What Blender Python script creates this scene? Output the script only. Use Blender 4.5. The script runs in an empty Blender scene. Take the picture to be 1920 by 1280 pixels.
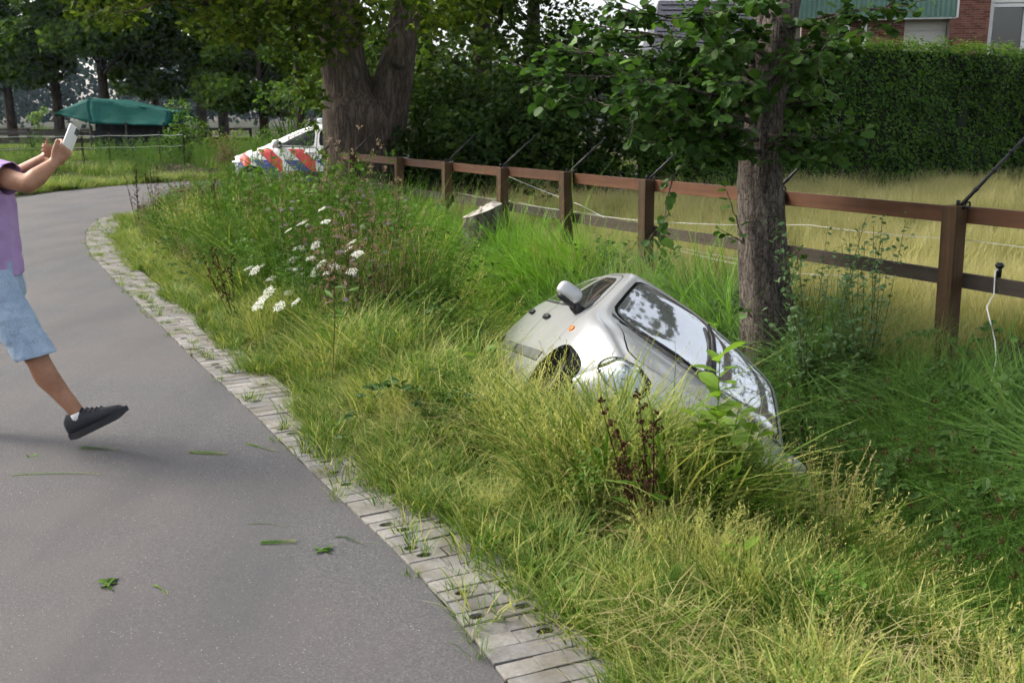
import bpy, bmesh, math, random
import numpy as np
from mathutils import Vector, Matrix
from mathutils.bvhtree import BVHTree

R = math.radians
random.seed(7)
rng = np.random.default_rng(11)
sc = bpy.context.scene
C = sc.collection

# ------------------------------------------------------------------ camera
PITCH = math.atan(415.0 / 1867.0)
CAM_H = 1.65
FPX = 1867.0
cam_d = bpy.data.cameras.new('camera')
cam_d.sensor_width = 36.0
cam_d.lens = 35.006
cam_d.clip_start = 0.05
cam_d.clip_end = 4000
cam_d.dof.use_dof = True
cam_d.dof.focus_distance = 6.3
cam_d.dof.aperture_fstop = 6.3
cam = bpy.data.objects.new('camera', cam_d)
C.objects.link(cam)
cam.location = (0, 0, CAM_H)
cam.rotation_euler = (math.pi / 2 - PITCH, 0, 0)
sc.camera = cam

# ------------------------------------------------------------------ sky, sun, exposure
SUN_EL, SUN_AZ = 44.0, -72.0          # azimuth measured clockwise from the view direction (+Y)
world = bpy.data.worlds.new('World')
sc.world = world
world.use_nodes = True
wn = world.node_tree
bg = wn.nodes['Background']
sky = wn.nodes.new('ShaderNodeTexSky')
sky.sky_type = 'NISHITA'
sky.sun_disc = False
sky.sun_elevation = R(SUN_EL)
sky.sun_rotation = R(SUN_AZ)
sky.air_density = 1.0
sky.dust_density = 4.0
sky.ozone_density = 1.0
hs = wn.nodes.new('ShaderNodeHueSaturation')
hs.inputs['Saturation'].default_value = 0.38
wn.links.new(sky.outputs[0], hs.inputs['Color'])
wn.links.new(hs.outputs[0], bg.inputs['Color'])
bg.inputs['Strength'].default_value = 0.12
sun_d = bpy.data.lights.new('sun', 'SUN')
sun_d.energy = 1.4
sun_d.angle = R(20)
sun_d.color = (1.0, 0.93, 0.80)
sun = bpy.data.objects.new('sun', sun_d)
C.objects.link(sun)
_sd = Vector((math.sin(R(SUN_AZ)) * math.cos(R(SUN_EL)), math.cos(R(SUN_AZ)) * math.cos(R(SUN_EL)), math.sin(R(SUN_EL))))
sun.rotation_euler = _sd.to_track_quat('Z', 'Y').to_euler()
sun.location = _sd * 60
sc.view_settings.view_transform = 'Standard'
sc.view_settings.look = 'None'
sc.view_settings.gamma = 1.0
sc.view_settings.use_curve_mapping = False
sc.view_settings.exposure = 1.53
sc.render.engine = 'CYCLES'
sc.cycles.use_denoising = True
try:
    sc.cycles.denoiser = 'OPENIMAGEDENOISE'
    sc.cycles.denoising_input_passes = 'RGB_ALBEDO_NORMAL'
    sc.cycles.denoising_prefilter = 'ACCURATE'
except Exception:
    pass
sc.cycles.max_bounces = 4
sc.cycles.diffuse_bounces = 2
sc.cycles.glossy_bounces = 3
sc.cycles.transmission_bounces = 2
sc.cycles.transparent_max_bounces = 12
sc.cycles.volume_bounces = 0
sc.cycles.use_adaptive_sampling = True
sc.cycles.adaptive_threshold = 0.03
sc.cycles.adaptive_min_samples = 12
sc.cycles.sample_clamp_indirect = 6.0
sc.cycles.caustics_reflective = False
sc.cycles.caustics_refractive = False

# ------------------------------------------------------------------ helpers
def at(px, py, Y):
    """world point seen at a pixel of the 1920x1280 photograph, at distance Y along +Y"""
    u = (px - 960) / FPX
    v = -(py - 640) / FPX
    dy = math.cos(PITCH) + math.sin(PITCH) * v
    dz = -math.sin(PITCH) + math.cos(PITCH) * v
    t = Y / dy
    return Vector((u * t, Y, CAM_H + dz * t))


def on_ground(px, py, z=0.0):
    u = (px - 960) / FPX
    v = -(py - 640) / FPX
    dy = math.cos(PITCH) + math.sin(PITCH) * v
    dz = -math.sin(PITCH) + math.cos(PITCH) * v
    t = (z - CAM_H) / dz
    return Vector((u * t, dy * t, z))


def tag(o, label=None, cat=None, group=None, kind=None):
    if label: o['label'] = label
    if cat: o['category'] = cat
    if group: o['group'] = group
    if kind: o['kind'] = kind
    return o


def empty(name, loc=(0, 0, 0), rz=0.0):
    o = bpy.data.objects.new(name, None)
    C.objects.link(o)
    o.location = loc
    o.rotation_euler = (0, 0, rz)
    o.empty_display_size = 0.1
    return o


def link(name, me, parent=None, mats=None, loc=None):
    o = bpy.data.objects.new(name, me)
    C.objects.link(o)
    if parent is not None: o.parent = parent
    if mats is not None:
        for m in (mats if isinstance(mats, (list, tuple)) else [mats]): me.materials.append(m)
    if loc is not None: o.location = loc
    return o


def copy_tree(o, parent=None):
    c = o.copy()
    C.objects.link(c)
    c.parent = parent
    for ch in list(o.children): copy_tree(ch, c)
    return c


class MB:
    """collects polygons for one mesh"""
    def __init__(s):
        s.v = []; s.f = []; s.mi = []; s.att = {}

    def add(s, verts, faces, mi=0):
        b = len(s.v)
        s.v.extend([tuple(p) for p in verts])
        s.f.extend([tuple(i + b for i in f) for f in faces])
        s.mi.extend([mi] * len(faces))
        return b

    def box(s, c, size, rot=None, mi=0, bev=0.0):
        hx, hy, hz = size[0] / 2, size[1] / 2, size[2] / 2
        if bev <= 0:
            vs = [(x, y, z) for z in (-hz, hz) for y in (-hy, hy) for x in (-hx, hx)]
            fs = [(0, 2, 3, 1), (4, 5, 7, 6), (0, 1, 5, 4), (2, 6, 7, 3), (0, 4, 6, 2), (1, 3, 7, 5)]
        else:
            bm = bmesh.new()
            bmesh.ops.create_cube(bm, size=1.0)
            for v in bm.verts: v.co = Vector((v.co.x * size[0], v.co.y * size[1], v.co.z * size[2]))
            bmesh.ops.bevel(bm, geom=list(bm.edges), offset=bev, segments=2, affect='EDGES', profile=0.6)
            bm.verts.index_update()
            vs = [tuple(v.co) for v in bm.verts]
            fs = [tuple(v.index for v in f.verts) for f in bm.faces]
            bm.free()
        M = rot.to_matrix() if rot is not None and hasattr(rot, 'to_matrix') else rot
        c = Vector(c)
        vs = [(M @ Vector(p) if M is not None else Vector(p)) + c for p in vs]
        return s.add(vs, fs, mi)

    def tube(s, pts, rad, seg=8, mi=0, cap=True, noise=0.0, squash=None):
        pts = [Vector(p) for p in pts]
        n = len(pts)
        if not hasattr(rad, '__len__'): rad = [rad] * n
        up = Vector((0, 0, 1))
        rings = []
        t0 = (pts[1] - pts[0]).normalized()
        a = t0.orthogonal().normalized()
        for i in range(n):
            t = (pts[min(i + 1, n - 1)] - pts[max(i - 1, 0)]).normalized()
            a = (a - t * a.dot(t)).normalized()
            b = t.cross(a)
            ring = []
            for k in range(seg):
                w = 2 * math.pi * k / seg
                r = rad[i] * (1 + (random.uniform(-noise, noise) if noise else 0))
                ring.append(pts[i] + (a * math.cos(w) + b * math.sin(w)) * r)
            rings.append(ring)
        vs = [p for r_ in rings for p in r_]
        fs = []
        for i in range(n - 1):
            for k in range(seg):
                k2 = (k + 1) % seg
                fs.append((i * seg + k, i * seg + k2, (i + 1) * seg + k2, (i + 1) * seg + k))
        if cap:
            fs.append(tuple(range(seg - 1, -1, -1)))
            fs.append(tuple((n - 1) * seg + k for k in range(seg)))
        return s.add(vs, fs, mi)

    def lathe(s, prof, seg=24, axis='z', c=(0, 0, 0), mi=0, closed=False):
        vs = []; n = len(prof)
        for k in range(seg):
            w = 2 * math.pi * k / seg
            for (r, h) in prof:
                p = (r * math.cos(w), r * math.sin(w), h)
                if axis == 'y': p = (p[0], p[2], p[1])
                if axis == 'x': p = (p[2], p[0], p[1])
                vs.append(Vector(p) + Vector(c))
        fs = []
        for k in range(seg):
            k2 = (k + 1) % seg
            for i in range(n - 1 + (1 if closed else 0)):
                j = (i + 1) % n
                fs.append((k * n + i, k2 * n + i, k2 * n + j, k * n + j))
        return s.add(vs, fs, mi)

    def mesh(s, name='m', smooth=False, recalc=True):
        me = bpy.data.meshes.new(name)
        me.from_pydata([tuple(p) for p in s.v], [], s.f)
        me.polygons.foreach_set('material_index', np.array(s.mi, dtype=np.int32))
        if recalc and len(s.f) < 60000:
            bm = bmesh.new(); bm.from_mesh(me)
            bmesh.ops.recalc_face_normals(bm, faces=bm.faces)
            bm.to_mesh(me); bm.free()
        if smooth: me.polygons.foreach_set('use_smooth', np.ones(len(me.polygons), dtype=bool))
        me.update()
        return me

    def build(s, name, mats, parent=None, smooth=False, loc=None):
        return link(name, s.mesh(name, smooth), parent, mats, loc)


def np_mesh(name, V, F, smooth=False, **attrs):
    """mesh from numpy arrays: V (n,3), F (m,k) faces of one size; attrs are per-vertex floats"""
    me = bpy.data.meshes.new(name)
    V = np.asarray(V, dtype=np.float32); F = np.asarray(F, dtype=np.int32)
    m, k = F.shape
    me.vertices.add(len(V)); me.vertices.foreach_set('co', V.ravel())
    me.loops.add(m * k); me.loops.foreach_set('vertex_index', F.ravel())
    me.polygons.add(m)
    me.polygons.foreach_set('loop_start', np.arange(m, dtype=np.int32) * k)
    me.update(calc_edges=True)
    for a, val in attrs.items():
        at_ = me.attributes.new(a, 'FLOAT', 'POINT')
        at_.data.foreach_set('value', np.asarray(val, dtype=np.float32))
    if smooth: me.polygons.foreach_set('use_smooth', np.ones(m, dtype=bool))
    return me


def vnoise(x, y, scale=1.0, seed=0):
    """cheap smooth 2-d noise in 0..1 (numpy)"""
    x = np.asarray(x, float) * scale + seed * 17.31; y = np.asarray(y, float) * scale + seed * 9.73
    xi = np.floor(x).astype(np.int64); yi = np.floor(y).astype(np.int64)
    fx = x - xi; fy = y - yi
    fx = fx * fx * (3 - 2 * fx); fy = fy * fy * (3 - 2 * fy)
    def h(a, b):
        n = (a * 374761393 + b * 668265263 + seed * 974634777) & 0x7fffffff
        n = ((n ^ (n >> 13)) * 1274126177) & 0x7fffffff
        return ((n ^ (n >> 16)) & 0xffff) / 65535.0
    return (h(xi, yi) * (1 - fx) + h(xi + 1, yi) * fx) * (1 - fy) + (h(xi, yi + 1) * (1 - fx) + h(xi + 1, yi + 1) * fx) * fy


def fbm(x, y, scale=1.0, seed=0, octs=3):
    s = 0; a = 0.5; tot = 0
    for o in range(octs):
        s = s + a * vnoise(x, y, scale * 2 ** o, seed + o); tot += a; a *= 0.5
    return s / tot


def lump(c, r, rot=None, e=2.6, seg=16, mb=None):
    """rounded-box lump (superellipsoid)"""
    mb = mb or MB(); vs = []; fs = []
    def pw(a): return math.copysign(abs(a) ** (2 / e), a)
    for i in range(seg // 2 + 1):
        ph = -math.pi / 2 + math.pi * i / (seg // 2)
        for k in range(seg):
            th = 2 * math.pi * k / seg
            p = Vector((r[0] * pw(math.cos(ph)) * pw(math.cos(th)), r[1] * pw(math.cos(ph)) * pw(math.sin(th)), r[2] * pw(math.sin(ph))))
            if rot is not None: p = rot @ p
            vs.append(p + Vector(c))
    for i in range(seg // 2):
        for k in range(seg):
            k2 = (k + 1) % seg
            fs.append((i * seg + k, i * seg + k2, (i + 1) * seg + k2, (i + 1) * seg + k))
    mb.add(vs, fs)
    return mb


# ------------------------------------------------------------------ materials
class NT:
    def __init__(s, name):
        s.m = bpy.data.materials.new(name); s.m.use_nodes = True
        s.t = s.m.node_tree; s.n = s.t.nodes; s.l = s.t.links
        s.b = s.n['Principled BSDF']; s.out = s.n['Material Output']

    def new(s, typ, **kw):
        n = s.n.new(typ)
        for k, v in kw.items():
            if k.startswith('i_'):
                key = k[2:]
                n.inputs[int(key) if key.isdigit() else key.replace('_', ' ')].default_value = v
            else: setattr(n, k, v)
        return n

    def link(s, a, b): s.l.new(a, b)

    def ramp(s, fac, stops, interp='LINEAR'):
        r = s.n.new('ShaderNodeValToRGB')
        r.color_ramp.interpolation = interp
        el = r.color_ramp.elements
        while len(el) < len(stops): el.new(0.5)
        for e, (p, c) in zip(el, stops):
            e.position = p; e.color = (*c, 1) if len(c) == 3 else c
        s.link(fac, r.inputs[0])
        return r.outputs[0]

    def noise(s, scale, detail=4, rough=0.55, vec=None, dim='3D'):
        n = s.new('ShaderNodeTexNoise', noise_dimensions=dim)
        n.inputs['Scale'].default_value = scale; n.inputs['Detail'].default_value = detail
        n.inputs['Roughness'].default_value = rough
        if vec is not None: s.link(vec, n.inputs['Vector'])
        return n.outputs['Fac']

    def coord(s, kind='Object', scale=None):
        tc = s.n.new('ShaderNodeTexCoord').outputs[kind]
        if scale is not None:
            mp = s.n.new('ShaderNodeMapping'); mp.inputs['Scale'].default_value = scale
            s.link(tc, mp.inputs['Vector']); return mp.outputs[0]
        return tc

    def math(s, op, a, b=None, clamp=False):
        n = s.n.new('ShaderNodeMath'); n.operation = op; n.use_clamp = clamp
        for i, v in enumerate((a, b)):
            if v is None: continue
            if isinstance(v, (int, float)): n.inputs[i].default_value = v
            else: s.link(v, n.inputs[i])
        return n.outputs[0]

    def mix(s, fac, a, b, blend='MIX'):
        n = s.n.new('ShaderNodeMix'); n.data_type = 'RGBA'; n.blend_type = blend
        for sock, v in ((n.inputs[0], fac), (n.inputs[6], a), (n.inputs[7], b)):
            if isinstance(v, (int, float)): sock.default_value = v
            elif isinstance(v, tuple): sock.default_value = (*v, 1) if len(v) == 3 else v
            else: s.link(v, sock)
        return n.outputs[2]

    def bump(s, h, strength=0.3, dist=0.01):
        n = s.n.new('ShaderNodeBump'); n.inputs['Strength'].default_value = strength
        n.inputs['Distance'].default_value = dist
        s.link(h, n.inputs['Height']); s.link(n.outputs[0], s.b.inputs['Normal'])

    def set(s, color=None, rough=None, metal=None, spec=None, **kw):
        b = s.b
        if color is not None:
            if isinstance(color, tuple): b.inputs['Base Color'].default_value = (*color, 1) if len(color) == 3 else color
            else: s.link(color, b.inputs['Base Color'])
        if rough is not None:
            if isinstance(rough, (int, float)): b.inputs['Roughness'].default_value = rough
            else: s.link(rough, b.inputs['Roughness'])
        if metal is not None: b.inputs['Metallic'].default_value = metal
        if spec is not None: b.inputs['Specular IOR Level'].default_value = spec
        for k, v in kw.items(): b.inputs[k.replace('_', ' ')].default_value = v
        return s


def plain(name, col, rough=0.6, metal=0.0, var=0.12, scale=12.0, bump=0.0, spec=0.4, **kw):
    t = NT(name)
    n = t.noise(scale, 5, 0.6, t.coord('Object'))
    c = t.ramp(n, [(0.3, tuple(max(0, x * (1 - var)) for x in col)), (0.7, tuple(min(1, x * (1 + var)) for x in col))])
    t.set(c, rough, metal, spec, **kw)
    if bump: t.bump(n, bump, 0.01)
    return t.m


def mat_leaf(name, cols, trans=0.35, tipmix=None, rough=0.6, patch=0.6, wpatch=0.35, spec=0.16, wrnd=0.4, wobj=0.35, vein=False):
    """foliage: per-leaf random + per-instance random + slow patches -> ramp; part of the light passes through"""
    t = NT(name)
    a = t.new('ShaderNodeAttribute', attribute_name='rnd').outputs['Fac']
    oi = t.n.new('ShaderNodeObjectInfo').outputs['Random']
    pos = t.n.new('ShaderNodeNewGeometry').outputs['Position']
    nz = t.noise(patch, 2, 0.5, pos)
    nz = t.math('MULTIPLY', t.math('SUBTRACT', nz, 0.5), 1.8)
    f = t.math('ADD', t.math('MULTIPLY', a, wrnd), t.math('MULTIPLY', oi, wobj))
    f = t.math('ADD', f, t.math('ADD', t.math('MULTIPLY', nz, wpatch), 0.5 * (1 - wrnd - wobj)), True)
    st = [(i / (len(cols) - 1), c) for i, c in enumerate(cols)]
    c = t.ramp(f, st)
    if tipmix:
        tt = t.new('ShaderNodeAttribute', attribute_name='t').outputs['Fac']
        tf = t.ramp(tt, [(tipmix[1], (0, 0, 0)), (1.0, (1, 1, 1))])
        c = t.mix(t.math('MULTIPLY', tf, tipmix[2]), c, tipmix[0])
    t.set(c, rough, 0, spec)
    tr = t.n.new('ShaderNodeBsdfTranslucent')
    br = t.mix(1.0, c, (1.15, 1.2, 0.75), 'MULTIPLY')
    t.link(br, tr.inputs['Color'])
    mx = t.n.new('ShaderNodeMixShader'); mx.inputs[0].default_value = trans
    t.link(t.b.outputs[0], mx.inputs[1]); t.link(tr.outputs[0], mx.inputs[2]); t.link(mx.outputs[0], t.out.inputs['Surface'])
    return t.m


def mat_bark(name, dark, light, sx=14.0, sz=3.0, strength=0.9, dist=0.03, moss=None, plate=.5):
    """vertical ridges (ridged noise, stretched along the stem) broken into plates"""
    t = NT(name)
    v = t.coord('Object', (sx, sx, sz))
    warp = t.new('ShaderNodeTexNoise'); warp.inputs['Scale'].default_value = .7; warp.inputs['Detail'].default_value = 3; t.link(v, warp.inputs['Vector'])
    sc_ = t.n.new('ShaderNodeVectorMath'); sc_.operation = 'SCALE'; sc_.inputs['Scale'].default_value = 1.1; t.link(warp.outputs['Color'], sc_.inputs[0])
    add = t.n.new('ShaderNodeVectorMath'); add.operation = 'ADD'; t.link(v, add.inputs[0]); t.link(sc_.outputs[0], add.inputs[1])
    n1 = t.noise(.8, 4, .6, add.outputs[0]); n2 = t.noise(2.3, 4, .65, add.outputs[0])
    rid = t.ramp(t.math('ABSOLUTE', t.math('SUBTRACT', n1, .5)), [(0, (0, 0, 0)), (.11, (1, 1, 1))])
    rid2 = t.ramp(t.math('ABSOLUTE', t.math('SUBTRACT', n2, .5)), [(0, (0, 0, 0)), (.14, (1, 1, 1))])
    br = t.noise(1.0, 3, .6, t.coord('Object', (sx * .6, sx * .6, sz * 3.2)))
    brk = t.ramp(t.math('ABSOLUTE', t.math('SUBTRACT', br, .5)), [(0, (0, 0, 0)), (.06, (1, 1, 1))])
    fine = t.noise(90, 4, 0.7, t.coord('Object', (1, 1, 0.4)))
    h = t.math('ADD', t.math('MULTIPLY', rid, .45), t.math('ADD', t.math('MULTIPLY', rid2, .22), t.math('ADD', t.math('MULTIPLY', brk, .33 * plate), t.math('MULTIPLY', fine, .22))))
    c = t.ramp(h, [(0.2, dark), (1.0, light)])
    big = t.noise(2.0, 3, .6, t.coord('Object'))
    c = t.mix(1.0, c, t.ramp(big, [(.3, (.75, .75, .75)), (.7, (1.2, 1.18, 1.15))]), 'MULTIPLY')
    if moss:
        mn = t.noise(2.2, 4, 0.6, t.coord('Object'))
        c = t.mix(t.ramp(mn, [(0.5, (0, 0, 0)), (0.75, (0.6, 0.6, 0.6))]), c, moss)
    t.set(c, 0.9, 0, 0.15)
    t.bump(h, strength, dist)
    return t.m


def mat_wood(name, dark, light, axis=0, rough=0.75, grain=40.0, spec=0.25):
    t = NT(name)
    s = [grain, grain, grain]; s[axis] = grain * 0.05
    v = t.coord('Object', tuple(s))
    n1 = t.noise(1.0, 5, 0.65, v)
    n2 = t.noise(3.0, 3, 0.6, t.coord('Object'))
    f = t.math('ADD', t.math('MULTIPLY', n1, 0.65), t.math('MULTIPLY', n2, 0.35))
    c = t.ramp(f, [(0.3, dark), (0.7, light)])
    oi = t.n.new('ShaderNodeObjectInfo').outputs['Random']
    c = t.mix(1.0, c, t.ramp(oi, [(0, (0.8, 0.8, 0.82)), (1, (1.15, 1.12, 1.1))]), 'MULTIPLY')
    t.set(c, rough, 0, spec)
    t.bump(n1, 0.35, 0.004)
    return t.m


def mat_asphalt():
    t = NT('asphalt')
    p = t.coord('Object')
    fine = t.noise(260, 3, 0.75, p)
    mid = t.noise(95, 4, 0.75, p)
    big = t.noise(0.9, 4, 0.55, p)
    streak = t.noise(1.5, 3, 0.5, t.coord('Object', (1.6, 0.35, 1)))
    vo = t.new('ShaderNodeTexVoronoi', i_Scale=170.0); t.link(p, vo.inputs['Vector'])
    st = t.ramp(t.new('ShaderNodeSeparateColor') and vo.outputs['Color'], [(0.0, (0, 0, 0)), (1.0, (1, 1, 1))])
    c = t.ramp(mid, [(0.30, (0.036, 0.036, 0.039)), (0.52, (0.075, 0.074, 0.078)), (0.72, (0.138, 0.136, 0.139))])
    c = t.mix(0.28, c, st, 'OVERLAY')
    c = t.mix(t.ramp(big, [(0.35, (0, 0, 0)), (0.68, (0.8, 0.8, 0.8))]), c, (0.098, 0.086, 0.083))
    c = t.mix(t.ramp(streak, [(0.45, (0, 0, 0)), (0.72, (0.6, 0.6, 0.6))]), c, (0.052, 0.051, 0.055))
    stn = t.noise(150, 1, 0.5, p)
    c = t.mix(t.ramp(stn, [(0.72, (0, 0, 0)), (0.78, (0.8, 0.8, 0.8))]), c, (0.42, 0.38, 0.34))
    t.set(c, 0.82, 0, 0.35)
    t.bump(t.math('ADD', fine, t.math('MULTIPLY', mid, 0.5)), 0.5, 0.006)
    return t.m


def mat_paver():
    t = NT('paver_concrete')
    p = t.coord('Object')
    oi = t.n.new('ShaderNodeObjectInfo').outputs['Random']
    pos = t.n.new('ShaderNodeNewGeometry').outputs['Position']
    n = t.noise(60, 4, 0.7, pos); n2 = t.noise(5, 4, 0.6, pos)
    c = t.ramp(n, [(0.25, (0.15, 0.145, 0.14)), (0.75, (0.27, 0.26, 0.25))])
    c = t.mix(1.0, c, t.ramp(oi, [(0, (0.75, 0.75, 0.76)), (1, (1.15, 1.13, 1.1))]), 'MULTIPLY')
    c = t.mix(t.ramp(n2, [(0.42, (0, 0, 0)), (0.7, (0.8, 0.8, 0.8))]), c, (0.10, 0.088, 0.06))
    t.set(c, 0.9, 0, 0.2); t.bump(n, 0.4, 0.004)
    return t.m


def mat_soil():
    t = NT('soil_and_thatch')
    p = t.coord('Object')
    n = t.noise(30, 5, 0.7, p); b = t.noise(1.1, 3, 0.5, p)
    c = t.ramp(n, [(0.25, (0.012, 0.010, 0.006)), (0.6, (0.034, 0.030, 0.015)), (0.85, (0.065, 0.06, 0.028))])
    c = t.mix(t.ramp(b, [(0.4, (0, 0, 0)), (0.7, (0.6, 0.6, 0.6))]), c, (0.035, 0.05, 0.014))
    t.set(c, 0.95, 0, 0.1); t.bump(n, 0.8, 0.03)
    return t.m


def mat_carpaint(name, col, metal=0.75, rough=0.32, flake=True, dirt=0.35, coat=1.0):
    t = NT(name)
    p = t.coord('Object')
    d1 = t.noise(3.0, 5, 0.65, p); d2 = t.noise(45, 4, 0.7, p)
    c = t.mix(0.0, col, col)
    dm = t.math('MULTIPLY', t.ramp(d1, [(0.48, (0, 0, 0)), (0.72, (1, 1, 1))]), t.ramp(d2, [(0.3, (0.2, 0.2, 0.2)), (0.8, (1, 1, 1))]))
    dm = t.math('MULTIPLY', dm, dirt)
    c = t.mix(dm, c, (0.24, 0.21, 0.16))
    t.set(c, t.math('ADD', t.math('MULTIPLY', dm, 0.5), rough), metal, 0.5)
    t.b.inputs['Coat Weight'].default_value = coat
    t.b.inputs['Coat Roughness'].default_value = 0.10
    return t.m


def mat_glass(name, tint=(0.45, 0.55, 0.52), refl=1.0, rough=0.0, dust_sheen=0.0):
    """thin pane: tinted see-through with Fresnel reflection"""
    t = NT(name)
    tr = t.n.new('ShaderNodeBsdfTransparent'); tr.inputs[0].default_value = (*tint, 1)
    gl = t.n.new('ShaderNodeBsdfGlossy'); gl.inputs['Roughness'].default_value = rough; gl.inputs[0].default_value = (1, 1, 1, 1)
    fr = t.n.new('ShaderNodeFresnel'); fr.inputs[0].default_value = 1.52
    f = t.math('MULTIPLY', fr.outputs[0], refl, True)
    mx = t.n.new('ShaderNodeMixShader')
    t.link(f, mx.inputs[0]); t.link(tr.outputs[0], mx.inputs[1]); t.link(gl.outputs[0], mx.inputs[2])
    o_ = mx.outputs[0]
    if dust_sheen:
        df = t.n.new('ShaderNodeBsdfDiffuse'); df.inputs[0].default_value = (.55, .56, .54, 1)  # pale film: dust, and paleness of the sky reflection put into the colour
        m2 = t.n.new('ShaderNodeMixShader'); t.link(t.math('MULTIPLY', t.noise(5, 4, .6, t.coord('Object')), dust_sheen * 2), m2.inputs[0])
        t.link(o_, m2.inputs[1]); t.link(df.outputs[0], m2.inputs[2]); o_ = m2.outputs[0]
    t.link(o_, t.out.inputs['Surface'])
    return t.m


def mat_brick(name='brick_red'):
    t = NT(name)
    oi = t.n.new('ShaderNodeObjectInfo').outputs['Random']
    n = t.noise(40, 4, 0.7, t.coord('Object'))
    c = t.ramp(oi, [(0, (0.13, 0.05, 0.035)), (0.5, (0.21, 0.085, 0.06)), (1, (0.28, 0.13, 0.095))])
    c = t.mix(0.3, c, t.ramp(n, [(0.3, (0.4, 0.4, 0.4)), (0.7, (0.6, 0.6, 0.6))]), 'OVERLAY')
    t.set(c, 0.9, 0, 0.2)
    return t.m


M = {}
M['asphalt'] = mat_asphalt()
M['paver'] = mat_paver()
M['soil'] = mat_soil()
M['silver'] = mat_carpaint('silver_paint', (0.425, 0.43, 0.435), 0.45, 0.33, dirt=0.26, coat=.5)
M['white_paint'] = mat_carpaint('white_paint', (0.80, 0.80, 0.80), 0.0, 0.35, dirt=0.05, coat=0.6)
M['red_film'] = mat_carpaint('red_film', (0.62, 0.022, 0.02), 0.0, 0.4, dirt=0.0, coat=0.3)
M['blue_film'] = mat_carpaint('blue_film', (0.012, 0.018, 0.27), 0.0, 0.4, dirt=0.0, coat=0.3)
M['orange_film'] = plain('orange_film', (0.75, 0.28, 0.03), 0.4, var=0.03)
M['black_plastic'] = plain('black_plastic', (0.012, 0.012, 0.013), 0.5, var=0.2)
M['grey_plastic'] = plain('grey_plastic', (0.075, 0.08, 0.075), 0.55, var=0.12, scale=30)
M['rubber'] = plain('rubber', (0.014, 0.014, 0.014), 0.8, var=0.25, bump=0.15)
M['alloy'] = plain('alloy', (0.42, 0.42, 0.43), 0.35, 0.85)
M['steel'] = plain('dark_steel', (.03, .03, .032), .5, .5)
_t = NT('lamp_bowl'); _w = _t.new('ShaderNodeTexWave', wave_type='BANDS', bands_direction='Y'); _w.inputs['Scale'].default_value = 16; _t.link(_t.coord('Object'), _w.inputs['Vector'])
_t.set(_t.ramp(_t.noise(14, 3, .6, _t.coord('Object')), [(.3, (.30, .31, .33)), (.7, (.6, .62, .64))]), .3, .85); _t.bump(_w.outputs['Fac'], .12, .004)
M['bowl'] = _t.m
M['chrome'] = plain('chrome', (0.8, 0.8, 0.8), 0.12, 1.0, var=0.02)
M['dark_inside'] = plain('dark_inside', (0.012, 0.012, 0.013), 0.9, var=0.2)
M['seat_cloth'] = plain('seat_cloth', (0.05, 0.05, 0.055), 0.9, var=0.2, scale=60)
M['screen_glass'] = mat_glass('windscreen_glass', (0.42, 0.52, 0.50), .85, .05, .17)
M['side_glass'] = mat_glass('side_glass', (0.26, 0.33, 0.31), .6, .02, .03)
M['frit'] = plain('black_frit', (0.006, 0.006, 0.007), 0.15, var=0.1)
M['police_glass'] = mat_glass('police_glass', (0.14, 0.18, 0.18), .30, .02)
M['lamp_glass'] = mat_glass('lamp_glass', (0.80, 0.84, 0.86), .7)
M['amber'] = plain('amber_lens', (0.75, 0.16, 0.02), 0.2, var=0.05)
M['pale_amber'] = plain('pale_amber', (.5, .27, .10), .3, var=.1)
M['pale_lens'] = plain('pale_lens', (.62, .66, .72), .2, var=.05)
M['red_lens'] = plain('red_lens', (0.4, 0.01, 0.01), 0.15, var=0.05)
M['mirror'] = plain('mirror_glass', (0.8, 0.82, 0.82), 0.03, 1.0, var=0.01)
# ------------------------------------------------------------------ pose of the car in the ditch
CAR_M = Matrix.Translation((0.385, 6.362, -0.743)) @ Matrix(((0.14833003, 0.78867141, 0.59665368), (-0.97120298, 0.00242312, 0.23824126), (0.1864483, -0.61481017, 0.76631944))).to_4x4()
CAR_I = np.array(CAR_M.inverted())


def in_car(P, top=.30):
    """points whose plant (height top) would stand inside the car body"""
    out = np.zeros(len(P), bool)
    for h in (0.0, top * .5, top):
        Q = np.c_[P[:, :2], P[:, 2] + h, np.ones(len(P))] @ CAR_I.T
        out |= (Q[:, 0] > -1.92) & (Q[:, 0] < 1.84) & (np.abs(Q[:, 1]) < .84) & (Q[:, 2] > .12) & (Q[:, 2] < 1.40 - np.clip((Q[:, 0] - .3) * .55, 0, .7))
    return out
# ------------------------------------------------------------------ ground, ditch, road, paver strip
def resample(P, step):
    P = np.asarray(P, float)
    for _ in range(2):                      # corner cutting
        q = [P[0]]
        for a, b in zip(P[:-1], P[1:]): q += [a * .75 + b * .25, a * .25 + b * .75]
        q.append(P[-1]); P = np.array(q)
    d = np.r_[0, np.cumsum(np.hypot(*(P[1:] - P[:-1]).T))]
    n = int(d[-1] / step)
    t = np.arange(n + 1) * step
    return np.stack([np.interp(t, d, P[:, 0]), np.interp(t, d, P[:, 1])], 1)


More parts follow.
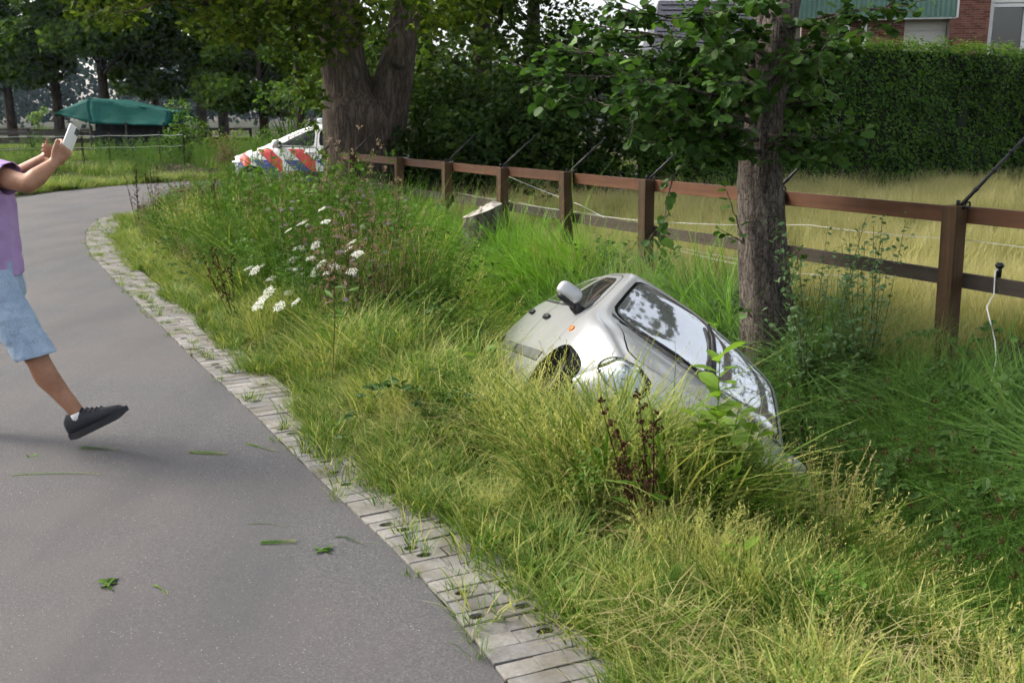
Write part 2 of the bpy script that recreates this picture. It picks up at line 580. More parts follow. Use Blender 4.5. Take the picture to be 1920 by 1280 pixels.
EDGE = resample([(6.2, -12), (3.0, -4.2), (1.16, 0), (-.02, 2.70), (-.31, 3.37), (-.89, 4.39), (-1.52, 5.56), (-2.57, 7.42), (-3.83, 9.74), (-4.98, 11.83),
                 (-5.90, 13.69), (-6.72, 15.8), (-7.12, 17.2), (-7.05, 18.4), (-6.3, 19.5), (-4.4, 20.5), (-2, 21.0), (1, 21.5), (4, 22.6)], 0.088)
OUTER = resample([(1.8, -13.5), (-.8, -6.2), (-2.4, -1.8), (-4.0, 1.5), (-5.2, 4.2), (-6.6, 7.2), (-8.0, 10.2), (-9.3, 13.4), (-10.3, 16.6), (-10.96, 19.5), (-11.05, 22.2), (-10.8, 24.4),
                  (-9.9, 26.9), (-8.3, 28.5), (-6, 29.2), (-2, 29.6), (4, 30)], 0.3)
ROADPOLY = np.concatenate([EDGE[::4], OUTER[::-1]])
F0 = np.array([3.08, 6.90]); FD = np.array([-.4744, .8803]); FN = np.array([-.8803, -.4744])   # fence: origin, direction, normal to the road


def poly_dist(P, L):
    """distance to an open polyline, in chunks"""
    P = np.asarray(P, float); A = L[:-1]; E = L[1:] - L[:-1]; EE = (E ** 2).sum(1)
    out = np.empty(len(P))
    for i in range(0, len(P), 4000):
        w = P[i:i + 4000, None, :] - A[None]
        t = np.clip((w * E).sum(2) / EE, 0, 1)
        q = w - t[..., None] * E
        out[i:i + 4000] = np.sqrt((q ** 2).sum(2).min(1))
    return out


def _psdf(P, poly):
    P = np.asarray(P, float); inside = np.zeros(len(P), bool); n = len(poly)
    for i in range(n):
        a = poly[i]; b = poly[(i + 1) % n]
        c1 = (a[1] <= P[:, 1]) != (b[1] <= P[:, 1])
        xi = a[0] + (P[:, 1] - a[1]) / (b[1] - a[1] + 1e-15) * (b[0] - a[0])
        inside ^= c1 & (P[:, 0] < xi)
    return inside


def sstep(a, b, x):
    k = np.clip((x - a) / (b - a), 0, 1)
    return k * k * (3 - 2 * k)


def fields(x, y):
    x = np.asarray(x, float).ravel(); y = np.asarray(y, float).ravel()
    P = np.stack([x, y], 1)
    inr = _psdf(P, ROADPOLY)
    rd = poly_dist(P, EDGE[::3])
    od = poly_dist(P, OUTER)
    s = (P - F0) @ FN
    t = (P - F0) @ FD
    s = s - .48 * sstep(.2, 2.2, -t) * sstep(.6, 2.2, s)          # the ditch widens towards the camera
    return inr, rd, od, s, t


DP = ([-40, -1, 0, .30, .75, 1.35, 1.9, 2.35, 2.8, 3.2, 3.8, 40], [0, -.01, -.04, -.14, -.80, -1.22, -1.05, -.58, -.16, .03, .05, .02])


def ground_z(x, y, F=None):
    shp = np.shape(x)
    inr, rd, od, s, t = F if F is not None else fields(x, y)
    x = np.asarray(x, float).ravel(); y = np.asarray(y, float).ravel()
    dep = 1 - 0.72 * sstep(4.5, 8.5, t)
    dep = dep * (1 - sstep(11.5, 14.5, t)) * (1 - 0.0 * t)
    z = np.interp(s, *DP)
    z = np.where(z < 0, z * dep, z)
    rough = (fbm(x, y, .9, 3) - .5) * .10 + (fbm(x, y, 3.1, 5) - .5) * .05
    far = sstep(18, 40, np.hypot(x, y))
    z = z + rough * (1 - far) * np.clip((rd - .6) / .8, 0, 1)
    z = np.where((rd < 1.3) & ~inr & (s > 0), z * sstep(.5, 1.3, rd) - .001 * (1 - sstep(.40, .60, rd)), z)
    z = np.where(inr, -.012, z)
    z = np.where(~inr & (od < .4) & (rd > 1), np.maximum(-.03, z - .03 * (1 - od / .4)), z)
    return z.reshape(shp)


def axis(fine0, fine1, step, lo, hi, g=1.22):
    a = list(np.arange(fine0, fine1 + step / 2, step))
    d = step; v = a[-1]
    while v < hi: d *= g; v += d; a.append(v)
    d = step; v = a[0]; pre = []
    while v > lo: d *= g; v -= d; pre.append(v)
    return np.array(pre[::-1] + a)


gx = axis(-9, 8, .16, -1500, 1500); gy = axis(0.5, 20, .16, -300, 2500)
GX, GY = np.meshgrid(gx, gy)
GZ = ground_z(GX, GY)
idx = np.arange(GX.size).reshape(GX.shape)
F_ = np.stack([idx[:-1, :-1], idx[:-1, 1:], idx[1:, 1:], idx[1:, :-1]], -1).reshape(-1, 4)
g_me = np_mesh('ground', np.stack([GX.ravel(), GY.ravel(), GZ.ravel()], 1), F_, True)
ground = link('ground', g_me, None, M['soil'])
tag(ground, kind='structure')

# road sheet, slightly crowned
n = 150
ia = np.linspace(0, len(EDGE) - 1, n); ib = np.linspace(0, len(OUTER) - 1, n)
# pair the two edges by arc position
ea = np.stack([np.interp(ia, np.arange(len(EDGE)), EDGE[:, k]) for k in (0, 1)], 1)
eb = np.stack([np.interp(ib, np.arange(len(OUTER)), OUTER[:, k]) for k in (0, 1)], 1)
cols = 7
V = []; jit = (fbm(ea[:, 0], ea[:, 1], 6.0, 8) - .5) * .03
for k in range(cols):
    w = k / (cols - 1)
    p = ea * (1 - w) + eb * w
    if k == 0: p = p + (ea - eb) / np.linalg.norm(ea - eb, axis=1)[:, None] * jit[:, None]
    V.append(np.c_[p, np.full(n, .0 + .025 * (1 - (2 * w - 1) ** 2))])
V = np.stack(V, 1).reshape(-1, 3)
idx = np.arange(n * cols).reshape(n, cols)
F_ = np.stack([idx[:-1, :-1], idx[:-1, 1:], idx[1:, 1:], idx[1:, :-1]], -1).reshape(-1, 4)[:, ::-1]
road = link('road', np_mesh('road', V, F_, True), None, M['asphalt'])
tag(road, kind='structure')

# paver strip: two columns of blocks with a round planting hole, along the road edge
def paver_mesh(w, l, hx, name):
    """block w (across the strip) by l (along it), top at z=0, with a planting hole at each hx"""
    mb = MB(); h = .05; b = .004
    xs = [-w / 2] + [(a + c) / 2 for a, c in zip(hx[:-1], hx[1:])] + [w / 2]
    cells = list(zip(xs[:-1], xs[1:], hx)) if hx else []
    if not hx:
        mb.box((0, 0, -h / 2), (w, l, h), bev=b); return mb.mesh(name)
    for x0, x1, cx in cells:
        m = 6
        O_ = [(x1, 0), (x1, l / 2)] + [(x1 + (x0 - x1) * q / 3, l / 2) for q in (1, 2)] + [(x0, l / 2), (x0, 0), (x0, -l / 2)] + [(x0 + (x1 - x0) * q / 3, -l / 2) for q in (1, 2)] + [(x1, -l / 2)]
        k = len(O_); r1, r2 = .032, .021
        sh = lambda z, d: [(a + (d if a == -w / 2 else -d if a == w / 2 else 0), c - math.copysign(d, c) if abs(c) > l * .4 else c, z) for a, c in O_]
        def circ(f, z): return [(cx + r1 * f * math.cos(th), r2 * f * math.sin(th), z) for th in (math.atan2(c / r2, (a - cx) / r1) for a, c in O_)]
        R_ = [sh(-h, 0), sh(-b, 0), sh(0, b), circ(1.0, 0), circ(.96, -.004), circ(.95, -h)]
        mb.add([p for r_ in R_ for p in r_], [(j * k + i, j * k + (i + 1) % k, (j + 1) * k + (i + 1) % k, (j + 1) * k + i) for j in range(len(R_) - 1) for i in range(k)])
    return mb.mesh(name)


strip = empty('paver_strip'); tag(strip, kind='structure')
PW, PL = .34, .0865
WID = (.13, .17, .21)
pm = {(w_, h_): paver_mesh(w_ - .003, PL - .004, [.0] if h_ else [], 'paver') for w_ in WID for h_ in (0, 1)}
for m_ in pm.values(): m_.materials.append(M['paver'])
i0 = int(np.argmin(np.hypot(EDGE[:, 0] - .12, EDGE[:, 1] - 2.35)))
i1 = int(np.argmin(np.hypot(EDGE[:, 0] + 6.3, EDGE[:, 1] - 19.5)))
holes = []
far_p = MB(); cnt = 0
for i in range(i0, i1):
    tdir = EDGE[i + 1] - EDGE[i]; tdir /= np.linalg.norm(tdir)
    nrm = np.array([tdir[1], -tdir[0]])                       # to the right, onto the verge
    ang = math.atan2(nrm[1], nrm[0])
    wa = random.choice(WID); row = [(wa, .004 + wa / 2), (.34 - wa, .004 + wa + (.34 - wa) / 2)]
    if i - i0 >= 125: row += [(.17, .349 + .085), (.17, .349 + .255)]
    for wd, u in row:
        u += random.gauss(0, .002)
        wd = min(WID, key=lambda q: abs(q - wd))
        p = EDGE[i] + nrm * u
        z = .006 + random.gauss(0, .0018)
        hol = 1 if random.random() < .33 else 0
        rot = (random.gauss(0, .010), random.gauss(0, .010), ang + random.gauss(0, .012))
        if hol or random.random() < .25: holes.append((p[0] + nrm[0] * (0 if hol else wd / 2), p[1] + nrm[1] * (0 if hol else wd / 2)))
        if cnt < 300:
            o = bpy.data.objects.new('paver', pm[(wd, hol)]); C.objects.link(o); o.parent = strip
            o.location = (p[0], p[1], z); o.rotation_euler = rot
            cnt += 1
        else: far_p.box((p[0], p[1], z - .025), (wd - .004, PL - .005, .05), Matrix.Rotation(rot[2], 3, 'Z'))
if far_p.v:
    fo = far_p.build('paver_rows', M['paver'], strip); fo['kind'] = 'stuff'
# ------------------------------------------------------------------ grass and weeds: prototype tufts and one scatter object per kind of cover
class TB:
    """builds plant prototypes: ribbons and leaves with per-vertex t (along) and rnd (per piece)"""
    def __init__(s): s.v = []; s.f = []; s.t = []; s.r = []; s.mi = []

    def blade(s, base, az, lean, h, w, curve=.4, segs=4, droop=.25, mi=0, rnd=None, twist=None):
        rnd = random.random() if rnd is None else rnd
        o = Vector((math.cos(az), math.sin(az), 0)); tw = az + math.pi / 2 + (random.uniform(-.7, .7) if twist is None else twist)
        a = Vector((math.cos(tw), math.sin(tw), 0))
        b = len(s.v); base = Vector(base)
        for i in range(segs + 1):
            t = i / segs
            p = base + o * (h * (lean * t + curve * t * t)) + Vector((0, 0, h * (t - droop * t ** 2.4)))
            ww = w * (.75 + .5 * t if t < .35 else max(0.04, (1 - t) / .65) ** .8 * .93)
            s.v += [p - a * ww / 2, p + a * ww / 2]; s.t += [t, t]; s.r += [rnd, rnd]
        for i in range(segs): s.f.append((b + 2 * i, b + 2 * i + 1, b + 2 * i + 3, b + 2 * i + 2)); s.mi.append(mi)
        return Vector(s.v[-1])

    def path(s, pts, w0, w1, mi=0, rnd=.5):
        """thin crossed ribbon stem"""
        for ax in (Vector((1, 0, 0)), Vector((0, 1, 0))):
            b = len(s.v); n = len(pts)
            for i, p in enumerate(pts):
                w = w0 + (w1 - w0) * i / (n - 1)
                s.v += [Vector(p) - ax * w / 2, Vector(p) + ax * w / 2]; s.t += [i / (n - 1)] * 2; s.r += [rnd, rnd]
            for i in range(n - 1): s.f.append((b + 2 * i, b + 2 * i + 1, b + 2 * i + 3, b + 2 * i + 2)); s.mi.append(mi)

    def leaf(s, p, d, L, W, mi=0, up=None, rnd=None, fold=.15, n=4):
        """leaf from p along d: two halves folded at the midrib"""
        rnd = random.random() if rnd is None else rnd
        p = Vector(p); d = Vector(d).normalized()
        up = Vector(up) if up is not None else Vector((random.gauss(0, .45), random.gauss(0, .45), 1))
        a = d.cross(up)
        if a.length < 1e-3: a = d.orthogonal()
        a.normalize(); nn = a.cross(d).normalized()
        b = len(s.v)
        prof = {4: ((.0, .04), (.3, .85), (.6, 1.0), (.85, .6)), 3: ((0, .05), (.4, 1.0), (.8, .6))}[n]
        for u, ww in prof:
            c = p + d * (L * u) - nn * (L * .12 * u * u)
            s.v += [c - a * (W / 2 * ww) + nn * (W * fold * ww), c, c + a * (W / 2 * ww) + nn * (W * fold * ww)]
            s.t += [u] * 3; s.r += [rnd] * 3
        s.v.append(p + d * L - nn * L * .12); s.t.append(1.0); s.r.append(rnd)
        m = len(prof)
        for i in range(m - 1):
            for k in (0, 1): s.f.append((b + 3 * i + k, b + 3 * i + k + 1, b + 3 * (i + 1) + k + 1, b + 3 * (i + 1) + k)); s.mi.append(mi)
        tip = b + 3 * m
        for k in (0, 1): s.f.append((b + 3 * (m - 1) + k, b + 3 * (m - 1) + k + 1, tip)); s.mi.append(mi)

    def quad(s, p, r, mi=0, rnd=None, nrm=None):
        rnd = random.random() if rnd is None else rnd
        n_ = Vector(nrm) if nrm is not None else Vector((random.gauss(0, 1), random.gauss(0, 1), random.gauss(0, 1)))
        n_.normalize(); a = n_.orthogonal().normalized(); a = Matrix.Rotation(random.uniform(0, 6.28), 3, n_) @ a; b_ = n_.cross(a)
        b = len(s.v); p = Vector(p)
        s.v += [p - a * r, p - b_ * r * .6, p + a * r, p + b_ * r * .6]; s.t += [.8] * 4; s.r += [rnd] * 4
        s.f.append((b, b + 1, b + 2, b + 3)); s.mi.append(mi)

    def mesh(s, name, mats):
        me = bpy.data.meshes.new(name)
        me.from_pydata([tuple(p) for p in s.v], [], s.f)
        me.polygons.foreach_set('material_index', np.array(s.mi, dtype=np.int32))
        for a, val in (('t', s.t), ('rnd', s.r)):
            q = me.attributes.new(a, 'FLOAT', 'POINT'); q.data.foreach_set('value', np.array(val, dtype=np.float32))
        for m_ in mats: me.materials.append(m_)
        me.update()
        return me


G = {}
G['lush'] = mat_leaf('grass_green', [(.026, .075, .008), (.062, .145, .014), (.125, .22, .026), (.26, .31, .065)], .34, ((.40, .37, .13), .55, .45), wpatch=.5)
G['bright'] = mat_leaf('grass_bright', [(.09, .21, .02), (.15, .31, .025), (.22, .37, .04)], .36)
G['dry'] = mat_leaf('grass_dry', [(.20, .25, .045), (.35, .37, .09), (.48, .45, .16), (.60, .54, .29)], .34, rough=.6)
G['straw'] = mat_leaf('straw', [(.22, .20, .075), (.36, .32, .14), (.48, .42, .23)], .25, rough=.6)
G['meadow'] = mat_leaf('meadow_grass', [(.11, .155, .03), (.21, .235, .055), (.34, .32, .11), (.48, .42, .19)], .36, ((.60, .52, .29), .35, .75), wpatch=.5)
G['deep'] = mat_leaf('ditch_green', [(.035, .088, .012), (.065, .145, .02), (.115, .22, .03)], .32)
G['herb'] = mat_leaf('herb_green', [(.04, .095, .014), (.075, .16, .02), (.14, .23, .034)], .32)
G['feather'] = mat_leaf('feather_green', [(.05, .11, .014), (.085, .17, .02), (.16, .24, .038)], .32)
G['brown'] = mat_leaf('dead_stem', [(.06, .038, .02), (.10, .068, .04), (.15, .105, .06)], .15, rough=.8)
G['fluff'] = mat_leaf('seed_fluff', [(.16, .105, .075), (.25, .175, .125), (.36, .28, .215)], .3, rough=.9)
G['darkbrown'] = mat_leaf('dock_brown', [(.028, .011, .007), (.055, .02, .012), (.085, .035, .018)], .1, rough=.8)
G['bramble'] = mat_leaf('bramble_green', [(.028, .066, .015), (.05, .105, .022), (.085, .145, .03)], .35, rough=.55)
G['lilac'] = mat_leaf('lilac_head', [(.26, .19, .30), (.38, .28, .42)], .2, rough=.9)
G['umbel'] = mat_leaf('white_umbel', [(.62, .62, .55), (.78, .78, .73)], .25, rough=.8, wpatch=.1)
G['umbel_green'] = mat_leaf('green_umbel', [(.20, .25, .12), (.30, .33, .20)], .25, rough=.8)


def tuft(kind, seed):
    random.seed(seed)
    T = TB(); U = random.uniform
    if kind == 'lawn':
        for _ in range(34):
            a = U(0, 6.28); r = .075 * math.sqrt(U(0, 1))
            T.blade((r * math.cos(a), r * math.sin(a), 0), a + U(-1, 1), U(.1, .9), U(.06, .15), U(.0035, .007), U(.1, .6), 3, mi=0 if U(0, 1) < .8 else 1)
        return T.mesh(kind, [G['lush'], G['dry']])
    if kind == 'lush':
        for _ in range(36):
            a = U(0, 6.28); r = .09 * math.sqrt(U(0, 1))
            T.blade((r * math.cos(a), r * math.sin(a), 0), a + U(-1, 1), U(.05, .5), U(.2, .46), U(.0050, .0115), U(.1, .8), 5, U(.1, .5), mi=0 if U(0, 1) < .82 else 1)
        return T.mesh(kind, [G['lush'], G['dry']])
    if kind == 'bent':
        for _ in range(16):
            a = U(0, 6.28); r = .08 * math.sqrt(U(0, 1)); h = U(.32, .58)
            rn = U(0, 1); az = a + U(-1, 1); ln = U(0, .35); cu = U(0, .35)
            base = Vector((r * math.cos(a), r * math.sin(a), 0))
            T.blade(base, az, ln, h, .0034, cu, 5, .12, rnd=rn)
            o = Vector((math.cos(az), math.sin(az), 0))
            for k in range(9):
                t = .72 + .28 * k / 8
                p = base + o * (h * (ln * t + cu * t * t)) + Vector((0, 0, h * (t - .12 * t ** 2.4)))
                d = Vector((U(-1, 1), U(-1, 1), U(.3, 1.5)))
                T.leaf(p, d, U(.012, .03), .004, 0, rnd=rn, n=3)
        for _ in range(16):
            a = U(0, 6.28); r = .08 * math.sqrt(U(0, 1))
            T.blade((r * math.cos(a), r * math.sin(a), 0), a + U(-1, 1), U(.1, .6), U(.15, .34), U(.0045, .009), U(.2, .8), 4, .4, mi=1 if U(0, 1) < .6 else 0)
        return T.mesh(kind, [G['dry'], G['lush']])
    if kind == 'straw':
        for _ in range(26):
            a = U(0, 6.28); L = U(.08, .24); z = U(.02, .14); az = U(0, 6.28)
            p = Vector((U(-.12, .12), U(-.12, .12), z)); d = Vector((math.cos(az), math.sin(az), U(-.25, .3)))
            T.path([p, p + d * L * .5 + Vector((0, 0, U(-.01, .03))), p + d * L], .0032, .0014, 0, U(0, 1))
        return T.mesh(kind, [G['straw']])
    if kind == 'reed':
        for _ in range(26):
            a = U(0, 6.28); r = .14 * math.sqrt(U(0, 1))
            T.blade((r * math.cos(a), r * math.sin(a), 0), a + U(-1, 1), U(.02, .3), U(.45, .9), U(.007, .013), U(.1, .7), 6, U(.1, .45))
        return T.mesh(kind, [G['bright']])
    if kind == 'herb':
        for _ in range(5):
            a = U(0, 6.28); h = U(.35, .75); az = U(0, 6.28)
            b = Vector((.07 * math.cos(a), .07 * math.sin(a), 0)); top = b + Vector((math.cos(az) * .15 * h, math.sin(az) * .15 * h, h))
            T.path([b, (b + top) / 2 + Vector((U(-.02, .02), U(-.02, .02), 0)), top], .006, .003, 1)
            m = 13
            for k in range(m):
                t = .12 + .88 * k / (m - 1); p = b + (top - b) * t
                w = k * 2.4 + a
                L = U(.045, .085) * (1.2 - .6 * t)
                T.leaf(p, (math.cos(w), math.sin(w), U(.1, .7)), L, L * U(.4, .6), 0)
        return T.mesh(kind, [G['herb'], G['herb']])
    if kind == 'feather':
        for _ in range(6):
            a = U(0, 6.28); h = U(.4, .85); az = U(0, 6.28)
            b = Vector((.09 * math.cos(a), .09 * math.sin(a), 0)); top = b + Vector((math.cos(az) * .2 * h, math.sin(az) * .2 * h, h))
            T.path([b, (b + top) / 2, top], .005, .0025, 1)
            for k in range(15):
                t = .1 + .9 * U(0, 1); p = b + (top - b) * t; w = U(0, 6.28); q = Vector((math.cos(w), math.sin(w), U(.2, .9)))
                ln = U(.05, .12) * (1.2 - .7 * t)
                for j in range(6):
                    pp = p + q * ln * (j / 5)
                    T.leaf(pp, q + Vector((U(-1, 1), U(-1, 1), U(-.4, .6))), U(.018, .036), .007, 0, n=3)
        return T.mesh(kind, [G['feather'], G['herb']])
    if kind == 'rush':
        for _ in range(46):
            a = U(0, 6.28); r = .11 * math.sqrt(U(0, 1)); h = U(.45, .95); az = a + U(-.6, .6); ln = U(.02, .32)
            b = Vector((r * math.cos(a), r * math.sin(a), 0))
            T.blade(b, az, ln, h, .0042, U(0, .12), 4, .03, mi=0)
            if U(0, 1) < .09:
                p = b + Vector((math.cos(az), math.sin(az), 0)) * (h * ln * .82) + Vector((0, 0, h * .8))
                for _k in range(16): T.quad(p + Vector((U(-.016, .016), U(-.016, .016), U(-.02, .02))), .008, 1)
        return T.mesh(kind, [G['deep'], G['darkbrown']])
    if kind == 'sedge':
        for _ in range(60):
            a = U(0, 6.28); r = .08 * math.sqrt(U(0, 1))
            T.blade((r * math.cos(a), r * math.sin(a), 0), a + U(-.5, .5), U(.1, .5), U(.35, .65), U(.004, .0075), U(.3, 1.0), 6, U(.35, .75))
        return T.mesh(kind, [G['deep']])
    if kind == 'bramble':
        for _ in range(4):
            az = U(0, 6.28); L = U(.5, .95); hh = U(.25, .5); pts = []
            for i in range(8):
                t = i / 7; pts.append(Vector((math.cos(az) * L * t, math.sin(az) * L * t, hh * math.sin(math.pi * min(1, t * .8 + .1)) + .02)))
            T.path(pts, .007, .003, 1, .3)
            for i in range(1, 8):
                for q in range(2):
                    p = pts[i] + Vector((U(-.03, .03), U(-.03, .03), U(0, .03))); w = U(0, 6.28)
                    for dw in (-.9, 0, .9):
                        l_ = U(.05, .08); T.leaf(p, (math.cos(w + dw), math.sin(w + dw), U(-.2, .35)), l_, l_ * .66, 0)
        return T.mesh(kind, [G['bramble'], G['brown']])
    if kind == 'meadow':
        for _ in range(52):
            a = U(0, 6.28); r = .19 * math.sqrt(U(0, 1)); h = U(.24, .56)
            rn = U(0, 1); az = U(0, 6.28); ln = U(0, .35); cu = U(0, .4)
            b = Vector((r * math.cos(a), r * math.sin(a), 0))
            T.blade(b, az, ln, h, U(.003, .0055), cu, 3, .2, rnd=rn)
        return T.mesh(kind, [G['meadow']])
    if kind == 'rough':
        for _ in range(46):
            a = U(0, 6.28); r = .28 * math.sqrt(U(0, 1)); h = U(.2, .6)
            T.blade((r * math.cos(a), r * math.sin(a), 0), U(0, 6.28), U(0, .5), h, U(.008, .015), U(.1, .6), 3, .3, mi=0 if U(0, 1) < .75 else 1)
        return T.mesh(kind, [G['lush'], G['meadow']])
    if kind == 'deadweed':
        for _ in range(4):
            a = U(0, 6.28); h = U(.5, .95); az = U(0, 6.28)
            b = Vector((.08 * math.cos(a), .08 * math.sin(a), 0)); top = b + Vector((math.cos(az) * .18 * h, math.sin(az) * .18 * h, h))
            T.path([b, (b + top) / 2, top], .005, .0025, 0)
            for k in range(9):
                t = U(.4, 1); p = b + (top - b) * t; w = U(0, 6.28); q = p + Vector((math.cos(w), math.sin(w), 1.1)) * U(.05, .13)
                T.path([p, q], .003, .0015, 0)
                for _j in range(7): T.quad(q + Vector((U(-.014, .014), U(-.014, .014), U(-.012, .016))), U(.006, .012), 1)
            for k in range(6):
                t = U(.1, .7); p = b + (top - b) * t; w = U(0, 6.28)
                T.leaf(p, (math.cos(w), math.sin(w), U(-.6, .3)), U(.05, .1), .02, 0)
        return T.mesh(kind, [G['brown'], G['fluff']])


def patch(kind, seed, k, rad):
    """a wider piece of cover: k tufts of one kind merged, so that few instances overlap"""
    r = np.random.default_rng(seed); src = PROTO[kind]
    V = []; FV = []; FL = []; T_ = []; Rn = []; MI = []; base = 0
    for q in range(k):
        me = src[q % len(src)]
        n = len(me.vertices); co = np.empty(n * 3, np.float32); me.vertices.foreach_get('co', co); co = co.reshape(-1, 3)
        a = r.uniform(0, 6.283); s_ = r.uniform(.75, 1.25); rr = rad * math.sqrt(r.uniform(0, 1)); b = r.uniform(0, 6.283)
        ca, sa = math.cos(a), math.sin(a)
        co = np.stack([(co[:, 0] * ca - co[:, 1] * sa) * s_ + rr * math.cos(b), (co[:, 0] * sa + co[:, 1] * ca) * s_ + rr * math.sin(b), co[:, 2] * s_], 1)
        t = np.empty(n, np.float32); me.attributes['t'].data.foreach_get('value', t); d = np.empty(n, np.float32); me.attributes['rnd'].data.foreach_get('value', d)
        lt = np.empty(len(me.polygons), np.int32); me.polygons.foreach_get('loop_total', lt)
        lv = np.empty(len(me.loops), np.int32); me.loops.foreach_get('vertex_index', lv)
        mi = np.empty(len(me.polygons), np.int32); me.polygons.foreach_get('material_index', mi)
        V.append(co); T_.append(t); Rn.append(d * .55 + .45 * r.uniform(0, 1)); FV.append(lv + base); FL.append(lt); MI.append(mi); base += n
    V = np.concatenate(V); FV = np.concatenate(FV); FL = np.concatenate(FL); MI = np.concatenate(MI)
    me = bpy.data.meshes.new(kind + '_patch'); me.vertices.add(len(V)); me.vertices.foreach_set('co', V.astype(np.float32).ravel())
    me.loops.add(len(FV)); me.loops.foreach_set('vertex_index', FV); me.polygons.add(len(FL))
    me.polygons.foreach_set('loop_start', np.concatenate([[0], np.cumsum(FL)[:-1]]).astype(np.int32))
    me.polygons.foreach_set('material_index', MI); me.update(calc_edges=True)
    for a, val in (('t', np.concatenate(T_)), ('rnd', np.concatenate(Rn))):
        q = me.attributes.new(a, 'FLOAT', 'POINT'); q.data.foreach_set('value', val.astype(np.float32))
    for m_ in src[0].materials: me.materials.append(m_)
    return me


PROTO = {}
for kd, nv in (('lawn', 3), ('lush', 4), ('bent', 4), ('straw', 3), ('reed', 3), ('herb', 4), ('feather', 4), ('rush', 3), ('sedge', 3), ('bramble', 3), ('meadow', 4), ('rough', 4), ('deadweed', 4)):
    PROTO[kd] = [tuft(kd, 100 + 17 * i + len(kd)) for i in range(nv)]
PK = {'lawn': 14, 'lush': 14, 'bent': 14, 'straw': 12, 'reed': 7, 'herb': 4, 'feather': 4, 'sedge': 12, 'meadow': 12, 'rough': 10, 'deadweed': 3}
for kd, k in PK.items():
    PROTO[kd + '_patch'] = [patch(kd, 300 + 7 * i + len(kd), k, {'meadow': .5, 'rough': .8}.get(kd, .32)) for i in range(4)]
for kd in PK:
    PROTO[kd + '_mini'] = [patch(kd, 500 + 7 * i + len(kd), 5, .13) for i in range(4)]
random.seed(21)


def scatter(name, items, label, cat):
    """one 'stuff' object: points carrying rotation, scale and prototype index, instanced by geometry nodes.
    items: list of (kind, xyz (n,3), scale (n,))"""
    col = bpy.data.collections.new(name + '_tufts')
    P = []; SCL = []; IDX = []; k0 = 0
    for kind, xyz, scl in items:
        ms = PROTO[kind]
        for j, me in enumerate(ms):
            po = bpy.data.objects.new('%03d_%s' % (k0 + j, kind), me); col.objects.link(po)
        P.append(xyz); SCL.append(scl); IDX.append(k0 + rng.integers(0, len(ms), len(xyz))); k0 += len(ms)
    P = np.concatenate(P); SCL = np.concatenate(SCL); IDX = np.concatenate(IDX)
    me = bpy.data.meshes.new(name); me.vertices.add(len(P)); me.vertices.foreach_set('co', P.astype(np.float32).ravel())
    e = .15
    zx = (ground_z(P[:, 0] + e, P[:, 1]) - ground_z(P[:, 0] - e, P[:, 1])) / (2 * e); zy = (ground_z(P[:, 0], P[:, 1] + e) - ground_z(P[:, 0], P[:, 1] - e)) / (2 * e)
    yaw = rng.uniform(0, 6.283, len(P)); rot = np.empty((len(P), 3))
    sl = .8
    for q in range(len(P)):
        nrm = Vector((-zx[q] * sl + rng.normal(0, .06), -zy[q] * sl + rng.normal(0, .06), 1)).normalized()
        m3 = Vector((0, 0, 1)).rotation_difference(nrm).to_matrix() @ Matrix.Rotation(yaw[q], 3, 'Z')
        rot[q] = m3.to_euler('XYZ')[:]
    a = me.attributes.new('rot', 'FLOAT_VECTOR', 'POINT'); a.data.foreach_set('vector', rot.astype(np.float32).ravel())
    a = me.attributes.new('scl', 'FLOAT', 'POINT'); a.data.foreach_set('value', SCL.astype(np.float32))
    a = me.attributes.new('pick', 'INT', 'POINT'); a.data.foreach_set('value', IDX.astype(np.int32))
    me.update()
    o = link(name, me)
    ng = bpy.data.node_groups.new(name, 'GeometryNodeTree')
    ng.interface.new_socket('Geometry', in_out='INPUT', socket_type='NodeSocketGeometry')
    ng.interface.new_socket('Geometry', in_out='OUTPUT', socket_type='NodeSocketGeometry')
    N = ng.nodes; L = ng.links
    gi = N.new('NodeGroupInput'); go = N.new('NodeGroupOutput')
    ci = N.new('GeometryNodeCollectionInfo'); ci.inputs['Collection'].default_value = col
    ci.inputs['Separate Children'].default_value = True; ci.inputs['Reset Children'].default_value = True
    ip = N.new('GeometryNodeInstanceOnPoints'); ip.inputs['Pick Instance'].default_value = True
    def attr(nm, typ):
        q = N.new('GeometryNodeInputNamedAttribute'); q.data_type = typ; q.inputs['Name'].default_value = nm; return q.outputs['Attribute']
    L.new(gi.outputs[0], ip.inputs['Points']); L.new(ci.outputs[0], ip.inputs['Instance'])
    L.new(attr('pick', 'INT'), ip.inputs['Instance Index'])
    e2r = N.new('FunctionNodeEulerToRotation'); L.new(attr('rot', 'FLOAT_VECTOR'), e2r.inputs[0])
    L.new(e2r.outputs[0], ip.inputs['Rotation']); L.new(attr('scl', 'FLOAT'), ip.inputs['Scale'])
    L.new(ip.outputs[0], go.inputs[0])
    md = o.modifiers.new('scatter', 'NODES'); md.node_group = ng
    tag(o, label, cat, kind='stuff')
    return o
# ------------------------------------------------------------------ ground cover
HL = np.array([(-2.2, 17.9), (0.4, 18.3), (13.2, 26.2), (22, 31.2)])          # front foot of the tall hedge


def hedge_y(x): return np.interp(x, HL[:, 0], HL[:, 1])


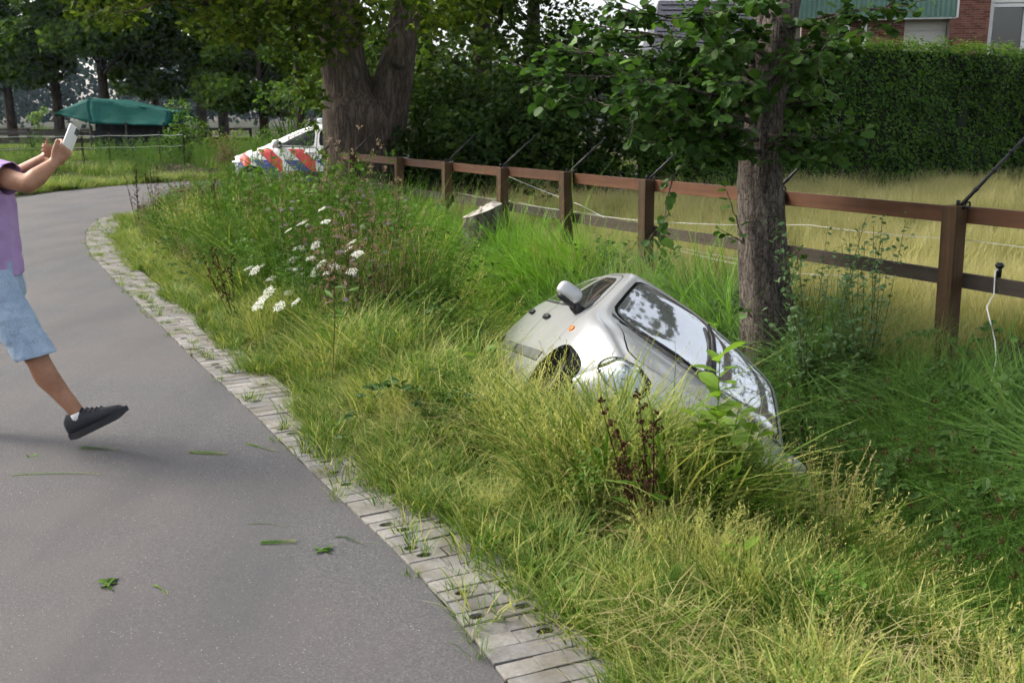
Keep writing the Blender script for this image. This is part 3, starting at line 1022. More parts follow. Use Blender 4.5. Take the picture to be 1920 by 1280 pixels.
def samp(dens, x0, x1, y0, y1, mask, clump=0.0, cs=1.0, seed=0, off=0.0):
    n = int(dens * (x1 - x0) * (y1 - y0))
    x = rng.uniform(x0, x1, n); y = rng.uniform(y0, y1, n)
    F = fields(x, y)
    m = mask(x, y, *F)
    if clump > 0:
        nz = fbm(x, y, cs, 40 + seed, 2)
        m &= rng.uniform(0, 1, n) < np.clip((nz - .5) * 4.5 * clump + .72, 0, 1)
    x, y = x[m], y[m]
    F = tuple(a[m] for a in F)
    z = ground_z(x, y, F) - .012
    return np.stack([x, y, z], 1), F


def scl(n, lo, hi): return rng.uniform(lo, hi, n)


items = []
lipm = lambda s, t: s > np.where(t < 5.5, 2.66, np.where(t < 8.5, 2.62 - (t - 5.5) * .75, .35))
def near_v(x, y, inr, rd, od, s, t): return ~inr & (rd > .50) & (od > 1.5) & lipm(s, t) & (y < 8.2) & (x > -8)
def far_v(x, y, inr, rd, od, s, t): return ~inr & (rd > .75) & (od > 1.5) & lipm(s, t) & (y >= 7.2) & (y < 20.6) & (s > .1) & (x > -8)
def low_v(x, y, inr, rd, od, s, t): return ~inr & (rd > .30 + .16 * sstep(5, 8, y)) & (rd < 1.05) & (s > 2.4) & (od > 1.5) & (x > -8)


def put(kind, dens, rect, mask, lo, hi, clump=0, cs=1.0, seed=0, top=.35, hfun=None, rdmin=1.0, single=.62):
    p, F = samp(dens, *rect, mask, clump, cs, seed)
    sc_ = scl(len(p), lo, hi)
    if hfun is not None: sc_ = sc_ * hfun(p[:, 0], p[:, 1], *F)
    k = ~in_car(p, top)
    if kind not in PK:
        items.append((kind, p[k], sc_[k])); return
    near = np.zeros(len(p), bool)
    for dx, dy in ((.4, 0), (-.4, 0), (0, .4), (0, -.4), (0, 0)): near |= in_car(p + [dx, dy, 0], top + .2)
    ok = ~near & (F[1] > rdmin) & (F[2] > (rdmin - .6))
    near2 = np.zeros(len(p), bool)
    for dx, dy in ((.2, 0), (-.2, 0), (0, .2), (0, -.2)): near2 |= in_car(p + [dx, dy, 0], top)
    okm = k & ~ok & ~near2 & (F[1] > .36)
    mini = okm & (rng.uniform(0, 1, len(p)) < .2)
    one = k & ~ok & ~okm & (rng.uniform(0, 1, len(p)) < single)
    if mini.any(): items.append((kind + '_mini', p[mini], sc_[mini]))
    pat = ok & (rng.uniform(0, 1, len(p)) < 1.0 / PK[kind])
    if one.any(): items.append((kind, p[one], sc_[one]))
    if pat.any(): items.append((kind + '_patch', p[pat], sc_[pat]))


edge_h = lambda x, y, inr, rd, od, s, t: (.62 + .38 * sstep(.5, 1.1, rd)) * (1 - .32 * sstep(-.6, -2.2, t) * (1 - sstep(2.9, 3.9, s)))
RN = (-4.5, 4.5, .9, 8.3); RF = (-8, 4, 7, 20.7)
put('lawn', 240, (-7, 3.5, .9, 20), low_v, .6, 1.3, .6, 2.4, 1, .1, None, 1.0, 1.0)
put('lawn', 26, RN, near_v, 1.0, 1.6, 0, 1, 2, .15)
put('lush', 140, RN, near_v, .72, 1.25, .45, 1.3, 3, .3, edge_h)
put('bent', 66, RN, near_v, .6, 1.1, .55, 1.1, 4, .4, edge_h)
put('straw', 24, RN, lambda x, y, inr, rd, od, s, t: near_v(x, y, inr, rd, od, s, t) & (s < 4.2), .7, 1.25, .5, 1.6, 5, .12)
put('herb', 18, RN, near_v, .35, .7, .8, 1.0, 6, .35, edge_h)
put('feather', 16, RN, near_v, .3, .65, .8, .9, 7, .35, edge_h)
put('bramble', 2.5, RN, lambda x, y, inr, rd, od, s, t: near_v(x, y, inr, rd, od, s, t) & (y > 4.6), .4, .7, .6, .9, 8, .3)
# taller growth right in front of the car's nose
nosem = lambda x, y, inr, rd, od, s, t: ~inr & (rd > .9) & lipm(s, t) & (np.abs(y - (4.55 - .30 * x)) < .42) & (x > -.75) & (x < 1.0)
put('lush', 150, (-1, 1.5, 3.6, 5.4), nosem, .95, 1.4, 0, 1, 9, .22, None, 99)
put('bent', 70, (-1, 1.5, 3.6, 5.4), nosem, .8, 1.15, 0, 1, 10, .22, None, 99)
nosel = lambda x, y, inr, rd, od, s, t: ~inr & (s > 2.2) & (np.abs(y - (4.40 - .35 * (x - 1.0))) < .38) & (x > .75) & (x < 1.75)
put('lush', 150, (.5, 2, 3.4, 5), nosel, 1.05, 1.5, 0, 1, 18, .2, None, 99)
put('bent', 35, (.5, 2, 3.4, 5), nosel, .9, 1.2, 0, 1, 19, .2, None, 99)
verge = scatter('verge_grass', items, 'green and straw-coloured grass on the bank between road and ditch', 'grass')

items = []
far_h = lambda x, y, inr, rd, od, s, t: (1.28 - .52 * sstep(11.0, 15.5, y)) * (.42 + .58 * sstep(.7, 1.8, rd)) * (.75 + .25 * sstep(7.2, 10, y))
put('lawn', 40, RF, far_v, 1.2, 2.0, 0, 1, 17, .2)
put('lush', 70, RF, far_v, 1.0, 1.7, .4, .9, 11, .4, far_h)
put('bent', 30, RF, far_v, 1.0, 1.6, .7, .8, 12, .5, far_h)
put('feather', 50, RF, far_v, .85, 1.4, .5, .8, 13, .6, far_h)
put('herb', 20, RF, far_v, .8, 1.35, .6, .7, 14, .6, far_h)
put('deadweed', 15, RF, far_v, .75, 1.3, .9, .6, 15, .7, far_h)
put('bramble', 3, RF, far_v, .8, 1.1, .8, .5, 16, .5, far_h)
weeds = scatter('tall_weeds', items, 'tall tangled weeds and grasses filling the verge beyond the crashed car', 'weeds')

items = []
def ditch(x, y, inr, rd, od, s, t): return ~inr & (s > .02) & ~lipm(s, t) & (t < 8.6) & (rd > 1) & (y > .5)
RD = (-.5, 7.5, .6, 14)
put('sedge', 110, RD, lambda *a: ditch(*a) & (a[5] > .25), .8, 1.25, .2, 1.0, 21, .4)
put('rush', 26, RD, lambda *a: ditch(*a) & (a[0] > 1.7) & (a[5] < 1.7) & (a[5] > .45), .7, 1.05, .6, 1.0, 22, .6)
put('bramble', 7, RD, ditch, .6, 1.05, .6, .8, 23, .4)
put('herb', 9, RD, lambda *a: ditch(*a) & (a[5] < 1.5) & (a[5] > .5), .5, .95, .5, .9, 24, .5)
put('lush', 70, RD, lambda *a: ditch(*a) & (a[5] < 1.3) & (a[5] > .45), .6, 1.05, .5, .9, 27, .4)
put('straw', 14, RD, ditch, .8, 1.3, .5, 1.2, 26, .1)
put('reed', 75, (-3, 3, 8.3, 16.5), lambda x, y, inr, rd, od, s, t: (s > .15) & (s < 2.8 - .12 * (y - 8)) & (y > 8.3), .75, 1.15, .3, .9, 25, .6)
ditchv = scatter('ditch_undergrowth', items, 'dark green rushes, sedge and brambles filling the ditch', 'undergrowth')

items = []
def mead(x, y, inr, rd, od, s, t): return (s < .05) & (y < hedge_y(x) + .3) & ~inr & (rd > 1)
put('meadow', 46, (-3, 14, 3, 14), mead, .7, 1.1, .25, .6, 31, .3)
put('meadow', 26, (-3, 19, 14, 30), mead, .9, 1.4, .25, .6, 32, .3)
put('lush', 30, (-3, 8, 3, 13), lambda *a: mead(*a) & (a[5] > -1.0), .4, .62, .5, .8, 33, .3)
meadow = scatter('meadow_grass', items, 'dry golden meadow grass in the paddock behind the fence', 'grass')

items = []
def leftv(x, y, inr, rd, od, s, t): return ~inr & (rd > 2) & ((x < -9) | (y > 28.5)) & ((x < 0) | (y > hedge_y(x) + 3))
put('rough', 22, (-19, 1, 14, 36), lambda *a: leftv(*a) & (a[3] < 9), .55, .95, .4, .4, 41, .3, lambda x, y, inr, rd, od, s, t: .5 + .6 * sstep(.2, 2.4, od))
put('lawn', 90, (-14, -6, 8, 30), lambda x, y, inr, rd, od, s, t: ~inr & (od < 1.0) & (rd > 2), 1.2, 2.2, 0, 1, 45, .1, None, .9)
put('rough', 2.2, (-60, 4, 30, 75), lambda *a: leftv(*a) & (a[3] >= 7), .8, 1.3, .4, .2, 42, .3)
put('deadweed', 2.4, (-9, 2, 28, 40), leftv, 1.1, 1.7, .7, .3, 43, .6)
put('feather', 3, (-16, 2, 26, 40), leftv, .9, 1.5, .7, .3, 44, .6)
leftg = scatter('roadside_grass', items, 'rough grass along the far side of the bend', 'grass')

items = []
hp = np.array(holes); hp = hp[rng.uniform(0, 1, len(hp)) < .8]
hz = np.full(len(hp), .0)
items.append(('lawn', np.c_[hp + rng.normal(0, .008, hp.shape), hz], scl(len(hp), .5, 1.15) * np.where(hp[:, 1] > 6, .6, 1.0)))
p, F = samp(340, -8, 1.5, 2, 20, lambda x, y, inr, rd, od, s, t: ~inr & (rd < .62) & (rd > .14 + .20 * (fbm(x, y, 1.6, 77) > .46) + .16 * sstep(5, 8, y)) & (od > 2), .6, 2.5, 52)
p[:, 2] = .0
items.append(('lawn', p, scl(len(p), .55, 1.2)))
p, F = samp(200, -8, 1.5, 2, 20, lambda x, y, inr, rd, od, s, t: (rd < .03) & (od > 2), .9, 3.0, 53)
p[:, 2] = .0
p = p[rng.uniform(0, 1, len(p)) < .30]
items.append(('lawn', p, scl(len(p), .25, .55)))
pgrass = scatter('paver_grass', items, 'tufts of grass growing in the holes of the paver strip', 'grass')
# ------------------------------------------------------------------ trees, hedge
L_ = {}
L_['oak'] = mat_leaf('oak_leaf', [(.026, .055, .007), (.055, .098, .010), (.11, .16, .015), (.20, .235, .024)], .52, patch=.8, wpatch=.3, wobj=0, wrnd=.8)
L_['row'] = mat_leaf('row_leaf', [(.036, .085, .013), (.07, .135, .019), (.13, .20, .027)], .45, patch=.3, wpatch=.3, wobj=.1, wrnd=.7)
L_['back'] = mat_leaf('back_leaf', [(.032, .07, .013), (.06, .11, .017), (.11, .16, .024)], .45, patch=.3, wpatch=.3, wobj=.1, wrnd=.7)
L_['hedge'] = mat_leaf('hedge_leaf', [(.024, .068, .007), (.052, .125, .013), (.10, .19, .021), (.17, .24, .033)], .36, patch=.7, wpatch=.35, wobj=0, wrnd=.8)
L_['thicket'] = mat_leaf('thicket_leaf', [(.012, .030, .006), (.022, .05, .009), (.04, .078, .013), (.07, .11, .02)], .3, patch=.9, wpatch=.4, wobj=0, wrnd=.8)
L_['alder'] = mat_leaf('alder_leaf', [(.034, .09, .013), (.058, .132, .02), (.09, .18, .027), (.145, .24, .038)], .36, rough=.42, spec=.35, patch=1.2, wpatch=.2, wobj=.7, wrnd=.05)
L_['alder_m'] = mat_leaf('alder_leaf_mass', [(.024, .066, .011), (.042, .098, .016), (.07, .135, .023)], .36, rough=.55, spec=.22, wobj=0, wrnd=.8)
L_['shrub'] = mat_leaf('willow_leaf', [(.07, .145, .055), (.11, .195, .08), (.16, .245, .11)], .35, rough=.5, wobj=0, wrnd=.8)
L_['lime'] = mat_leaf('sapling_leaf', [(.11, .20, .02), (.16, .27, .035), (.21, .32, .05)], .45, rough=.4, wobj=.5, wrnd=.3)
L_['wood'] = mat_leaf('far_wood', [(.014, .034, .02), (.022, .05, .028), (.034, .065, .035)], .2, wobj=0, wrnd=.7)  # blue of the distant haze put into the leaf colour
BK = {}
BK['oak'] = mat_bark('oak_bark', (.05, .038, .03), (.19, .148, .118), 15, 2.2, .9, .03, (.06, .058, .035), .25)
BK['alder'] = mat_bark('alder_bark', (.032, .026, .021), (.23, .195, .168), 34, 6.5, 1.0, .025, None, 1.0)
BK['row'] = mat_bark('row_bark', (.03, .024, .018), (.10, .08, .064), 8, 2, .8, .04)


def leaf_cloud(P, size, seed=0, up=0.55, aspect=.62, fold=.18, ndir=None, nb=0.0):
    """P (n,3) centres, size (n,) lengths -> V,F,rnd ; two triangles per leaf, folded at the midrib"""
    r = np.random.default_rng(seed + 5)
    n = len(P)
    nn = r.normal(0, 1, (n, 3)); nn[:, 2] = np.abs(nn[:, 2]) * 1.0 + up
    if ndir is not None: nn = nn * (1 - nb) + np.asarray(ndir) * nb * 1.6
    nn /= np.linalg.norm(nn, axis=1)[:, None]
    d = r.normal(0, 1, (n, 3)); d -= (d * nn).sum(1)[:, None] * nn; d /= np.linalg.norm(d, axis=1)[:, None]
    a = np.cross(d, nn)
    s = np.asarray(size)[:, None]
    b = P - d * s * .5; tip = P + d * s * .5 - nn * s * .08
    l = P + a * s * aspect * .5 + nn * s * fold * .5 - d * s * .04; rr = P - a * s * aspect * .5 + nn * s * fold * .5 - d * s * .04
    V = np.stack([b, l, tip, rr], 1).reshape(-1, 3)
    i = np.arange(n)[:, None] * 4
    F = np.concatenate([i + [0, 1, 2], i + [0, 2, 3]], 1).reshape(-1, 3)
    return V, F, np.repeat(r.uniform(0, 1, n), 4)


def blob_points(blobs, n, seed=0, shell=.55):
    """points spread through the volume of ellipsoid blobs (c, r), denser towards the skin"""
    r = np.random.default_rng(seed)
    vol = np.array([b[1][0] * b[1][1] * b[1][2] for b in blobs]) ** .72
    k = r.choice(len(blobs), n, p=vol / vol.sum())
    Cc = np.array([b[0] for b in blobs])[k]; Rr = np.array([b[1] for b in blobs])[k]
    d = r.normal(0, 1, (n, 3)); d /= np.linalg.norm(d, axis=1)[:, None]
    q = shell + (1 - shell) * r.uniform(0, 1, n) ** .6
    q = np.where(r.uniform(0, 1, n) < .12, q * r.uniform(.9, 1.25, n), q)
    return Cc + d * Rr * q[:, None]


def limb(mb, a, b, r0, r1, sag=0.0, n=6, wob=.06, seg=7):
    a = Vector(a); b = Vector(b); L = (b - a).length; pts = []
    for i in range(n + 1):
        t = i / n
        p = a.lerp(b, t) + Vector((random.gauss(0, wob), random.gauss(0, wob), random.gauss(0, wob))) * L * .35 * (0 if i in (0,) else 1) * math.sin(math.pi * min(t + .1, 1))
        p.z += sag * L * math.sin(math.pi * t)
        pts.append(p)
    mb.tube(pts, [r0 + (r1 - r0) * (i / n) for i in range(n + 1)], seg)
    return pts


def trunk_tube(mb, pts, rad, seg=28, amp=.05, flare=None, lobes=5, seed=0):
    """trunk with an uneven, lobed cross-section"""
    pts = [Vector(p) for p in pts]; n = len(pts); vs = []
    ph = [random.uniform(0, 6.28) for _ in range(4)]
    for i, p in enumerate(pts):
        for k in range(seg):
            w = 2 * math.pi * k / seg
            r = rad[i] * (1 + amp * math.sin(lobes * w + ph[0] + i * .15) * (1.5 - i / n) + amp * .7 * math.sin(2 * w + ph[1] + i * .2) + amp * .35 * math.sin(11 * w + ph[2] + i * .3) + random.uniform(-.012, .012))
            vs.append(p + Vector((math.cos(w) * r, math.sin(w) * r, random.uniform(-.01, .01))))
    fs = [(i * seg + k, i * seg + (k + 1) % seg, (i + 1) * seg + (k + 1) % seg, (i + 1) * seg + k) for i in range(n - 1) for k in range(seg)]
    fs.append(tuple((n - 1) * seg + k for k in range(seg)))
    mb.add(vs, fs)


def dense(pts, rad, n):
    """resample a trunk axis smoothly"""
    P = np.array([list(p) for p in pts]); u = np.linspace(0, len(P) - 1, n); q = np.arange(len(P))
    X = np.stack([np.interp(u, q, P[:, k]) for k in range(3)], 1); r = np.interp(u, q, rad)
    for _ in range(max(1, n // 12)):
        X[1:-1] = (X[:-2] + 2 * X[1:-1] + X[2:]) / 4; r[1:-1] = (r[:-2] + 2 * r[1:-1] + r[2:]) / 4
    return [Vector(p) for p in X], list(r)


def crown_object(root, blobs, n, size, mat, seed, up=.55, aspect=.62, shell=.55, name='crown'):
    P = blob_points(blobs, n, seed, shell)
    s = np.random.default_rng(seed + 1).uniform(size * .7, size * 1.3, n)
    base = np.array(root.location)
    V, F, rn = leaf_cloud(P - base, s, seed, up, aspect)
    return link(name, np_mesh(name, V, F, False, rnd=rn), root, mat)


def simple_tree(name, label, base, H, r0, cr, z0, n, lsize, mat, seed, lean=(0, 0), group=None, nb=26, bark='row', cat='tree', flat=1.0):
    random.seed(seed)
    root = empty(name, base); tag(root, label, cat, group)
    top = Vector((lean[0], lean[1], H * .82))
    mb = MB()
    pts, rad = dense([(0, 0, -.2), (lean[0] * .15, lean[1] * .15, H * .2), (lean[0] * .5, lean[1] * .5, H * .5), top], [r0 * 1.25, r0, r0 * .6, r0 * .12], 14)
    trunk_tube(mb, pts, rad, 12, .04)
    mb.build('trunk', BK[bark], root, True)
    blobs = []
    for i in range(nb):
        a = random.uniform(0, 6.28); h = random.uniform(0, 1)
        z = z0 + (H - z0) * h
        rr = cr * (math.sin(math.pi * min(1, .18 + .72 * h)) ** .7) * random.uniform(.35, .95)
        c = Vector((lean[0] * z / H + rr * math.cos(a), lean[1] * z / H + rr * math.sin(a), z))
        br = random.uniform(.24, .42) * cr
        blobs.append((c + Vector(base), (br, br, br * .62 * flat)))
        tz = min(max(z - rr * .55, H * .16), H * .78)
        k = tz / H
        lb = MB(); limb(lb, (lean[0] * k, lean[1] * k, tz), c, r0 * (.42 - .3 * k), .018, .06, 5, .05, 5)
        lb.build('branch', BK[bark], root, True)
    crown_object(root, blobs, n, lsize, mat, seed, .35)
    return root


# ---- the old oak behind the fence end
def oak():
    random.seed(5)
    b = at(684, 338, 19.3); b.z = -.05
    root = empty('oak_tree', b); root.scale = (1.07, 1.07, 1.07); tag(root, 'thick forked oak trunk behind the far end of the fence', 'tree')
    mb = MB()
    l0 = [(0, 0, -.2), (-.02, 0, .35), (-.03, 0, 1.0), (-.06, 0, 1.7), (-.24, 0, 2.1), (-.34, -.02, 2.7), (-.34, -.05, 3.6), (-.38, -.1, 5.2), (-.8, -.2, 7.6)]
    p, r = dense(l0, [.86, .70, .66, .64, .44, .385, .36, .32, .2], 44)
    trunk_tube(mb, p, r, 40, .035, lobes=5)
    l1 = [(.10, .05, .2), (.18, .05, 1.0), (.34, .05, 1.7), (.53, .05, 2.2), (.68, .05, 2.8), (.84, .05, 3.7), (1.0, .1, 5.2), (1.4, .2, 7.6)]
    p, r = dense(l1, [.40, .46, .42, .35, .29, .27, .24, .14], 40)
    trunk_tube(mb, p, r, 32, .04, lobes=4)
    lump((.70, -.22, 2.55), (.14, .14, .13), None, 2.0, 12, mb)
    mb.build('trunk', BK['oak'], root, True)
    lb = MB(); blobs = []
    ends = [(-3.0, -1.6, 4.4), (-2.6, -2.2, 3.4), (-1.2, -2.4, 4.3), (-4.2, -.4, 4.9), (-1.8, 1.6, 4.8), (1.6, -1.6, 4.7), (2.8, 0, 5.0), (3.6, 1.4, 5.2), (.4, -2.6, 5.0), (-3.4, 1.8, 5.4), (2.0, 2.4, 5.2),
            (-4.4, 1.0, 6.6), (4.2, .5, 6.6), (0, -3.2, 6.4), (0, 3, 6.5), (-2, -2.4, 7.4), (2.3, -2.2, 7.4), (0, 0, 8.6), (-2.6, 1.8, 8.4), (2.6, 1.6, 8.4), (.5, -1, 10), (-1.2, .8, 10.2)]
    for i, e in enumerate(ends):
        st = l0 if e[0] < .1 else l1
        j = min(len(st) - 1, 6 + (1 if e[2] > 5.6 else 0) + (1 if e[2] > 7 else 0))
        lb = MB(); limb(lb, st[j], e, .15, .03, -.04, 7, .05, 7)
        for _ in range(5):
            q = Vector(e) + Vector((random.gauss(0, .75), random.gauss(0, .75), random.gauss(0, .42)))
            limb(lb, e, q, .03, .008, -.05, 4, .05, 4)
            blobs.append((q + b, (random.uniform(.5, .95), random.uniform(.5, .95), random.uniform(.28, .5))))
        lb.build('branch', BK['oak'], root, True)
    lb = MB()
    # hanging sprays in front of and beside the stems
    for (px, py, Y, rr) in [(590, 60, 16.6, .55), (570, 130, 16.4, .5), (600, 200, 16.8, .28), (622, 110, 16.6, .38), (650, 60, 16.4, .5), (690, 40, 16.4, .4), (560, 20, 16.2, .7), (500, 40, 16.5, .7), (740, 30, 16.8, .35),
                            (592, 250, 16.9, .16), (603, 300, 17.0, .15), (620, 330, 17.0, .12), (660, 100, 16.6, .3), (800, 60, 17.2, .5), (860, 40, 17.4, .6), (470, 90, 16.8, .5), (540, 80, 16.6, .5), (715, 90, 16.9, .2), (575, 190, 16.7, .22)]:
        q = at(px, py, Y)
        blobs.append((q, (rr, rr * .8, rr * .75)))
        limb(lb, q - b + Vector((random.uniform(-.2, .2), .3, rr * .9)), q - b, .02, .006, 0, 3, .05, 4)
    lb.build('twigs', BK['oak'], root, True)['kind'] = 'stuff'
    crown_object(root, blobs, 30000, .135, L_['oak'], 3, .5, .7, .25)
    return root


oak()

# ---- row of trees across the paddock on the far left
for i, (px, D, H, cr, z0, n, sd) in enumerate([(30, 62, 15, 4.8, 3.2, 16000, 31), (118, 60, 16, 5.0, 3.3, 17000, 32), (207, 56, 16, 5.0, 3.6, 17000, 33), (300, 66, 16, 5.0, 3.8, 14000, 34), (385, 58, 16, 4.8, 3.3, 16000, 35), (424, 60, 15, 4.4, 3.0, 15000, 36),
                                               (500, 52, 14, 4.0, 2.6, 14000, 37), (565, 46, 13, 3.8, 2.4, 14000, 38)]):
    b = at(px, 300, D); b.z = 0
    lab = ['leftmost slim dark tree of the row beyond the paddock rails', 'second slim tree of the row, to the right of the leftmost trunk', 'tree of the row rising behind the peak of the green tarpaulin roof', 'tree of the row standing behind the green tarpaulin shelter, farther back',
           'tree of the row just right of the green tarpaulin shelter', 'slim tree beside the tree right of the tarpaulin shelter', 'leafy tree above the tall weeds left of the police car', 'leafy tree directly behind the police car bonnet'][i]
    simple_tree('field_tree', lab, b, H, .26 if i < 6 else .2, cr, z0, n, .36, L_['row'], sd, (random.uniform(-.4, .4), 0), 'row of trees beyond the paddock')

# ---- trees behind the dark thicket and hedge
for i, (px, D, H, cr, z0, n, sd, lab) in enumerate([(800, 27, 12, 4.2, 2.2, 6500, 51, 'green tree filling the gap right of the forked oak trunk'), (905, 24, 11, 3.4, 2.4, 5600, 52, 'dense dark tree above the thicket behind the boulder-like stump'),
                                                     (1000, 30, 12, 3.4, 2.4, 4200, 53, 'dense tree left of the bright sky gap above the alder branch')]):
    b = at(px, 300, D); b.z = 0
    simple_tree('thicket_tree', lab, b, H, .24, cr, z0, n * 2, .2, L_['back'], sd, (0, 0), 'trees behind the thicket', 30)


# ---- tall clipped hedge
def hedge():
    random.seed(9); r = np.random.default_rng(77)
    root = empty('hedge', (6.5, 22.0, 0)); tag(root, 'tall dark green clipped hedge across the back of the paddock', 'hedge')
    base = np.array([6.5, 22.0, 0])
    def top(x): return np.interp(x, [-2.5, 0, 2.5, 6, 22], [3.3, 2.9, 2.6, 3.3, 3.42])
    n = 40000
    x = r.uniform(2.2, 20, n); u = r.uniform(0, 1, n)
    H = top(x)
    ft = r.uniform(0, 1, n) < .80
    z = np.where(ft, r.uniform(0.02, 1, n) * H, H + r.normal(0, .06, n))
    bulge = (fbm(x * 1.0, z, .8, 61) - .5) * .7 + (fbm(x, z, 3.0, 62) - .5) * .35
    dep = np.where(ft, bulge - np.abs(r.normal(0, .13, n)) * -1, r.uniform(0, 1.3, n))
    top_n = np.array([-.52, .85])
    y = hedge_y(x) + dep
    z = z + np.where(ft, 0, (fbm(x, y, 2.2, 63) - .5) * .5)
    spr = r.uniform(0, 1, n) < .03
    z = np.where(spr & ~ft, z + r.uniform(0, .25, n), z)
    nd = np.where(ft[:, None], np.array([.45, -.8, .35]), np.array([0, 0, 1]))
    V, F, rn = leaf_cloud(np.stack([x, y, z], 1) - base, r.uniform(.055, .115, n), 8, .3, .66, .18, nd, .55)
    rn = np.repeat(np.clip(r.uniform(0, .75, n) + np.where(ft, 0, .3), 0, 1), 4)  # top leaves shifted lighter: sunlit tone painted into the colour
    link('foliage', np_mesh('foliage', V, F, False, rnd=rn), root, L_['hedge'])
    # plain dark sheet added inside the hedge to keep the light out
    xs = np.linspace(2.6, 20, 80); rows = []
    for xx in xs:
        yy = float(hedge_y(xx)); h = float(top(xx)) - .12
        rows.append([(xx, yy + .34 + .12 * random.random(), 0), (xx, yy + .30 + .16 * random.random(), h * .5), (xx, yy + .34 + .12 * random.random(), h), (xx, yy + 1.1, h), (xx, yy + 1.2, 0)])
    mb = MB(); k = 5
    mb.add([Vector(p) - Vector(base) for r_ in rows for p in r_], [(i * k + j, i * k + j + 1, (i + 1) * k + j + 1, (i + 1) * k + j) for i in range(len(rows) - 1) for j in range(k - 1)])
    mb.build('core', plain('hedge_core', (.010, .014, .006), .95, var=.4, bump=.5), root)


hedge()
# autumn-coloured and low plants at the hedge foot, thicket to the left of it
random.seed(13)
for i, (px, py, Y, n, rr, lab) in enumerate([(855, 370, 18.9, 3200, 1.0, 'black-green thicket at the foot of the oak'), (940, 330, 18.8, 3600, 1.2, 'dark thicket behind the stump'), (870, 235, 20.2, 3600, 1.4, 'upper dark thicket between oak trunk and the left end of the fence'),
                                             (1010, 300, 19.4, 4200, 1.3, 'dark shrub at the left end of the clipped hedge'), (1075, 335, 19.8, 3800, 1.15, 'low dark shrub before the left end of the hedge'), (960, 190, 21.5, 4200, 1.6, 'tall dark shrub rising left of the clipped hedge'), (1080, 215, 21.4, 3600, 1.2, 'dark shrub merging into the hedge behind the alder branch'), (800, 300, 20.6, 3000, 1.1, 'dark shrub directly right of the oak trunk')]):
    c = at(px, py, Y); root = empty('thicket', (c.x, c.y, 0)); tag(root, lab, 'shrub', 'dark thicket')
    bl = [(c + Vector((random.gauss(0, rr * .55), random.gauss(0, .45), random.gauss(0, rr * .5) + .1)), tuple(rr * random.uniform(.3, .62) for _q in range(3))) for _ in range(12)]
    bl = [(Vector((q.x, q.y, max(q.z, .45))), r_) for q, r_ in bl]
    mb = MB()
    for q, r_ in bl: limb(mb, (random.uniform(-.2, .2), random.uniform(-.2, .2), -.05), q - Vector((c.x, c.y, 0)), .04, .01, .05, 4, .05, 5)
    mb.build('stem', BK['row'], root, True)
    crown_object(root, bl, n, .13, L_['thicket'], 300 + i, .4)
for (px, py, Y, lab) in [(1515, 225, 22.6, 'orange-brown dying spray in the hedge beside the alder trunk')]:
    c = at(px, py, Y); root = empty('hedge_spray', c); tag(root, lab, 'foliage')
    crown_object(root, [(c, (.3, .2, .35))], 140, .12, mat_leaf('rust_leaf', [(.12, .05, .012), (.2, .08, .02), (.16, .12, .03)], .4, wobj=0, wrnd=.8), 17, name='leaves')
    mb = MB(); mb.tube([(0, .1, -.5), (0, 0, 0), (.05, 0, .3)], [.012, .009, .004], 5); mb.build('twig', BK['row'], root)


# ---- alder in front of the fence
def round_leaf():
    mb = MB(); vs = []; k = 9
    prof = [(0, .0), (.06, .30), (.22, .43), (.45, .475), (.68, .44), (.86, .32), (.97, .13), (.955, .0)]
    L = 1.0
    for u, w in prof: vs.append((u * L, 0, -.10 * u * u - .02))
    for u, w in prof[1:-1]: vs.append((u * L, w, .10 * w / .45 - .10 * u * u + .015 * math.sin(u * 19)))
    for u, w in prof[1:-1]: vs.append((u * L, -w, .10 * w / .45 - .10 * u * u + .015 * math.cos(u * 17)))
    n = len(prof); m = n - 2
    fs = []
    for side_ in (0, 1):
        o = n + side_ * m
        fs.append((0, 1, o))
        for i in range(m - 1): fs.append((i + 1, i + 2, o + i + 1, o + i))
        fs.append((m, m + 1, o + m - 1))
    mb.add(vs, fs)
    mb.add([(-.22, -.012, 0), (-.22, .012, 0), (0.02, .012, -.015), (0.02, -.012, -.015)], [(0, 1, 2, 3)])
    return mb.mesh('leaf', True, True)


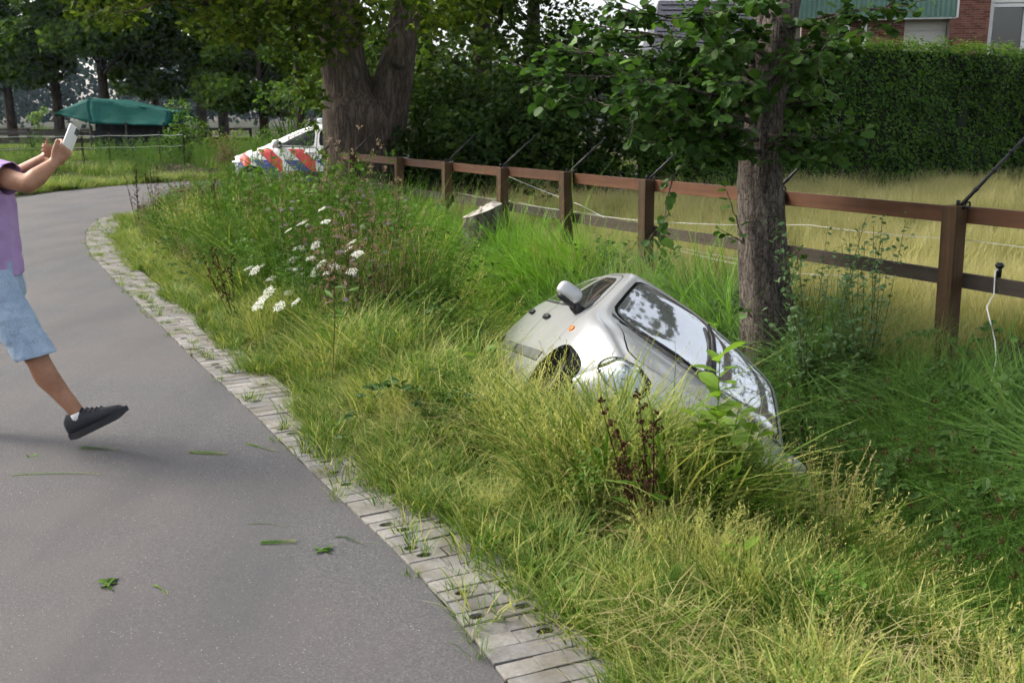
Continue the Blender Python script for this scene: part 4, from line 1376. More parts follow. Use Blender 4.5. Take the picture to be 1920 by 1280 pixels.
def alder():
    random.seed(4)
    b = Vector((2.0, 7.78, -.12))
    root = empty('alder_tree', b); tag(root, 'alder with fissured trunk and large round leaves in front of the fence', 'tree')
    mb = MB()
    ax = []
    for (px, py) in [(1447, 640), (1440, 600), (1432, 500), (1427, 400), (1424, 320), (1430, 240), (1440, 170), (1455, 80), (1470, 0)]:
        ax.append(at(px, py, 7.78) - b)
    ax[0].z = -.35
    ax += [Vector((.14, .1, 3.8)), Vector((.2, .2, 5.2)), Vector((.15, .2, 7.2))]
    p, r = dense(ax, [.235, .205, .185, .178, .172, .15, .14, .13, .125, .10, .07, .02], 60)
    trunk_tube(mb, p, r, 30, .03, lobes=6)
    ax2 = [at(px, py, 7.85) - b for (px, py) in [(1428, 270), (1415, 210), (1408, 150), (1425, 60), (1436, 0)]] + [Vector((-.1, .3, 3.6)), Vector((-.4, .3, 5.0))]
    p, r = dense(ax2, [.10, .085, .075, .07, .065, .05, .02], 24)
    trunk_tube(mb, p, r, 14, .04)
    mb.build('trunk', BK['alder'], root, True)
    lm = round_leaf(); lm.materials.append(L_['alder'])
    leaves = []; hold = [MB()]      # (pos, dir, size)
    def twig(a, e, r0, nl, sag=-.05, size=.078, spread=1.0):
        pts = limb(hold[0], a, e, r0, .0022, sag, 9, .035, 5)
        for k in range(nl):
            t = .16 + .84 * (k + random.random() * .6) / nl
            i = min(int(t * 9), 8); q = pts[i].lerp(pts[i + 1], t * 9 - i)
            d = (pts[i + 1] - pts[i]).normalized()
            w = random.uniform(0, 6.28)
            o = Vector((math.cos(w), math.sin(w), random.uniform(-.9, .15)))
            dr = (d * .55 + o * spread).normalized()
            leaves.append((q + dr * .022, dr, size * random.uniform(.7, 1.2)))
        leaves.append((pts[-1], (pts[-1] - pts[-2]).normalized(), size * .8))
        return pts
    def T(px, py, Y): return at(px, py, Y) - b
    # main low branches towards the left, then the right
    mains = [((1420, 150, 7.7), (1040, 95, 7.1), 16), ((1418, 190, 7.7), (1000, 135, 7.0), 18), ((1415, 230, 7.7), (1075, 185, 6.9), 18), ((1425, 120, 7.8), (1090, 45, 7.6), 15), ((1430, 90, 7.8), (1150, 15, 7.3), 14),
             ((1420, 200, 7.6), (1190, 150, 6.6), 15), ((1410, 250, 7.6), (1170, 225, 6.8), 13), ((1420, 262, 7.6), (1260, 265, 7.0), 10), ((1440, 255, 7.6), (1580, 268, 7.2), 9), ((1440, 268, 7.55), (1500, 290, 7.2), 5),
             ((1450, 120, 7.7), (1600, 60, 7.3), 9), ((1460, 60, 7.7), (1675, 12, 7.4), 11), ((1440, 150, 7.65), (1540, 110, 6.9), 8), ((1430, 60, 7.7), (1290, 20, 6.9), 12), ((1430, 100, 7.7), (1330, 90, 6.7), 10),
             ((1430, 170, 7.6), (1360, 160, 6.6), 9), ((1440, 30, 7.7), (1400, -30, 6.8), 8), ((1425, 285, 7.6), (1330, 300, 7.1), 7), ((1450, 200, 7.8), (1530, 190, 7.6), 6), ((1430, 130, 7.9), (1230, 100, 8.2), 12), ((1430, 200, 7.9), (1260, 205, 8.2), 12), ((1440, 90, 7.9), (1560, 70, 8.4), 8)]
    for a, e, ns in mains:
        A, E = T(*a), T(*e); hold[0] = MB()
        pts = twig(A, E, .022, 7, .03)
        for k in range(int(ns * 1.7)):
            t = random.uniform(.12, .97); i = min(int(t * 9), 8); q = pts[i].lerp(pts[i + 1], t * 9 - i)
            d = (E - A).normalized()
            v = Vector((d.x * random.uniform(.3, 1) + random.gauss(0, .55), d.y + random.gauss(0, .55), random.gauss(-.05, .35))).normalized()
            twig(q, q + v * random.uniform(.14, .34), .006, random.randint(5, 8), -.06)
        hold[0].build('branch', BK['alder'], root, True)
    hold[0] = MB()
    # epicormic shoots on the trunk and a hanging spray at the rail
    twig(T(1395, 455, 7.65), T(1360, 350, 7.55), .008, 8, .0, .07); twig(T(1395, 455, 7.65), T(1350, 430, 7.5), .006, 5, .0, .06)
    twig(T(1300, 290, 7.3), T(1248, 345, 7.1), .006, 7, .02, .07); twig(T(1262, 330, 7.2), T(1232, 470, 7.0), .006, 10, .02, .085); twig(T(1255, 400, 7.1), T(1215, 450, 6.95), .004, 5, 0, .08)
    twig(T(1480, 540, 7.5), T(1500, 470, 7.3), .006, 8, 0, .06); twig(T(1410, 595, 7.5), T(1385, 560, 7.4), .006, 6, 0, .06)
    hold[0].build('shoots', BK['alder'], root, True)['kind'] = 'stuff'
    # the leaves that show largest are parts of their own; the rest is one mass
    def score(l):
        w = l[0] + b; return (w.y / max(l[2], .01)) if (w.z < 2.75) else 1e6
    leaves.sort(key=score)
    tri_v = np.array([v.co[:] for v in lm.vertices]); tri_f = [tuple(p_.vertices) for p_ in lm.polygons]
    def frame(d):
        up = Vector((random.gauss(0, .55), random.gauss(0, .55), 1)).normalized()
        y_ = up.cross(d)
        if y_.length < 1e-3: y_ = d.orthogonal()
        y_.normalize(); z_ = d.cross(y_)
        return Matrix((d, y_, z_)).transposed()
    inview = [i for i, l in enumerate(leaves) if score(l) < 1e5]
    pick = set(random.sample(inview, min(300, len(inview))))
    mbm = MB(); rn = []
    for i, (q, d, s) in enumerate(leaves):
        m3 = frame(d)
        if i in pick:
            o = bpy.data.objects.new('leaf', lm); C.objects.link(o); o.parent = root
            o.matrix_local = Matrix.Translation(q) @ (m3 * s).to_4x4()
        else:
            w = [q + m3 @ (Vector(v) * s) for v in tri_v]
            mbm.add(w, tri_f); rn += [random.random()] * len(w)
    me = mbm.mesh('crown', True, False)
    a_ = me.attributes.new('rnd', 'FLOAT', 'POINT'); a_.data.foreach_set('value', np.array(rn, dtype=np.float32))
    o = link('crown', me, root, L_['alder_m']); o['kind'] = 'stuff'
    # crown above the frame
    blobs = []
    for _ in range(34):
        a = random.uniform(0, 6.28); z = random.uniform(3.2, 7.4); rr = random.uniform(.3, 1.9) * math.sin(math.pi * (z - 2.0) / 6.4)
        blobs.append((b + Vector((rr * math.cos(a) + .2, rr * math.sin(a) + .1, z)), (.55, .55, .36)))
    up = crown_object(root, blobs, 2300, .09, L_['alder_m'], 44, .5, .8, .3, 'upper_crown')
    ub = MB()
    for c, r_ in blobs: limb(ub, (.14, .12, max(2.8, c.z - b.z - .6)), c - b, .03, .006, .03, 5, .05, 5)
    ub.build('upper_branch', BK['alder'], root, True)


alder()

# ---- tree standing outside the frame to the right; the tilted windscreen mirrors it
simple_tree('field_tree', 'tree at the paddock side, out of the picture, mirrored in the windscreen', (7.9, 8.4, -.02), 5.6, .10, 1.25, 1.2, 5200, .11, L_['alder_m'], 91, (0, 0), None, 26, 'alder')

# ---- far wood beyond the fields
def far_wood():
    random.seed(3); r = np.random.default_rng(4)
    bl = []
    for i in range(150):
        x = -150 + 210 * (i / 149) + random.uniform(-2, 2); y = 225 + random.uniform(-14, 14) + .12 * x
        h = random.uniform(12, 19); bl.append((Vector((x, y, h * .55)), (random.uniform(3, 5), 4, h * .5)))
    P = blob_points(bl, 26000, 5, .6); P[:, 2] = np.maximum(P[:, 2], .3)
    V, F, rn = leaf_cloud(P, r.uniform(.8, 1.7, len(P)), 6, .2, .8)
    o = link('far_wood', np_mesh('far_wood', V, F, False, rnd=rn), None, L_['wood']); tag(o, 'bluish wood on the horizon beyond the paddock', 'woodland', kind='stuff')
    return o


far_wood()
# small bushes by the shelter
for (px, py, Y, n, rr, lab, mt) in [(72, 215, 66, 500, .62, 'small light green bush beyond the paddock rails', 'lime'), (345, 240, 40, 1500, .95, 'green bush growing against the tarpaulin shelter', 'hedge'), (410, 275, 38, 900, .8, 'low leafy bush right of the tarpaulin shelter', 'oak'), (540, 195, 36, 900, 1.0, 'rounded blue-green bush behind the police car', 'row')]:
    c = at(px, py, Y); root = empty('bush', (c.x, c.y, 0)); tag(root, lab, 'bush')
    random.seed(int(px)); bl = [(c + Vector((random.gauss(0, rr * .5), random.gauss(0, rr * .3), random.gauss(0, rr * .45))), (rr * .5, rr * .5, rr * .42)) for _ in range(7)]
    bl += [(Vector((q.x, q.y, max(.3, q.z * .45))), r_) for q, r_ in bl]
    mb = MB()
    for q, r_ in bl: limb(mb, (0, 0, -.05), q - Vector((c.x, c.y, 0)), .03, .008, .05, 4, .05, 5)
    mb.build('stem', BK['row'], root, True)
    crown_object(root, bl, n, .15, L_[mt], int(px) + 1, .4)
# ------------------------------------------------------------------ cars: a lofted shell cut into panels along implicit curves
def poly_sdf(P, poly):
    """signed distance (negative inside) of 2-d points P (n,2) to a polygon"""
    P = np.asarray(P, float); poly = np.asarray(poly, float)
    d = np.full(len(P), 1e9); inside = np.zeros(len(P), bool)
    n = len(poly)
    for i in range(n):
        a = poly[i]; b = poly[(i + 1) % n]
        e = b - a; w = P - a
        t = np.clip((w @ e) / (e @ e + 1e-12), 0, 1)
        q = w - t[:, None] * e
        d = np.minimum(d, (q ** 2).sum(1))
        c1 = (a[1] <= P[:, 1]) != (b[1] <= P[:, 1])
        with np.errstate(divide='ignore', invalid='ignore'):
            xi = a[0] + (P[:, 1] - a[1]) / (b[1] - a[1] + 1e-15) * (b[0] - a[0])
        inside ^= c1 & (P[:, 0] < xi)
    d = np.sqrt(d)
    return np.where(inside, -d, d)


def round_poly(poly, it=2, closed=True):
    p = [np.array(q, float) for q in poly]
    for _ in range(it):
        q = []
        n = len(p)
        for i in range(n):
            a, b = p[i], p[(i + 1) % n]
            L = np.linalg.norm(b - a)
            k = min(0.25, 0.05 / max(L, 1e-6))
            q += [a * (1 - k) + b * k, a * k + b * (1 - k)]
        p = q
    return p


def knife(bm, fun, level):
    """cut every face of bm along fun == level"""
    bm.verts.ensure_lookup_table(); bm.verts.index_update()
    co = np.array([v.co[:] for v in bm.verts])
    g = fun(co) - level
    g[np.abs(g) < 1e-5] = 1e-5
    cut = set(); fset = set()
    for e in list(bm.edges):
        a, b = e.verts
        ga, gb = g[a.index], g[b.index]
        if (ga < 0) != (gb < 0):
            cut.add((e, ga / (ga - gb)))
    newv = set()
    for e, t in cut:
        fs = list(e.link_faces)
        a = e.verts[0]
        ne, nv = bmesh.utils.edge_split(e, a, t)
        newv.add(nv)
        fset.update(fs)
    for f in fset:
        vs = [l.vert for l in f.loops if l.vert in newv]
        if len(vs) == 2:
            try: bmesh.utils.face_split(f, vs[0], vs[1])
            except Exception: pass
        elif len(vs) == 4:
            try:
                f2, _ = bmesh.utils.face_split(f, vs[0], vs[1])
                for ff in (f, f2):
                    if vs[2] in ff.verts and vs[3] in ff.verts:
                        bmesh.utils.face_split(ff, vs[2], vs[3]); break
            except Exception: pass


def curve(tab, x, smooth=0.10):
    xs = np.array([a for a, _ in tab]); ys = np.array([b for _, b in tab])
    o = np.argsort(xs); xs = xs[o]; ys = ys[o]
    acc = 0
    for d in np.linspace(-smooth, smooth, 9):
        xx = np.clip(x + d, xs[0], xs[-1])
        acc = acc + np.interp(xx, xs, ys) + 0
    return acc / 9


def shell_mesh(S):
    """lofted closed body shell from the profile tables in S"""
    X = np.concatenate([np.linspace(S['x0'], S['x0'] + 0.25, 9)[:-1], np.linspace(S['x0'] + 0.25, S['x1'] - 0.30, S.get('nst', 74))[:-1], np.linspace(S['x1'] - 0.30, S['x1'], 13)])
    cv = lambda k: curve(S[k], X)
    yw, zs, yb, zb, yr, zr, zc = (cv(k) for k in ('yw', 'zs', 'yb', 'zb', 'yr', 'zr', 'zc'))
    secs = []
    for i in range(len(X)):
        ys = yw[i] - 0.045
        top = zr[i]
        K = [(ys - 0.12, zs[i] - 0.01), (ys - 0.02, zs[i]), (yw[i] - 0.008, zs[i] + 0.13), (yw[i], zs[i] + 0.5 * (zb[i] - zs[i])),
             (yb[i] + 0.025, zb[i] - 0.06), (yb[i], zb[i]), (yb[i] + (yr[i] - yb[i]) * 0.5 + 0.012, zb[i] + (zr[i] - zb[i]) * 0.5),
             (yr[i] + 0.018, zr[i] - 0.025), (yr[i] - 0.02, zr[i] + 0.012), (yr[i] * 0.62, zr[i] + (zc[i] - zr[i]) * 0.62), (yr[i] * 0.3, zr[i] + (zc[i] - zr[i]) * 0.93), (0, zc[i])]
        K = np.array(K)
        m = 4
        pts = []
        for j in range(len(K) - 1):
            for q in range(m): pts.append(K[j] + (K[j + 1] - K[j]) * q / m)
        pts.append(K[-1])
        pts = np.array(pts)
        full = np.concatenate([pts, (pts[::-1] * [-1, 1])[1:]])
        for _ in range(3):
            sm = full.copy()
            sm[1:-1] = (full[:-2] + 2 * full[1:-1] + full[2:]) / 4
            full = sm
        secs.append(full)
    secs = np.array(secs)                       # (nx, np, 2)
    nx, npt, _ = secs.shape
    V = np.zeros((nx, npt, 3))
    V[..., 1] = -secs[..., 0]                   # start on the right side (y < 0)
    V[..., 2] = secs[..., 1]
    Xg = np.repeat(X[:, None], npt, 1)
    wf = np.clip((Xg - (S['x1'] - 0.55)) / 0.55, 0, 1); wf = wf * wf * (3 - 2 * wf)
    wr = np.clip(((S['x0'] + 0.35) - Xg) / 0.35, 0, 1); wr = wr * wr * (3 - 2 * wr)
    V[..., 0] = Xg - wf * S['plan_f'] * (np.abs(V[..., 1]) / 0.75) ** 3 + wr * S['plan_r'] * (np.abs(V[..., 1]) / 0.75) ** 3
    rows = [V[i] for i in range(nx)]
    def cap(row, sgn, bulge, zc_):
        out = []
        for t in (0.10, 0.22, 0.36, 0.5, 0.66, 0.82, 0.94):
            r = row.copy()
            r[:, 1] *= (1 - t)
            r[:, 2] = zc_ + (r[:, 2] - zc_) * (1 - t)
            r[:, 0] += sgn * bulge * (1 - (1 - t) ** 2.2)
            out.append(r)
        return out
    front = cap(rows[-1], 1, S['bulge_f'], S['zcap_f'])
    rear = cap(rows[0], -1, S['bulge_r'], S['zcap_r'])
    rows = rear[::-1] + rows + front
    A = np.array(rows)
    n, p, _ = A.shape
    idx = np.arange(n * p).reshape(n, p)
    F = np.stack([idx[:-1, :-1], idx[:-1, 1:], idx[1:, 1:], idx[1:, :-1]], -1).reshape(-1, 4)
    return A.reshape(-1, 3), F


def sub_mesh(bm, faces, name):
    me = bpy.data.meshes.new(name)
    vm = {}; vs = []; fs = []; mi = []
    for f in faces:
        q = []
        for v in f.verts:
            if v not in vm: vm[v] = len(vs); vs.append(v.co[:])
            q.append(vm[v])
        fs.append(q); mi.append(f.material_index)
    me.from_pydata(vs, [], fs)
    me.polygons.foreach_set('material_index', np.array(mi, dtype=np.int32))
    me.polygons.foreach_set('use_smooth', np.ones(len(fs), dtype=bool))
    me.update()
    return me


def ellip(c, r):
    c = np.array(c); r = np.array(r)
    return lambda P: (np.sqrt((((np.stack([P[:, 0], np.abs(P[:, 1]), P[:, 2]], 1)) - c) / r) ** 2 @ np.ones(3)) - 1) * r.min()


def side(poly, ymin=0.3, it=2):
    pl = round_poly(poly, it)
    return lambda P: np.maximum(poly_sdf(P[:, [0, 2]], pl), (ymin - np.abs(P[:, 1])))


def topv(poly, zmin, it=1):
    half = [(x, y) for x, y in poly]
    pl = half + [(x, -y) for x, y in half[::-1] if y > 0]
    pl = round_poly(pl, it)
    return lambda P: np.maximum(poly_sdf(P[:, :2], pl), zmin - P[:, 2])


def wheel_parts(parent, loc, r, w, side_sgn, steer=0.0, spokes=5, dark=False):
    """wheel part with tyre and rim sub-parts; local axis along y"""
    wh = empty('wheel', loc); wh.parent = parent; wh.rotation_euler = (0, 0, steer)
    tb = MB()
    tb.lathe([(r * 0.66, -w * .46), (r * 0.80, -w * .52), (r * 0.95, -w * .46), (r, -w * .33), (r * .995, -w * .1), (r * .995, w * .1), (r, w * .33), (r * 0.95, w * .46), (r * 0.80, w * .52), (r * 0.66, w * .46)], 36, 'y')
    tb.build('tyre', M['rubber'], wh, True)
    rb = MB()
    s = side_sgn
    rb.lathe([(r * .67, -w * .45), (r * .63, -w * .40), (r * .60, 0), (r * .63, w * .40), (r * .67, w * .45)], 36, 'y')
    for k in range(spokes):
        a = 2 * math.pi * k / spokes
        q = Matrix.Rotation(-a, 3, 'Y')
        rb.box(q @ Vector((r * .36, s * w * .32, 0)), (r * .58, w * .12, r * .20), q, bev=0.012)
    rb.lathe([(0.0, s * w * .40), (r * .12, s * w * .40), (r * .17, s * w * .34), (r * .17, s * w * .2)], 18, 'y')
    rb.lathe([(r * .1, -s * w * .05), (r * .6, -s * w * .05)], 18, 'y')
    rb.build('rim', M['steel'] if dark else M['alloy'], wh, True)
    return wh


def build_car(root, S, paint):
    V, F = shell_mesh(S)
    bm = bmesh.new()
    vs = [bm.verts.new(p) for p in V]
    for f in F: bm.faces.new([vs[i] for i in f])
    bm.normal_update()
    bvh = BVHTree.FromBMesh(bm)
    base_v = V.copy(); base_f = F.copy()
    gap = S.get('gap', 0.0032)
    axles = S['axles']; ra = S['arch_r']; za = S['arch_z']
    def arch(P):
        d = np.minimum(*[np.hypot(P[:, 0] - ax, (P[:, 2] - za)) for ax in axles]) - ra
        return np.maximum(d, 0.40 - np.abs(P[:, 1]))
    regs = S['regions']                           # list of (name, fun, with_gap)
    knife(bm, arch, 0.0)
    knife(bm, arch, 0.022)
    for name, fun, wg in regs:
        if wg:
            knife(bm, fun, -gap); knife(bm, fun, gap)
        else: knife(bm, fun, 0.0)
    for fun, lv in S.get('extra', []): knife(bm, fun, lv)
    bm.faces.ensure_lookup_table()
    cen = np.array([f.calc_center_median()[:] for f in bm.faces])
    keep = arch(cen) > 0
    part = np.array(['body'] * len(cen), dtype=object)
    for name, fun, wg in regs:
        d = fun(cen)
        if wg:
            keep &= ~((np.abs(d) < gap))
            part[d <= -gap] = name
        else: part[d < 0] = name
    if 'paintfun' in S:
        mi = S['paintfun'](cen, part)
        for f, m_ in zip(bm.faces, mi): f.material_index = int(m_)
    out = {}
    names = sorted(set(part))
    for name in names:
        fs = [bm.faces[i] for i in np.nonzero(keep & (part == name))[0]]
        if not fs: continue
        # pieces on the two sides of the car are separate parts
        if name in S['split']:
            sets = [[f for f in fs if f.calc_center_median().y < 0], [f for f in fs if f.calc_center_median().y >= 0]]
        else: sets = [fs]
        for q, ff in enumerate(sets):
            if not ff: continue
            out[(name, q)] = sub_mesh(bm, ff, name)
    bm.free()
    # inner dark lining a little inside the skin, open where the glass and the arches are
    bi = bmesh.new()
    vs = [bi.verts.new(p) for p in base_v]
    for f in base_f: bi.faces.new([vs[i] for i in f])
    bi.normal_update()
    nr = [v.normal.copy() for v in bi.verts]
    cc = np.array([f.calc_center_median()[:] for f in bi.faces])
    hole = np.maximum(-arch(cc), -1) > -0.01
    for name, fun, wg in regs:
        if name in S['glass']: hole |= fun(cc) < 0.03
    sgn = 1.0 if nr[len(nr) // 2].dot(Vector(base_v[len(nr) // 2]) - Vector((0, 0, 0.6))) > 0 else -1.0
    for v, n_ in zip(bi.verts, nr): v.co -= n_ * sgn * 0.009
    bmesh.ops.delete(bi, geom=[f for f, h_ in zip(bi.faces, hole) if h_], context='FACES')
    me = bpy.data.meshes.new('lining'); bi.to_mesh(me); bi.free()
    link('lining', me, root, M['dark_inside'])
    return out, bvh


def surf_y(bvh, x, z, sgn):
    h = bvh.ray_cast(Vector((x, sgn * 2.0, z)), Vector((0, -sgn, 0)))
    return h[0] if h[0] is not None else Vector((x, sgn * 0.8, z))


def side_strip(bvh, x0, x1, z0, z1, half, sgn, out=0.010, n=24):
    mb = MB(); vs = []
    for i in range(n + 1):
        x = x0 + (x1 - x0) * i / n; z = z0 + (z1 - z0) * i / n
        for dz, o in ((-half, 0.0), (-half * .8, out), (half * .8, out), (half, 0.0)):
            p = surf_y(bvh, x, z + dz, sgn); vs.append((p.x, p.y + sgn * o, p.z))
    fs = [(i * 4 + k, i * 4 + k + 1, (i + 1) * 4 + k + 1, (i + 1) * 4 + k) for i in range(n) for k in range(3)]
    fs += [(0, 1, 2, 3), (n * 4 + 3, n * 4 + 2, n * 4 + 1, n * 4)]
    mb.add(vs, fs)
    return mb


def solid(o, th=0.006):
    md = o.modifiers.new('thickness', 'SOLIDIFY'); md.thickness = th; md.offset = -1
    return o


def seat(parent, x, y, name='seat'):
    mb = MB()
    lump((x, y, 0.42), (0.26, 0.24, 0.09), mb=mb)
    lump((x - 0.30, y, 0.74), (0.09, 0.23, 0.32), Matrix.Rotation(R(-14), 3, 'Y'), mb=mb)
    lump((x - 0.40, y, 1.12), (0.05, 0.13, 0.09), Matrix.Rotation(R(-14), 3, 'Y'), mb=mb)
    return mb.build(name, M['seat_cloth'], parent, True)


# ---- silver hatchback in the ditch
S1 = dict(x0=-1.82, x1=1.70, plan_f=0.24, plan_r=0.10, bulge_f=0.17, bulge_r=0.06, zcap_f=0.27, zcap_r=0.36,
    yw=[(-1.82, .70), (-1.5, .785), (-1.0, .815), (0, .825), (1.0, .815), (1.4, .80), (1.70, .72)],
    zs=[(-1.82, .36), (-1.5, .27), (-1, .24), (1, .23), (1.5, .23), (1.70, .26)],
    zb=[(-1.82, .87), (-1.3, .975), (-.9, .97), (0, .92), (.8, .87), (1.1, .835), (1.4, .775), (1.70, .67)],
    yb=[(-1.82, .61), (-1.4, .71), (-.9, .75), (0, .765), (.8, .765), (1.1, .755), (1.4, .70), (1.70, .585)],
    zr=[(-1.82, .92), (-1.7, 1.01), (-1.45, 1.13), (-1.1, 1.24), (-.6, 1.305), (-.1, 1.335), (.44, 1.315), (.66, 1.165), (.94, .93), (1.08, .885), (1.4, .82), (1.70, .70)],
    yr=[(-1.82, .57), (-1.45, .58), (-1.1, .60), (-.6, .605), (.44, .59), (.66, .635), (.94, .70), (1.08, .68), (1.4, .61), (1.70, .50)],
    zc=[(-1.82, .95), (-1.7, 1.04), (-1.45, 1.19), (-1.1, 1.305), (-.6, 1.375), (-.1, 1.405), (.44, 1.37), (.66, 1.205), (.94, .98), (1.1, .93), (1.4, .87), (1.70, .755)],
    axles=(1.20, -1.22), arch_r=0.335, arch_z=0.29)
S1['regions'] = [
    ('front_door', side([(.86, .27), (.915, .5), (.885, .78), (.845, .92), (.63, 1.10), (.41, 1.27), (-.115, 1.302), (-.135, .9), (-.115, .27)]), True),
    ('rear_door', side([(-.125, .27), (-.145, .9), (-.125, 1.302), (-.55, 1.27), (-.90, 1.18), (-1.07, 1.03), (-1.03, .78), (-.87, .62), (-.82, .27)]), True),
    ('side_window', side([(.765, .925), (.60, 1.065), (.39, 1.235), (-.075, 1.268), (-.09, .955)]), False),
    ('rear_side_window', side([(-.19, .965), (-.175, 1.266), (-.53, 1.235), (-.82, 1.155), (-.97, 1.02)]), False),
    ('windscreen', topv([(1.065, 0), (1.04, .35), (.935, .66), (.66, .595), (.485, .545), (.455, 0)], .86), False),
    ('cowl', topv([(1.11, 0), (1.085, .35), (.99, .645), (.942, .663), (1.045, .35), (1.07, 0)], .8, 0), False),
    ('bonnet', topv([(1.115, 0), (1.09, .35), (1.005, .625), (1.4, .585), (1.56, .50), (1.66, .34), (1.735, 0)], .60), True),
    ('headlight', ellip((1.60, .53, .625), (.20, .15, .088)), True),
    ('rear_window', topv([(-1.30, 0), (-1.30, .49), (-1.66, .48), (-1.68, 0)], .95), False),
]
S1['split'] = ('front_door', 'rear_door', 'side_window', 'rear_side_window', 'headlight')
S1['glass'] = ('side_window', 'rear_side_window', 'windscreen', 'rear_window', 'headlight')
_ws = S1['regions'][4][1]
S1['extra'] = [(_ws, -0.02)]
_fw, _rw = S1['regions'][2][1], S1['regions'][3][1]


def _pf(cen, part):
    mi = np.zeros(len(cen), int)
    mi[(part == 'windscreen') & (_ws(cen) > -0.02)] = 1
    return mi


S1['paintfun'] = _pf


def crashed_car(matrix):
    root = empty('crashed_car')
    root.matrix_world = matrix
    tag(root, 'silver five-door hatchback tipped on its side in the roadside ditch', 'car')
    out, bvh = build_car(root, S1, M['silver'])
    P = {}
    for (name, q), me in out.items():
        mats = {'windscreen': [M['screen_glass'], M['frit']], 'side_window': M['side_glass'], 'rear_side_window': M['side_glass'], 'rear_window': M['side_glass'],
                'headlight': M['lamp_glass'], 'cowl': M['black_plastic']}.get(name, M['silver'])
        nm = {'side_window': 'window', 'rear_side_window': 'window', 'front_door': 'door', 'rear_door': 'door'}.get(name, name)
        par = root
        if name == 'side_window': par = P[('front_door', q)]
        if name == 'rear_side_window': par = P[('rear_door', q)]
        o = link(nm, me, par, mats)
        P[(name, q)] = o
    for q, s in ((0, -1), (1, 1)):
        fd, rd, hl = P[('front_door', q)], P[('rear_door', q)], P[('headlight', q)]
        for d, hx, hz_ in ((fd, .03, .80), (rd, -.78, .85)):
            p = surf_y(bvh, hx, hz_, s)
            mb = lump((p.x, p.y + s * .012, p.z), (.085, .016, .021), e=3)
            mb.build('handle', M['black_plastic'], d, True)
        side_strip(bvh, .80, -.09, .505, .52, .036, s).build('moulding', M['grey_plastic'], fd)
        side_strip(bvh, -.155, -.80, .52, .54, .036, s).build('moulding', M['grey_plastic'], rd)
        # window surround: dark rubber along the belt and a bright divider
        side_strip(bvh, .77, -.09, .913, .943, .010, s, .004).build('belt_trim', M['black_plastic'], fd)
        side_strip(bvh, -.18, -.96, .95, 1.005, .010, s, .004).build('belt_trim', M['black_plastic'], rd)
        p = surf_y(bvh, .985, .73, s)
        lump((p.x, p.y + s * .003, p.z), (.042, .010, .020), e=2.4).build('side_repeater', M['amber'], root, True)
        # mirror on a dark sail
        mr = empty('door_mirror', (0, 0, 0)); mr.parent = fd
        p = surf_y(bvh, .73, .875, s)
        mb = MB(); mb.tube([p + Vector((0, -s * .02, -.01)), p + Vector((0, s * .05, .0)), p + Vector((.0, s * .10, .03))], [.04, .032, .03], 10)
        mb.build('mirror_arm', M['black_plastic'], mr, True)
        lump(p + Vector((.015, s * .125, .045)), (.042, .080, .050), Matrix.Rotation(s * R(8), 3, 'Z'), 3.0, 20).build('mirror_housing', M['silver'], mr, True)
        lump(p + Vector((-.036, s * .125, .045)), (.014, .071, .043), Matrix.Rotation(s * R(8), 3, 'Z'), 3.2, 20).build('mirror_pane', M['mirror'], mr, True)
        lump(p + Vector((.012, s * .11, -.002)), (.040, .07, .022), None, 2.6, 16).build('mirror_base', M['black_plastic'], mr, True)
        sv = [surf_y(bvh, x_, z_, s) + Vector((0, s * .006, 0)) for x_, z_ in ((.79, .92), (.60, .935), (.60, 1.045), (.64, 1.04))]
        mb = MB(); mb.add(sv, [(0, 1, 2, 3)]); mb.build('mirror_sail', M['black_plastic'], fd)
        # headlight: bowl following the lens, bulb and amber indicator behind it
        hm = hl.data.copy(); hm.materials.clear()
        for v in hm.vertices: v.co = Vector((1.50, s * .49, .61)) + (v.co - Vector((1.50, s * .49, .61))) * .86 + Vector((-.035, 0, 0))
        link('reflector', hm, hl, M['bowl'])
        lump((1.53, s * .49, .60), (.03, .03, .03), None, 2.2, 14).build('bulb', M['chrome'], hl, True)
        lump((1.50, s * .58, .635), (.06, .016, .026), Matrix.Rotation(-s * R(35), 3, 'Z'), 2.4, 14).build('indicator', M['pale_amber'], hl, True)
        # tail lamp
        p = surf_y(bvh, -1.74, .80, s)
        lump((p.x, p.y - s * .03, p.z), (.05, .055, .13)).build('tail_lamp', M['red_lens'], root, True)
    # wheels, arch liners, underbody
    for ax in S1['axles']:
        for s in (-1, 1):
            wheel_parts(root, (ax, s * .665, .285), .275, .165, s, steer=(R(-8) if ax > 0 else 0), dark=True)
            lb = MB(); seg = 16; vs = []
            for k in range(seg + 1):
                a = math.pi * (-0.12 + 1.24 * k / seg)
                for yy in (.50, .79): vs.append((ax + .332 * math.cos(a), s * yy, .29 + .332 * math.sin(a)))
            lb.add(vs, [(2 * k, 2 * k + 1, 2 * k + 3, 2 * k + 2) for k in range(seg)])
            vs = [(ax, s * .50, .29)] + [(ax + .332 * math.cos(math.pi * (-0.12 + 1.24 * k / seg)), s * .50, .29 + .332 * math.sin(math.pi * (-0.12 + 1.24 * k / seg))) for k in range(seg + 1)]
            lb.add(vs, [(0, k + 1, k + 2) for k in range(seg)])
            lb.build('arch_liner', M['dark_inside'], root)
    mb = MB()
    mb.box((0, 0, .235), (1.75, 1.30, .05)); mb.box((1.35, 0, .27), (.75, .94, .06)); mb.box((-1.45, 0, .30), (.65, .94, .06))
    mb.tube([(1.2, -.65, .285), (1.2, .65, .285)], .03, 8); mb.tube([(-1.22, -.65, .285), (-1.22, .65, .285)], .035, 8)
    mb.tube([(.9, .2, .19), (-.6, .25, .19), (-1.7, .35, .22)], .03, 8)
    mb.build('underbody', M['dark_inside'], root)
